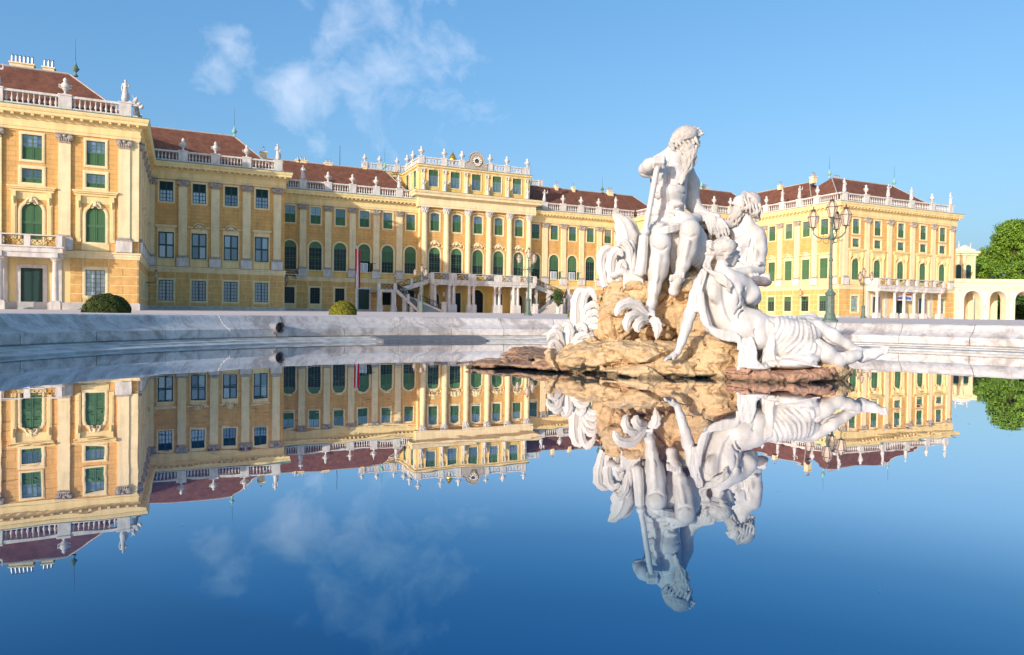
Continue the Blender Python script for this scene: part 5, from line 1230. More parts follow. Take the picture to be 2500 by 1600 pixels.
# legs
g.chain([(1612, 566, .02, 35), (1607, 576, -.25, 31), (1613, 592, -.5, 24.5)], .06); g.ell(1612, 588, -.565, 18, 13, 18, .04)
g.chain([(1613, 604, -.5, 23), (1609, 640, -.48, 21.5), (1604, 668, -.47, 20.5), (1597, 705, -.49, 14.5), (1592, 738, -.5, 11.5)], .05); g.ell(1619, 645, -.43, 14, 16, 36, .05); g.chain([(1607, 625, -.60, 6), (1600, 680, -.585, 5), (1592, 730, -.56, 4)], .05)
g.chain([(1592, 738, -.5, 11.5), (1588, 754, -.56, 11.5), (1586, 764, -.66, 10)], .03); g.ell(1597, 745, -.44, 9, 11, 8, .025); g.ell(1583, 742, -.5, 6, 7, 6, .02)
for i, r in enumerate((5.4, 4.2, 3.9, 3.7, 3.4)): g.chain([(1595-5.6*i, 763-.8*i, -.70, r), (1596-5.8*i, 770-1.2*i, -.785+.014*i, r*.85)], .007)
g.chain([(1650, 562, .02, 34), (1672, 553, -.22, 31), (1685, 561, -.46, 25.5)], .06); g.ell(1684, 557, -.535, 19, 12, 19, .04)
g.chain([(1684, 574, -.46, 24), (1677, 612, -.46, 22), (1668, 645, -.48, 16), (1659, 672, -.50, 11.5)], .05); g.ell(1687, 612, -.40, 13, 15, 30, .05); g.chain([(1679, 592, -.60, 6), (1666, 650, -.56, 4)], .05)
g.chain([(1659, 674, -.50, 11.5), (1646, 712, -.52, 12)], .035); g.chain([(1645, 711, -.54, 12.5), (1649, 694, -.59, 11.5), (1654, 686, -.62, 12.5)], .03); g.ell(1654, 686, -.60, 20, 8, 8.5, .02, .25)
for i in range(5): g.chain([(1638+7.4*i, 683-1.5*i, -.65, 5.2-.4*i), (1639+7.4*i, 675-1.8*i, -.665, 4.6-.35*i)], .006)
g.freeze()
for pts in ([(1588, 446), (1604, 453), (1622, 451), (1634, 444), (1650, 452), (1668, 449)], [(1634, 402), (1632, 430), (1633, 470), (1637, 505)]): g.groove(pts, 3.0, .03)
for pts in ([(1590, 500), (1612, 509), (1640, 511), (1668, 503)], [(1588, 527), (1610, 528), (1640, 529), (1668, 522)], [(1592, 546), (1620, 551), (1650, 547), (1668, 537)]): g.groove(pts, 2.6, .022, 10)
for pts in ([(1592, 468), (1604, 474), (1612, 470)], [(1593, 482), (1606, 488), (1614, 484)], [(1660, 470), (1668, 474), (1674, 470)]): g.groove(pts, 2.2, .025, 5)
g.groove([(1594, 604), (1604, 612), (1618, 613), (1630, 604)], 2.5, .03); g.groove([(1668, 574), (1680, 582), (1698, 576)], 2.5, .03); g.groove([(1600, 640), (1597, 690), (1594, 730)], 2.2, .035)
g.groove([(1612, 372), (1630, 392), (1650, 402)], 2.2, .03, 6); g.groove([(1700, 341), (1706, 342)], 2.4, .008, 3); g.groove([(1697, 358), (1703, 359)], 1.8, .006, 3); g.groove([(1566, 425), (1580, 430), (1592, 424)], 2.2, .03, 5)
part(g, 'body', 'marble', A)
hr = SDF(10.0, .0105)
hr.ell(1670, 333, .0, 32, 27, 24, .02, .38); hr.freeze()
for i in range(11):
    f = i/10; hr.lay([(1703-4*f, 316+15*f), (1686-3*f, 310+26*f), (1664-2*f, 315+30*f), (1647+2*f, 330+25*f), (1639+7*f, 346+14*f)], 3.6, 3.0, .006, 10, 2.2, i*1.9, 1.2*.006)
for i in range(7): hr.strand([(1640+9*i, 352-3*i, -.11), (1644+10*i, 360-2*i, -.14), (1650+9*i, 371-3*i, -.12), (1648+10*i, 378-3*i, -.10)], 4, 2, .006, 7, 2.2, i*1.3)
for i in range(5): hr.strand([(1642, 338+4*i, .02-.03*i), (1636, 350+2*i, .0-.03*i), (1637+2*i, 361+1.5*i, -.02-.03*i)], 4, 2.4, .006, 5, 1.5, i)
for (u, v) in ((1690, 311), (1697, 313), (1704, 315), (1711, 321), (1713, 328), (1706, 331), (1699, 321), (1683, 312)): hr.ell(u, v, -.07, 6.5, 4, 3.2, .004, random.uniform(-.9, 1.0))
part(hr, 'hair', 'marble_hair', A)
bd = SDF(10.0, .0105)
bd.chain([(1690, 358, -.04, 14), (1684, 382, -.08, 15), (1677, 408, -.14, 13), (1667, 434, -.20, 7.5), (1663, 449, -.22, 3)], .03); bd.ell(1678, 362, -.09, 17, 12, 11, .03, .2); bd.ell(1668, 368, -.08, 12, 11, 9, .03); bd.freeze()
for i in range(6): bd.lay([(1658+6*i, 358-1.5*i), (1660+7*i, 368), (1666+6*i, 384), (1668+4*i, 398)], 3.2, 2.0, .005, 8, 2.2, i*1.9, .006)
for i in range(8):
    f = i/7-.5; bd.lay([(1690+22*f, 358), (1683+31*f, 384), (1676+27*f, 410), (1667+10*f, 436-8*abs(f)), (1662+6*f, 450-12*abs(f))], 3.2, 1.6, .005, 13, 2.6, i*2.3, .006)
part(bd, 'beard', 'marble_hair', A)
dr = SDF(10.0, .012)
dr.chain([(1580, 582, -.28, 7), (1604, 571, -.46, 9), (1628, 562, -.48, 10), (1652, 557, -.42, 10), (1676, 543, -.26, 10), (1702, 533, .0, 11)], .02)
for k in (-1, 0, 1): dr.strand([(1582, 581+5*k, -.34), (1606, 571+6*k, -.54), (1630, 562+6*k, -.56), (1654, 556+6*k, -.49), (1678, 542+6*k, -.34), (1700, 534+5*k, -.1)], 2.8, 2.8, .006, 11, .6, k)
for i in range(6): dr.strand([(1692+5*i, 552+4*i, -.38+.05*i), (1702+4.4*i, 588, -.38+.07*i), (1700+4*i, 622, -.36+.08*i), (1688+5*i, 654-4*abs(i-3), -.34+.08*i)], 5.5, 4.6, .010, 9, 1.5, i*1.7)
dr.ell(1706, 600, -.16, 16, 20, 50, .03)
for i in range(5): dr.strand([(1640+4*i, 572, -.36), (1642+5*i, 600, -.34), (1638+6*i, 640, -.30), (1644+6*i, 668, -.24)], 5, 3.6, .010, 7, 1.4, i*2)
for i in range(5): dr.strand([(1579+5*i, 586, -.26), (1580+4.6*i, 620, -.22), (1582+4*i, 660, -.2), (1587+4*i, 696, -.2)], 4.4, 3.4, .008, 8, 1.2, i*1.4)
dr.chain([(1684, 535, .05, 13), (1715, 531, .15, 13), (1745, 535, .12, 12)], .04)
for k in range(3): dr.strand([(1682, 530+5*k, -.05), (1712, 526+6*k, .02), (1746, 530+5*k, .0)], 3.5, 3, .008, 7, 1, k)
part(dr, 'drapery', 'marble', A)
oar = SDF(10.0, .012)
oar.chain([(1606, 402, -.50, 7.4), (1576, 560, -.46, 6.6)], .01); oar.ell(1575, 566, -.46, 11, 11, 10, .012); oar.chain([(1608, 394, -.5, 7.5), (1606, 402, -.5, 7.4)], .01)
oar.chain([(1574, 574, -.46, 6), (1568, 640, -.45, 9), (1564, 668, -.45, 9)], .006); oar.chain([(1581, 578, -.46, 2.6), (1577, 640, -.45, 3), (1574, 668, -.45, 3)], .004); oar.chain([(1564, 578, -.44, 4), (1557, 640, -.42, 4), (1553, 668, -.42, 4)], .006)
part(oar, 'oar', 'marble', A)
# ------------------------------------------------ old bearded man
B = thing('statue', 'white marble bearded old man leaning back behind the reclining woman', 'statue', P(1820, 760, 10.3), 0, 'fountain figures')
g = SDF(10.3, .0135)
g.chain([(1792, 738, .05, 34), (1800, 695, .05, 37), (1818, 640, .03, 39), (1828, 595, .02, 38), (1822, 566, .02, 28)], .10); g.ell(1800, 610, -.12, 15, 20, 22, .05); g.ell(1812, 590, -.14, 18, 16, 14, .05)
g.chain([(1822, 562, .0, 18), (1823, 530, .0, 13.5)], .05); g.chain([(1800, 574, .02, 19), (1845, 575, .02, 21)], .06)
g.ell(1824, 498, .0, 26, 25, 28, .03, -.3); g.ell(1806, 496, .0, 14, 17, 18, .03, .3); g.ell(1792, 496, .0, 7, 5, 4, .010, .35); g.ell(1797, 486, .0, 8, 11, 4.5, .012, .9); g.ell(1798, 507, .0, 8, 9, 5, .012)
g.chain([(1843, 578, -.06, 25), (1850, 612, -.10, 21), (1850, 638, -.16, 17), (1852, 657, -.20, 15.5)], .045); g.chain([(1852, 660, -.22, 14.5), (1825, 664, -.36, 13.5), (1792, 664, -.48, 8.5)], .03); g.ell(1855, 603, -.15, 12, 14, 22, .04); g.ell(1840, 625, -.22, 10, 10, 20, .04)
g.chain([(1839, 641, -.3, 6), (1852, 644, -.34, 6), (1864, 646, -.24, 6)], .006)
g.chain([(1797, 568, .05, 17), (1772, 552, .12, 12.5), (1748, 540, .1, 9)], .05)
g.freeze()
for pts in ([(1800, 590), (1812, 604), (1826, 608)], [(1836, 585), (1830, 610), (1824, 640)], [(1800, 640), (1812, 650), (1826, 650)], [(1806, 553), (1818, 562), (1834, 560)]): g.groove(pts, 2.6, .03, 6)
g.groove([(1799, 491), (1805, 490)], 2.4, .008, 3); g.groove([(1794, 503), (1799, 504)], 1.6, .006, 3); g.groove([(1836, 640), (1842, 610), (1836, 585)], 2.4, .03, 6)
part(g, 'body', 'marble', B)
hr = SDF(10.3, .0115); hr.ell(1831, 495, .0, 26, 26, 27, .02, -.4); hr.chain([(1846, 510, .0, 12), (1848, 530, .0, 8)], .03); hr.freeze()
for i in range(11):
    f = i/10; hr.lay([(1808+9*f, 476-3*f+8*f*f), (1824+9*f, 472+9*f), (1840+8*f, 482+12*f), (1850+2*f, 500+11*f), (1848-4*f, 520+9*f), (1853-14*f, 536+5*math.sin(f*9))], 4.2, 2.6, .006, 11, 3.0, i*1.9, .008)
for i in range(7): hr.strand([(1818+6*i, 469+.9*i*i*.5, -.06), (1812+7*i, 480+4*i, -.17), (1816+6*i, 496+4*i, -.20), (1808+7*i, 512+3*i, -.17)], 4, 2.2, .006, 8, 2.8, i*1.7)
part(hr, 'hair', 'marble_hair', B)
bd = SDF(10.3, .0115); bd.chain([(1807, 506, -.02, 14), (1797, 524, -.04, 13), (1785, 541, -.05, 7)], .03); bd.freeze()
for i in range(9):
    f = i/8; bd.lay([(1793+24*f, 506+5*f), (1788+22*f, 522+5*f), (1777+24*f, 541+5*math.sin(f*9)), (1774+24*f, 549+3*math.sin(f*9))], 4.0, 1.8, .005, 9, 2.6, i*2.3, .008)
part(bd, 'beard', 'marble_hair', B)
cl = SDF(10.1, .012)
cl.chain([(1715, 548, .1, 13), (1755, 545, .12, 12), (1785, 548, .15, 9)], .03)
for i in range(9): cl.strand([(1712+6*i, 538-5*math.sin(i*.5), .0), (1722+5*i, 534-3*math.sin(i*.5), -.07), (1729+5.6*i, 552, -.09), (1731+6*i, 578+6*math.sin(i*2.2), -.04)], 4.4, 2.8, .006, 8, 2.0, i*1.6)
part(cl, 'drapery', 'marble', B)
jg = SDF(9.9, .012); jg.chain([(1838, 684, .0, 9), (1850, 686, -.05, 13), (1868, 684, -.08, 15), (1876, 680, -.1, 13)], .02); jg.chain([(1868, 684, -.08, 16.5), (1869, 684, -.08, 16.5)], .006); jg.chain([(1878, 680, -.1, 11), (1884, 678, -.12, 10)], .01, True)
for i in range(6): jg.strand([(1830+4*i, 672-3*(i % 2), -.1), (1835+4*i, 682, -.15), (1832+5*i, 696, -.1)], 3.4, 2, .005, 6, 1.5, i*2)
J = thing('jug', 'overturned marble jug under the old man\'s elbow', 'jug', P(1855, 700, 9.9)); part(jg, 'body', 'marble', J)
# ------------------------------------------------ reclining nereid
N = thing('statue', 'white marble reclining woman seen from behind with hair in a bun', 'statue', P(1840, 905, 8.45), 0, 'fountain figures')
g = SDF(8.5, .0115)
g.chain([(1724, 693, .02, 19), (1745, 691, .0, 25), (1775, 690, .0, 29), (1800, 694, .03, 25), (1818, 700, .06, 21)], .07)
g.chain([(1768, 704, .03, 42), (1768, 735, .04, 42), (1775, 768, .05, 36), (1798, 790, .06, 38), (1832, 803, .05, 45), (1856, 812, .05, 43)], .09)
g.ell(1744, 716, -.14, 16, 12, 24, .045, .25); g.ell(1796, 716, -.14, 16, 12, 24, .045, -.25); g.ell(1850, 824, -.07, 32, 28, 30, .04); g.ell(1814, 806, -.11, 27, 20, 26, .05)
g.chain([(1760, 676, .02, 19), (1763, 655, .01, 14.5), (1767, 636, .01, 14.5)], .045)
g.ell(1768, 611, .0, 28, 29, 30, .03); g.ell(1786, 627, .04, 17, 18, 22, .03); g.ell(1787, 645, .05, 9, 10, 8, .02); g.ell(1804, 627, .06, 4.5, 4, 4.5, .008, -.4); g.ell(1801, 616, .05, 5, 9, 4, .010); g.ell(1802, 638, .06, 3.5, 6, 2.6, .006); g.ell(1774, 629, -.130, 4.0, 3, 6.5, .006)
g.chain([(1712, 692, .0, 18.5), (1700, 722, -.04, 16), (1686, 764, -.06, 13.5), (1683, 772, -.06, 13.5)], .045); g.chain([(1683, 772, -.06, 13.5), (1676, 798, -.08, 13), (1665, 832, -.11, 10.5), (1655, 860, -.13, 7.6)], .03)
g.chain([(1655, 860, -.13, 7.8), (1645, 869, -.15, 8.6), (1638, 873, -.17, 7.4)], .02)
for i in range(4): g.chain([(1640-1.5*i, 869+1.7*i, -.12-.03*i, 3.9), (1632-1.5*i, 871+1.9*i, -.13-.037*i, 3.3), (1625-.5*i, 877+1.4*i, -.14-.037*i, 2.7)], .005)
g.chain([(1649, 870, -.2, 4), (1644, 877, -.24, 3.4)], .01)
g.chain([(1820, 700, .06, 21), (1832, 716, .08, 21.5), (1836, 726, .14, 19.5)], .05); g.chain([(1838, 728, .16, 19), (1812, 722, .34, 13), (1800, 700, .42, 10)], .04); g.ell(1826, 731, .06, 14, 14, 11, .04)
g.chain([(1980, 795, .25, 25), (1978, 784, .28, 19)], .04); g.chain([(1978, 784, .30, 18), (2005, 830, .34, 14), (2030, 870, .36, 9)], .04)
g.chain([(1980, 802, .02, 24), (1998, 800, .0, 17), (2032, 820, -.02, 16.5), (2066, 841, .0, 12), (2096, 857, .01, 8.8)], .04); g.ell(2032, 828, -.02, 25, 15, 12, .04, -.5); g.ell(1994, 792, -.02, 11, 12, 10, .03)
g.chain([(2096, 857, .01, 9), (2106, 872, .01, 12)], .03); g.chain([(2105, 874, .01, 12), (2132, 868, .0, 9.5), (2152, 860, -.01, 7.6)], .03); g.chain([(2098, 860, .01, 9), (2140, 857, .0, 7.2), (2158, 852, .0, 5.6)], .03); g.ell(2101, 858, -.04, 5, 5, 5, .015)
for i in range(5): g.chain([(2155+1.2*i, 849+3.6*i, -.01-.006*i, 4.1-.3*i), (2168-.6*i, 849+3.8*i, -.018-.006*i, 3.5-.3*i)], .005)
g.chain([(1992, 848, -.06, 23), (2015, 864, -.10, 21.5), (2040, 879, -.10, 16.5), (2048, 884, -.10, 14.5)], .05); g.chain([(2046, 880, -.10, 15.5), (2072, 873, -.09, 15), (2092, 868, -.07, 13.5)], .035); g.ell(2060, 866, -.13, 8, 8, 6, .02)
g.freeze()
g.groove([(1767, 684), (1769, 712), (1771, 740), (1779, 768), (1793, 788)], 3.6, .05, 12)
for pts in ([(1741, 700), (1734, 722), (1742, 744)], [(1797, 702), (1806, 722), (1800, 744)], [(1812, 748), (1800, 757), (1794, 768)], [(1815, 756), (1806, 766), (1803, 778)], [(1839, 842), (1846, 826), (1842, 806)], [(1816, 702), (1812, 722), (1816, 742)]): g.groove(pts, 2.4, .03, 6)
g.groove([(1797, 620), (1802, 621)], 2.0, .006, 3); g.groove([(1799, 635), (1804, 635)], 1.4, .004, 3); g.groove([(2000, 815), (2030, 838), (2060, 852)], 2.2, .03, 6); g.groove([(2108, 862), (2104, 880)], 1.8, .012, 4); g.groove([(1783, 652), (1776, 648), (1772, 640)], 2.2, .02, 5)
part(g, 'body', 'marble', N)
hr = SDF(8.5, .0105); hr.ell(1766, 605, -.005, 29, 30, 25, .02, -.1); hr.freeze()
for i in range(10):
    f = i/9; hr.lay([(1797-4*f, 592+22*f), (1784-4*f, 584+37*f), (1764-2*f, 581+41*f), (1747, 589+34*f), (1739, 604+9*f)], 3.7, 3.2, .006, 11, 2.4, i*1.8, .008)
for i in range(6): hr.strand([(1799-2*i, 596+4*i, -.02-.012*i), (1792-2*i, 606+4*i, -.11), (1782-2*i, 616+3*i, -.15), (1770, 622+2.5*i, -.155)], 3.4, 2.4, .006, 7, 2.4, i*2.1)
hr.ell(1734, 598, -.03, 10.5, 12, 11, .008); hr.ell(1733, 610, -.03, 9, 11, 8, .008); hr.chain([(1725, 620, -.05, 5), (1741, 620, -.05, 5)], .006)
for i in range(4): hr.strand([(1726+2*i, 590+5*i, -.1), (1736, 588+6*i, -.12), (1744, 596+5*i, -.08)], 2.6, 2.2, .005, 5)
for i in range(5):
    o = (i-2)*3.4; hr.strand([(1733+o, 624, -.04), (1726+o, 646, -.07), (1733+o, 664+o*.7, -.14), (1752, 677+o*1.5, -.21), (1771, 687+o*1.7, -.245), (1778+o*.8, 706+o, -.245)], 3.8, 2, .005, 13, 2.0, i*2)
for i in range(4): hr.strand([(1748+5*i, 670, -.18), (1765+5*i, 678+2*i, -.235), (1778+2.5*i, 692+3*i, -.245), (1782-3*i, 716-2*i, -.245)], 3.0, 1.4, .005, 8, 2.0, i)
part(hr, 'hair', 'marble_hair', N)
dr = SDF(8.45, .0115)
dr.chain([(1868, 812, .07, 41), (1915, 818, .03, 39), (1955, 816, .04, 33), (1985, 812, .05, 22)], .06); dr.chain([(1900, 806, .22, 34), (1975, 792, .28, 23)], .05); dr.chain([(1915, 850, -.03, 25), (1965, 853, -.04, 23), (1992, 857, -.05, 20)], .05)
dr.ell(1838, 897, -.16, 42, 32, 9, .03); dr.ell(1930, 888, -.12, 60, 38, 13, .04); dr.ell(1965, 877, -.1, 34, 34, 14, .04); dr.ell(1880, 845, -.02, 16, 26, 52, .04)
dr.freeze()
FO = [[(1898, 776), (1900, 790), (1897, 802), (1890, 812)], [(1909, 774), (1912, 794), (1906, 812), (1894, 828)], [(1920, 773), (1924, 796), (1916, 820), (1899, 840)], [(1931, 774), (1936, 799), (1925, 826), (1904, 848)], [(1942, 775), (1947, 803), (1936, 831), (1912, 855)], [(1953, 777), (1959, 807), (1949, 834), (1923, 860)], [(1963, 779), (1971, 812), (1962, 840), (1936, 865)], [(1972, 784), (1981, 818), (1975, 850), (1955, 868)], [(1980, 790), (1990, 822), (1988, 852), (1976, 870)]]
for i, f in enumerate(FO): dr.lay(f, (4.3, 3.2, 3.9, 2.9)[i % 4], 2.6, .017, 12, (.8, -1.4, 1.2)[i % 3], i*1.7, .001+.003*(i % 2))
for i in range(6): dr.lay([(1863+4.5*i, 776+3*i), (1872+3.4*i, 806), (1869+3.8*i, 842), (1860+6*i, 874), (1850+10*i, 894)], 3.4, 3.8, .007, 11, 1.2, i*1.7, .006)
for i in range(7): dr.strand([(1806+5*i, 832-1*i, -.15), (1809+5.5*i, 858, -.20), (1806+7*i, 884, -.23), (1801+11*i, 902+3*math.sin(i*2), -.27+.01*i)], 4.6, 4.4, .012, 9, 2.0, i*1.9)
for i in range(6): dr.lay([(1885+6*i, 868+3*i), (1915+8*i, 878+2*i), (1950+8*i, 880+3*i), (1982+4*i, 880+3*i)], 3, 2.4, .008, 8, 1.8, i*2.2, .005)
for i in range(5): dr.lay([(1806+12*i, 893+3*(i % 2)), (1822+12*i, 899), (1836+13*i, 895+3*(i % 2))], 3, 2.6, .008, 6, 2, i*1.4, .004)
part(dr, 'drapery', 'marble', N)
ds = SDF(8.5, .0115)
ds.strand([(1718, 664, -.06), (1706, 690, -.10), (1700, 720, -.13), (1703, 752, -.14)], 9, 8, .02, 7)
for k in range(3): ds.strand([(1724-6*k, 664+k, -.11), (1715-6*k, 696, -.165), (1711-6*k, 730, -.175), (1706-4*k, 760, -.175)], 3.2, 3, .006, 8, 1.2, k*2)
for i in range(5):
    o = (i-2)*5.0; ds.strand([(1713+o*.3, 716, -.16), (1717+o*.55, 770, -.18), (1733+o*.5, 806+o*.65, -.20), (1768, 819+o, -.22), (1802, 826+o*.8, -.21), (1812+o, 852, -.23)], 3.6, 4.0, .008, 13, .9, i)
ds.chain([(1716, 740, -.12, 7), (1732, 803, -.14, 9), (1768, 818, -.16, 9), (1804, 826, -.16, 9)], .02); ds.ell(1700, 754, -.14, 9, 9, 11, .015)
part(ds, 'drapery', 'marble', N)
# ------------------------------------------------ carved water plants
def plant(name, lab, base, leaves, cat='carving', grp='carved plants of the fountain'):
    t = thing(name, lab, cat, P(*base), 0, grp)
    for pts, wid in leaves: stone_leaf(pts, wid, t)
    return t
d1, d2 = 9.65, 10.0
plant('carved_plant', 'low white stone plant with drooping leaves at the left edge of the rocks', (1383, 872, d1), [
 ([(1368, 874, d1), (1368, 840, d1-.05), (1360, 815, d1-.1), (1345, 815, d1-.12), (1336, 832, d1-.12)], [10, 12, 12, 9, 1]),
 ([(1372, 874, d1+.05), (1366, 850, d1-.1), (1354, 836, d1-.15), (1344, 843, d1-.17), (1342, 862, d1-.16)], [9, 9, 9, 7, 1]),
 ([(1378, 870, d1+.1), (1376, 830, d1+.08), (1368, 806, d1+.05), (1357, 800, d1+.02), (1349, 809, d1)], [10, 11, 10, 8, 1]),
 ([(1384, 872, d1), (1388, 832, d1-.02), (1390, 806, d1), (1383, 792, d1+.02), (1374, 798, d1)], [12, 14, 13, 9, 2]),
 ([(1392, 872, d1-.02), (1402, 842, d1-.08), (1416, 822, d1-.1), (1431, 819, d1-.1), (1443, 831, d1-.1)], [9, 11, 11, 8, 1]),
 ([(1392, 874, d1-.1), (1400, 855, d1-.15), (1412, 840, d1-.18), (1425, 842, d1-.2), (1433, 862, d1-.18)], [8, 10, 10, 8, 1]),
 ([(1396, 860, d1+.1), (1404, 820, d1+.1), (1414, 800, d1+.08), (1424, 797, d1+.05), (1433, 812, d1+.02)], [9, 11, 11, 9, 2])])
plant('carved_plant', 'tall white stone plant of stacked curling leaves left of the rock mound', (1415, 815, d2), [
 ([(1410, 815, d2), (1405, 770, d2), (1408, 730, d2), (1420, 711, d2-.05), (1438, 722, d2-.1)], [13, 13, 13, 11, 2]),
 ([(1424, 800, d2-.05), (1424, 745, d2-.08), (1432, 716, d2-.12), (1446, 714, d2-.15), (1457, 736, d2-.15)], [7, 9, 11, 10, 2]),
 ([(1420, 805, d2-.1), (1426, 770, d2-.15), (1438, 748, d2-.2), (1453, 744, d2-.22), (1464, 760, d2-.2)], [6, 8, 9, 8, 1]),
 ([(1420, 808, d2-.12), (1428, 784, d2-.2), (1442, 766, d2-.24), (1456, 764, d2-.26), (1466, 779, d2-.24)], [6, 8, 9, 8, 1]),
 ([(1420, 812, d2-.14), (1430, 797, d2-.22), (1443, 783, d2-.28), (1457, 783, d2-.3), (1465, 796, d2-.28)], [6, 8, 8, 7, 1]),
 ([(1424, 815, d2-.16), (1434, 806, d2-.24), (1446, 798, d2-.3), (1458, 800, d2-.32), (1465, 812, d2-.3)], [5, 7, 8, 7, 1])])
d3 = 9.75
plant('carved_plant', 'white stone leaf cluster curling below the god\'s foot', (1570, 800, d3-.4), [
 ([(1580, 775, d3-.5), (1556, 748, d3-.55), (1532, 741, d3-.6), (1512, 752, d3-.65), (1504, 772, d3-.65)], [9, 14, 14, 11, 3]),
 ([(1578, 780, d3-.5), (1552, 770, d3-.6), (1535, 778, d3-.65), (1530, 797, d3-.66), (1536, 813, d3-.62)], [9, 13, 12, 10, 2]),
 ([(1582, 782, d3-.55), (1566, 785, d3-.66), (1556, 798, d3-.7), (1560, 812, d3-.7)], [10, 13, 12, 3]),
 ([(1590, 778, d3-.55), (1602, 788, d3-.64), (1606, 806, d3-.68), (1602, 830, d3-.64)], [9, 13, 12, 1])])
dp = plant('carved_plant', 'upright white stone fin and scrolls at the god\'s right side', (1520, 700, 10.0), [
 ([(1532, 690, 10.0), (1532, 620, 9.98), (1528, 570, 9.96), (1514, 538, 9.95), (1496, 524, 9.95)], [22, 26, 27, 17, 2]),
 ([(1548, 690, 10.1), (1552, 620, 10.1), (1550, 570, 10.1), (1538, 540, 10.05), (1526, 534, 10.0)], [12, 14, 13, 9, 2]),
 ([(1478, 700, 9.85), (1468, 655, 9.85), (1470, 622, 9.85), (1486, 607, 9.85), (1504, 618, 9.85)], [8, 12, 13, 11, 3]),
 ([(1494, 690, 9.8), (1490, 650, 9.8), (1496, 622, 9.78), (1510, 612, 9.75), (1520, 626, 9.72)], [9, 12, 13, 11, 3]),
 ([(1540, 680, 9.75), (1540, 640, 9.72), (1535, 606, 9.7), (1520, 590, 9.7), (1508, 602, 9.7)], [9, 9, 9, 9, 4]),
 ([(1512, 690, 9.75), (1510, 660, 9.7), (1520, 640, 9.68), (1530, 655, 9.66)], [8, 9, 8, 2])])
fr_ = SDF(9.75, .014)
for i in range(9): fr_.strand([(1526+5.2*i, 660+3*(i % 3), -.04), (1525+5.4*i, 680, -.10), (1524+5.5*i, 704-4*(i % 2), -.10)], 4, 3, .010, 6, .8, i)
fr_.chain([(1530, 676, .02, 12), (1566, 682, .02, 12)], .03); fr_.ell(1500, 672, -.02, 13, 12, 9, .02); fr_.ell(1518, 664, -.03, 14, 12, 10, .02); fr_.ell(1540, 625, .05, 14, 12, 40, .03); fr_.ell(1546, 640, 0, 9, 9, 26, .02)
part(fr_, 'fringe', 'marble', dp)
# ------------------------------------------------ rocks
def rockmat(name, c1, c2, c3):
    m = mat(name, c1, .9, col2=c2, vscale=3.2, detail=10, bump=.9, bscale=14, dist=.04); n = m.node_tree.nodes; l = m.node_tree.links; b = n['Principled BSDF']; src = b.inputs['Base Color'].links[0].from_socket
    geo = n.new('ShaderNodeNewGeometry'); t = n.new('ShaderNodeTexNoise'); t.inputs['Scale'].default_value = 9; t.inputs['Detail'].default_value = 8; t.inputs['Roughness'].default_value = .7; l.new(geo.outputs['Position'], t.inputs['Vector'])
    r = n.new('ShaderNodeValToRGB'); r.color_ramp.elements[0].position = .50; r.color_ramp.elements[1].position = .68; l.new(t.outputs['Fac'], r.inputs['Fac']); mx_ = n.new('ShaderNodeMixRGB'); l.new(r.outputs[0], mx_.inputs['Fac']); l.new(src, mx_.inputs['Color1']); mx_.inputs['Color2'].default_value = (*c3, 1)
    sx = n.new('ShaderNodeSeparateXYZ'); l.new(geo.outputs['Position'], sx.inputs[0]); ma = n.new('ShaderNodeMath'); ma.operation = 'MULTIPLY_ADD'; ma.inputs[1].default_value = -.14; l.new(t.outputs['Fac'], ma.inputs[0]); l.new(sx.outputs['Z'], ma.inputs[2])
    wr = n.new('ShaderNodeMapRange'); wr.inputs['From Min'].default_value = -.05; wr.inputs['From Max'].default_value = .0; wr.inputs['To Min'].default_value = .72; wr.inputs['To Max'].default_value = 0; wr.clamp = True; l.new(ma.outputs[0], wr.inputs['Value'])
    wx_ = n.new('ShaderNodeMixRGB'); l.new(wr.outputs[0], wx_.inputs['Fac']); l.new(mx_.outputs[0], wx_.inputs['Color1']); wx_.inputs['Color2'].default_value = (.11, .085, .05, 1); l.new(wx_.outputs[0], b.inputs['Base Color'])
rockmat('rock', (.62, .45, .25), (.50, .345, .18), (.28, .18, .09)); rockmat('rock_pink', (.48, .28, .18), (.38, .22, .14), (.20, .11, .07)); rockmat('rock_wet', (.42, .26, .155), (.30, .18, .11), (.14, .09, .06))
def worley(p, sc, seed):
    q = p*sc; i0 = np.floor(q).astype(np.int64); tab = np.random.default_rng(seed).random((4096, 4)).astype(np.float32); f1 = np.full(len(p), 9., np.float32); f2 = f1.copy(); val = np.zeros(len(p), np.float32)
    for dx in (-1, 0, 1):
        for dy in (-1, 0, 1):
            for dz in (-1, 0, 1):
                c = i0+np.array([dx, dy, dz]); t = tab[(c[:, 0]*73856093 ^ c[:, 1]*19349663 ^ c[:, 2]*83492791) & 4095]; d = np.sqrt(((c+t[:, :3]-q)**2).sum(1)).astype(np.float32)
                m = d < f1; f2 = np.where(m, f1, np.minimum(f2, d)); val = np.where(m, t[:, 3], val); f1 = np.where(m, d, f1)
    return f1, f2-f1, val
def ridged(sc, seed, a=1.0):
    def f(p):
        ps = p*np.array([1, 1, 1.5]) + .35*(fbm(p, 1.6, 3, seed+3)[:, None]-.5)
        f1, e, v = worley(ps, sc*.62, seed); _, e2, v2 = worley(ps, sc*1.6, seed+1); b = fbm(p, sc*2.2, 5, seed); st_ = fbm(p*np.array([1, 1, 3.2]), sc*2.0, 3, seed+5)
        return (.5-v)*2.0*a + np.clip(.05-e, 0, 1)*20.0 + (.5-v2)*.5*a + np.clip(.035-e2, 0, 1)*10.0 + (.5-b)*1.1*a + (.5-st_)*1.7*a + (.5-fbm(p, sc*7, 3, seed+8))*.35*a
    return f
R = thing('rock_mound', 'tan rock mound carrying the marble figures out of the water', 'rock', P(1640, 905, 9.3))
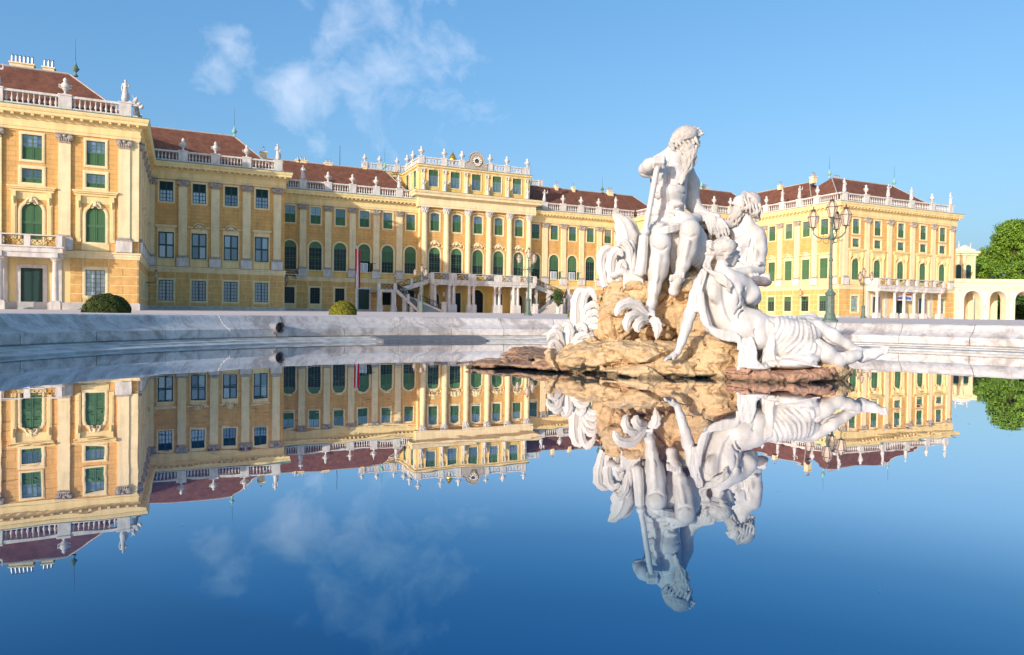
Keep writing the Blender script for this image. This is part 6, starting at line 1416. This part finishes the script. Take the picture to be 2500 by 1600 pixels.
def rk(name, prims, D, h, m, amp, sc, seed):
    s = SDF(D, h)
    for q in prims: s.ell(*q[:6], k=q[6] if len(q) > 6 else .12, tilt=q[7] if len(q) > 7 else 0)
    return part(s, name, m, R, (0, amp, ridged(sc, seed)))
rk('boulder', [(1575, 735, .40, 92, 75, 72), (1505, 790, .0, 58, 75, 78), (1630, 660, .55, 85, 70, 66), (1600, 805, .30, 105, 80, 60), (1540, 700, .1, 62, 50, 20, .04), (1575, 722, .12, 70, 50, 20, .04), (1655, 760, .25, 60, 55, 70), (1720, 640, .75, 52, 60, 90), (1735, 552, .55, 26, 30, 24, .05), (1510, 740, .15, 50, 50, 45)], 9.8, .019, 'rock', .062, 2.4, 3)
rk('boulder', [(1755, 780, .0, 85, 75, 85), (1770, 705, .2, 55, 60, 52), (1700, 800, -.15, 62, 70, 55), (1840, 840, .1, 60, 60, 40), (1670, 720, .1, 45, 50, 45)], 9.7, .022, 'rock', .08, 2.2, 12)
rk('boulder', [(1740, 876, .0, 62, 70, 42), (1700, 858, .2, 55, 60, 40), (1790, 880, .15, 60, 70, 45), (1690, 890, .1, 70, 60, 32)], 8.75, .016, 'rock', .06, 2.6, 21)
rk('boulder', [(1560, 868, .0, 130, 130, 34), (1640, 885, -.3, 120, 110, 30), (1480, 862, .1, 110, 120, 36), (1430, 880, .0, 90, 100, 30), (1600, 905, -.5, 150, 70, 16), (1700, 908, -.6, 110, 60, 18)], 9.3, .018, 'rock', .06, 2.8, 33)
rk('slab', [(1900, 912, .0, 122, 95, 24, .06), (1840, 914, -.02, 70, 80, 22, .06), (1975, 912, .02, 52, 70, 24, .06)], 8.5, .015, 'rock_pink', .045, 3.6, 44)
rk('boulder', [(2022, 905, .0, 44, 60, 34, .05), (2000, 880, .1, 34, 50, 30, .05), (2045, 905, .05, 22, 40, 28, .05)], 8.6, .018, 'rock', .04, 4.2, 55)
rk('boulder', [(1372, 884, .0, 32, 50, 20, .03), (1416, 884, -.1, 38, 50, 30, .03), (1340, 892, .0, 40, 50, 12, .03)], 9.4, .018, 'rock', .035, 4.4, 66)
rk('shelf', [(1275, 886, .4, 115, 120, 7, .05), (1380, 892, .0, 125, 120, 10, .05), (1215, 889, .3, 65, 70, 5, .05), (1470, 902, -.1, 120, 90, 13, .05), (1330, 868, 1.1, 110, 130, 8, .05), (1310, 856, 2.2, 80, 120, 7, .05)], 9.7, .02, 'rock_wet', .03, 3.2, 77)
# ================================================================== parapet statues and urns
mat('slate', (.05, .06, .07), .5)
class LSDF(SDF):
    def __init__(s, h=.05): s.D = 1.0; s.h = h; s.pr = []
    def p(s, q): return np.array(q[:3], float)
    def r(s, px, dd=0): return px
    def ell(s, x, z, y, rx, ry, rz, k=.05, tilt=0.0, yaw=0.0, sub=False):
        c_, s_ = math.cos(tilt), math.sin(tilt); s.pr.append(('e', np.array((x, y, z), float), np.array([[c_, 0, s_], [0, 1, 0], [-s_, 0, c_]]), np.array([rx, ry, rz], float), k, sub)); return s
def small_figure(v):
    g = LSDF(.042); sw = (-.06, .08, .04)[v]
    g.chain([(0, 0, .05, .30), (0, 0, .35, .28), (sw*.5, 0, .9, .21), (sw, 0, 1.25, .19), (sw, 0, 1.6, .21)], .12); g.chain([(sw-.24, 0, 1.62, .10), (sw+.24, 0, 1.62, .10)], .06)
    g.chain([(sw, 0, 1.65, .09), (sw*1.2, -.02, 1.85, .08)], .05); g.ell(sw*1.3, 1.98, -.03, .125, .14, .16, .03); g.ell(sw*1.3, 2.02, .03, .145, .14, .14, .03)
    if v == 0: g.chain([(sw-.26, 0, 1.6, .09), (sw-.38, -.1, 1.25, .075), (sw-.15, -.25, 1.1, .06)], .04); g.chain([(sw+.26, 0, 1.6, .09), (sw+.36, -.08, 1.25, .075), (sw+.28, -.2, .95, .06)], .04)
    if v == 1: g.chain([(sw-.26, 0, 1.6, .09), (sw-.42, -.08, 1.3, .075), (sw-.30, -.2, 1.62, .06), (sw-.26, -.2, 1.8, .05)], .04); g.chain([(sw+.26, 0, 1.6, .09), (sw+.5, -.05, 1.45, .075), (sw+.62, -.1, 1.75, .06)], .04); g.chain([(sw+.62, -.1, 1.5, .05), (sw+.6, -.1, 2.0, .07)], .03)
    if v == 2: g.chain([(sw-.26, 0, 1.6, .09), (sw-.34, -.05, 1.2, .075), (sw-.3, -.1, .85, .06)], .04); g.chain([(sw+.26, 0, 1.6, .09), (sw+.34, -.15, 1.3, .075), (sw+.05, -.28, 1.35, .06)], .04)
    for i in range(6): a = i*1.05; g.chain([(.30*math.cos(a), .26*math.sin(a), .06, .07), (.22*math.cos(a+.3)+sw*.5, .2*math.sin(a+.3), .8, .05), (.16*math.cos(a+.6)+sw, .16*math.sin(a+.6), 1.3, .04)], .03)
    g.chain([(.35, .1, .1, .14), (.32, .1, .7, .09)], .06); g.chain([(0, 0, .0, .34), (0, 0, .06, .34)], .03)
    me, org = g.build('body', 'marble'); return me
FIG = [small_figure(v) for v in range(3)]
def urn_meshes():
    b = MB().lathe([(.26, 0), (.26, .1), (.12, .18), (.10, .34), (.18, .42), (.30, .60), (.36, .70), (.42, .74), (.36, .78), (.44, .95), (.40, 1.08), (.28, 1.14), (.30, 1.2), (.2, 1.28), (.16, 1.36), (.22, 1.48), (.2, 1.62), (.1, 1.74), (.02, 1.84)], 12).mesh('body', 'white_stone', True, 50)
    return b, [MB().tube([(sx*.40, 0, .95), (sx*.58, 0, 1.02), (sx*.57, 0, .8), (sx*.34, 0, .66)], [.07, .09, .08, .05], 6).mesh('handle', 'white_stone', True, 50) for sx in (-1, 1)]
URN = urn_meshes(); ORD = ['first', 'second', 'third', 'fourth', 'fifth', 'sixth', 'seventh']
fig_n = [0]
def statue_at(x, y, z, where, s=1.0, rz=0):
    v = fig_n[0] % 3; fig_n[0] += 1
    t = thing('parapet_statue', 'small white statue '+where, 'statue', (x, y, z), rz, 'small statues on the palace'); t.scale = (s,)*3
    obj('body', FIG[v], t, (0, 0, 0), local=True)
def urn_at(x, y, z, where, s=1.0):
    t = thing('parapet_urn', 'white stone urn '+where, 'urn', (x, y, z), 0, 'urns on the palace parapets'); t.scale = (s,)*3
    obj('body', URN[0], t, (0, 0, 0), local=True); [obj('handle', hm_, t, (0, 0, 0), local=True) for hm_ in URN[1]]
def row(items, y, z, where, axis='x', fixed=None):
    items = sorted(items); cu = cs_ = 0
    for q, kind in items:
        x, yy = (q, y) if axis == 'x' else (fixed, q)
        if kind == 'U': urn_at(x, yy, z, f'{ORD[cu]} from the left {where}' if axis == 'x' else f'{ORD[cu]} from the front {where}', 1.0); cu += 1
        else: statue_at(x, yy, z, f'{ORD[cs_]} from the left {where}' if axis == 'x' else f'{ORD[cs_]} from the front {where}'); cs_ += 1
ZP = 23.68
row([(-5.75, 'S'), (-11.36, 'U'), (-17.4, 'S'), (-23.9, 'S')], Y1+.37, ZP, 'on the front parapet of the left pavilion')
row([(mx(q), k) for q, k in ((-5.75, 'S'), (-11.36, 'U'), (-17.4, 'S'), (-23.9, 'S'), (-29.94, 'U'), (-35.55, 'S'))], Y1+.37, ZP, 'on the front parapet of the right pavilion')
row([(93.15, 'U'), (97.25, 'S'), (101.45, 'S'), (105.6, 'U')], 0, ZP, 'on the side parapet of the right pavilion', 'y', mx(X1)+.37)
row([(.03, 'U'), (4.28, 'U'), (8.54, 'U'), (12.95, 'S')], Y2+.37, ZP, 'on the parapet of the near left wing')
row([(mx(q), k) for q, k in ((.03, 'U'), (4.28, 'U'), (8.54, 'U'), (12.95, 'S'))], Y2+.37, ZP, 'on the parapet of the near right wing')
row([(18.67, 'S'), (22.92, 'U'), (27.17, 'U'), (31.42, 'U'), (35.67, 'S')], Y3+.37, ZP, 'on the parapet of the far left wing')
row([(mx(q), k) for q, k in ((18.67, 'S'), (22.92, 'U'), (27.17, 'U'), (31.42, 'U'), (35.67, 'S'))], Y3+.37, ZP, 'on the parapet of the far right wing')
row([(XS+q, 'U') for q in (-10.9, -6.45, -2.9, 2.9, 6.45, 10.9)], YA+.24, 30.05, 'on the top parapet beside the clock')
row([(XS+q, 'S') for q in (-10.65, -6.45, -2.15, 2.15, 6.45, 10.65)], YA-.62, 23.42, 'standing before the attic windows of the central block')
for i, y in enumerate((YA+4.8, YA+8.5)): urn_at(AL+.24, y, 30.05, ('nearer' if i == 0 else 'farther')+' one on the left return of the top parapet')
for i, x in enumerate((31.6, 34.5, 38.0)): urn_at(x, YA+10.24, 30.05, ORD[i]+' from the left on the set-back roof parapet left of the clock', .8)
gu = thing('golden_urn', 'large gilded vase rising behind the clock parapet', 'vase', (46.9, YA+3, 28.6)); obj('body', MB().lathe([(.5, 0), (.5, .8), (.3, 1.0), (.3, 1.2), (.75, 1.7), (.8, 2.2), (.5, 2.5), (.55, 2.7), (.3, 3.0), (.1, 3.4), (.02, 3.7)], 14).mesh('body', 'gold', True, 50), gu, (0, 0, 0), local=True)
tr_ = LSDF(.05)
for q in ((0, 0, .3, .28), (.5, .1, .5, .24), (-.4, .1, .45, .26), (.2, 0, .9, .22), (.8, 0, .2, .2)): tr_.chain([q, (q[0]+.1, q[1], q[2]+.15, q[3]*.8)], .06)
tr_.chain([(-.5, 0, .1, .05), (.3, 0, 1.3, .05)], .03); tr_.chain([(.6, 0, .1, .05), (-.1, .1, 1.4, .05)], .03)
tro = thing('trophy', 'carved heap of armour at the inner corner of the left pavilion parapet', 'carving', (X1-.5, Y1+2.0, 23.55)); obj('body', tr_.build('body', 'white_stone')[0], tro, (0, 0, 0), local=True)
# small iron balcony in the corner of the left wings
ib = Facade(X2, Y3, 0, 5, 'ib'); bo = ib.put('iron_balcony', MB().box(-1.4, 1.4, -1.0, 0, 7.25, 7.4).box(-1.2, -.9, -.8, 0, 6.7, 7.25).box(.9, 1.2, -.8, 0, 6.7, 7.25).mesh('iron_balcony', 'white_stone'), 2.6)
obj('iron_panel', grille(-1.35, 1.35, 7.42, 8.4, -.96, .03).mesh('iron_panel', 'iron'), bo, (0, 0, 0), local=True)
# ================================================================== arcade on the right
ad = 138.0; a0 = P(2330, 780, ad); th = -YAW
arc = thing('arcade', 'low cream arcade of round arches running off beyond the right pavilion', 'arcade', (a0.x, a0.y, ground_z(a0.x, a0.y)), th)
mat('pale_stucco', (.88, .75, .49), .85, var=.1, vscale=.8)
def ap(n, mb, m): return obj(n, mb.mesh(n, 'pale_stucco' if m == 'cream_light' else m), arc, (0, 0, 0), local=True)
AH = 7.9; pit = 5.05; ow = 3.25; x = .0; nA = 6
hole_c = [3.45 + pit*i for i in range(nA)]
for i in range(nA+1):
    xa = hole_c[i-1]+ow/2 if i else 0; xb = hole_c[i]-ow/2 if i < nA else hole_c[-1]+ow/2+2
    ap('pier', MB().box(xa, xb, 0, 1.6, -.3, 4.0), 'cream_light'); xm = (xa+xb)/2
    ap('pilaster', MB().box(xm-.45, xm+.45, -.16, .02, -.3, 6.0).box(xm-.55, xm+.55, -.24, .02, 5.7, 6.0).box(xm-.58, xm+.58, -.28, .02, -.3, .9), 'white_stone')
wmb_ = MB(); LX = hole_c[-1]+ow/2+2; xs_ = [0]
for c in hole_c:
    pts = [(c+ow/2*math.cos(a), 4.0+ow/2*math.sin(a)) for a in np.linspace(math.pi, 0, 13)]
    for p0, p1 in zip(pts, pts[1:]): wmb_.prism([p0, p1, (p1[0], 6.3), (p0[0], 6.3)], 0, 1.6)
edges = [0] + [q for c in hole_c for q in (c-ow/2, c+ow/2)] + [LX]
for a, b in zip(edges[0::2], edges[1::2]): wmb_.box(a, b, 0, 1.6, 4.0, 6.3)
ap('arch_wall', wmb_, 'cream_light'); ap('cornice', MB().ext([(0, 6.3), (.2, 6.3), (.2, 6.7), (.28, 6.75), (.28, 7.1), (.5, 7.3), (.5, 7.5), (0, 7.6)], -.2, LX).box(-.1, LX, .1, 1.7, 7.6, 8.0).box(-.2, LX, 0, 5.4, 7.0, 7.35), 'cream_light')
for c in hole_c:
    r_ = MB(); pts = [(c+(ow/2+.02)*math.cos(a), 4.0+(ow/2+.02)*math.sin(a)) for a in np.linspace(math.pi, 0, 13)]; po = [(c+(ow/2+.35)*math.cos(a), 4.0+(ow/2+.35)*math.sin(a)) for a in np.linspace(math.pi, 0, 13)]
    for i in range(12): r_.prism([pts[i], pts[i+1], po[i+1], po[i]], -.08, .01)
    ap('archivolt', r_, 'white_stone')
bw_ = MB().box(0, hole_c[0]+2.6, 5.2, 5.6, -.3, 7.0).box(hole_c[0]+2.3, hole_c[1]-1.5, 5.2, 5.6, -.3, 7).box(hole_c[1]+1.5, hole_c[2]-1.5, 5.2, 5.6, -.3, 7).box(hole_c[2]+1.5, LX, 5.2, 5.6, 5.0, 7).box(hole_c[1]-1.5, hole_c[1]+1.5, 5.2, 5.6, 5, 7)
ap('back_wall', bw_, 'cream_light'); nm_ = MB(); ring(nm_, outline(1.6, 4.2, .8), outline(2.1, 4.5, 1.05), 5.1, 5.2, 5.35); ap('niche', MB().add([(hole_c[0]+.3+v_[0], v_[1], v_[2]) for v_ in nm_.v], nm_.f), 'cream')
# chapel-like block seen past the right pavilion
cb = P(2372, 780, 168); chp = thing('garden_pavilion', 'small cream columned building with curved gable half hidden past the right pavilion', 'building', (cb.x, cb.y, ground_z(cb.x, cb.y)), -YAW)
def cp_(n, mb, m, sm=False): return obj(n, mb.mesh(n, m, sm, 40 if sm else None), chp, (0, 0, 0), local=True)
cp_('wall', MB().box(-14, .6, 0, 9, -.5, 15.6), 'cream_light'); cp_('cornice', MB().box(-14, 1.0, -.4, 9, 15.4, 15.9).box(-14, 1.3, -.7, 9, 15.9, 16.5), 'cream_light')
for x in (-6.8, -4.6, -2.2, .1): cp_('column', MB().lathe([(.42, 7.5), (.36, 14.6), (.5, 15.3)], 10, (x, -.25, 0)), 'cream_light', True)
for x in (-5.7, -3.4, -1.05): wn_ = cp_('window', MB().box(-.65+x, .65+x, -.04, .05, 8.2, 12.6), 'green_dark'); obj('fanlight', MB().lathe([(.65, -.05), (.65, .04)], 12, (x, 0, 12.6), 'y').mesh('fanlight', 'green_dark'), wn_, (0, 0, 0), local=True)
cp_('gable', MB().prism([(-4.4, 16.5), (.5, 16.5), (.4, 16.9), (-.6, 17.1), (-1.4, 17.7), (-2.2, 17.9), (-3.0, 17.6), (-4.4, 16.9)], -.2, .5), 'white_stone')
cp_('dome', MB().lathe([(2.6, 16.3), (2.6, 17.4), (2.4, 18.4), (1.8, 19.3), (1.0, 19.9), (.2, 20.1), (.1, 20.8)], 20, (-5.4, 3.5, 0)), 'slate', True)
def chp_w(x, y, z): v = Matrix.Rotation(-YAW, 3, 'Z') @ Vector((x, y, 0)); return (cb.x+v.x, cb.y+v.y, ground_z(cb.x, cb.y)+z)
for i, x in enumerate((-3.4, -.6)): statue_at(*chp_w(x, .1, 17.35 if i == 0 else 17.05), ('left' if i == 0 else 'right')+' one on the curved gable past the right pavilion', .62)
# ================================================================== trees
mat('leaf', (.23, .37, .035), .6, col2=(.075, .17, .012), vscale=.8, spec=.3); mat('leaf_dark', (.06, .12, .02), .6, col2=(.03, .07, .01), vscale=.8, spec=.3); mat('bark', (.10, .075, .05), .95, var=.3, vscale=6, bump=.5)
for k in ('leaf', 'leaf_dark'):
    b_ = M[k].node_tree.nodes['Principled BSDF']; b_.inputs['Transmission Weight'].default_value = 0.0; b_.inputs['Subsurface Weight'].default_value = 0.0
def tree(x, y, h, r, lab, n_=26000, m='leaf', seed=1, cb_=.3):
    rg = np.random.default_rng(seed); gz_ = ground_z(x, y); t = thing('tree', lab, 'tree', (x, y, gz_), 0, 'trees behind the arcade')
    tk = MB().tube([(0, 0, -.3), (.1, 0, h*.2), (-.1, .1, h*.45), (.1, 0, h*.8)], [.5, .4, .28, .08], 8)
    cl_ = []
    for i in range(120):
        a = rg.random()*2*math.pi; zz = cb_ + (1-cb_)*rg.random()**.8; f = math.sin(math.pi*min(1, (zz-cb_)/(1-cb_)*.82+.16))**.7; rr = r*f*math.sqrt(rg.random())*.95; c = np.array([rr*math.cos(a), rr*math.sin(a), zz*h*.95]); cl_.append((c, r*(.16+.14*rg.random())))
        if i % 6 == 0: tk.tube([(0, 0, h*(.2+.4*rg.random())), tuple(c*.6+np.array([0, 0, c[2]*.3])), tuple(c)], [.2, .12, .04], 5)
    tr = obj('trunk', tk.mesh('trunk', 'bark'), t, (0, 0, 0), local=True)
    ps, ns_ = [], []
    for c, s in cl_:
        k = int(n_/120); d = rg.normal(size=(k, 3)); d /= np.linalg.norm(d, axis=1, keepdims=True); q = c + d*(s*(.55+.5*rg.random(k)))[:, None]*np.array([1.15, 1.15, .8]); ps.append(q); ns_.append(d + np.array([0, 0, .5]))
    obj('crown', leaf_cloud(np.concatenate(ps), np.concatenate(ns_), .30, m, 'crown'), t, (0, 0, 0), local=True)
q = P(2475, 780, 176); tree(q.x, q.y, 25.5, 8.6, 'large bright green tree rising behind the arcade at the right edge', 48000, cb_=.1)
q = P(2600, 780, 172); tree(q.x, q.y, 25, 9, 'green tree cut by the right edge of the picture', 22000, seed=5, cb_=.1)
q = P(2425, 780, 160); tree(q.x, q.y, 7.0, 3.4, 'dark low tree seen through the middle arch of the arcade', 9000, 'leaf_dark', 9, .1)
q = P(2500, 780, 158); tree(q.x, q.y, 7.0, 3.4, 'dark low tree seen through the rightmost arch', 9000, 'leaf_dark', 11, .1)
# potted shrub by the right stair
x_, y_ = at_d(1362, 119); ps_ = thing('potted_shrub', 'dark leafy shrub in a white tub by the right stair foot', 'potted plant', (x_, y_, ground_z(x_, y_)))
obj('tub', MB().lathe([(.32, 0), (.36, .1), (.34, .2), (.42, 1.1), (.46, 1.2), (.38, 1.2)], 12).mesh('tub', 'white_stone', True, 40), ps_, (0, 0, 0), local=True)
tb = MB(); rg = np.random.default_rng(4)
for i in range(16): a = rg.random()*6.28; e = .5+rg.random()*1.2; tb.tube([(0, 0, 1.1), (e*.4*math.cos(a), e*.4*math.sin(a), 1.8+rg.random()), (e*math.cos(a), e*math.sin(a), 2.2+2.2*rg.random())], [.05, .04, .01], 4)
obj('stems', tb.mesh('stems', 'bark'), ps_, (0, 0, 0), local=True)
dd_ = rg.normal(size=(900, 3)); dd_ /= np.linalg.norm(dd_, axis=1, keepdims=True); obj('foliage', leaf_cloud(np.array([0, 0, 2.9]) + dd_*np.array([1.0, 1.0, 1.5])*(rg.random(900)**.5)[:, None], dd_, .16, 'leaf_dark', 'foliage'), ps_, (0, 0, 0), local=True)
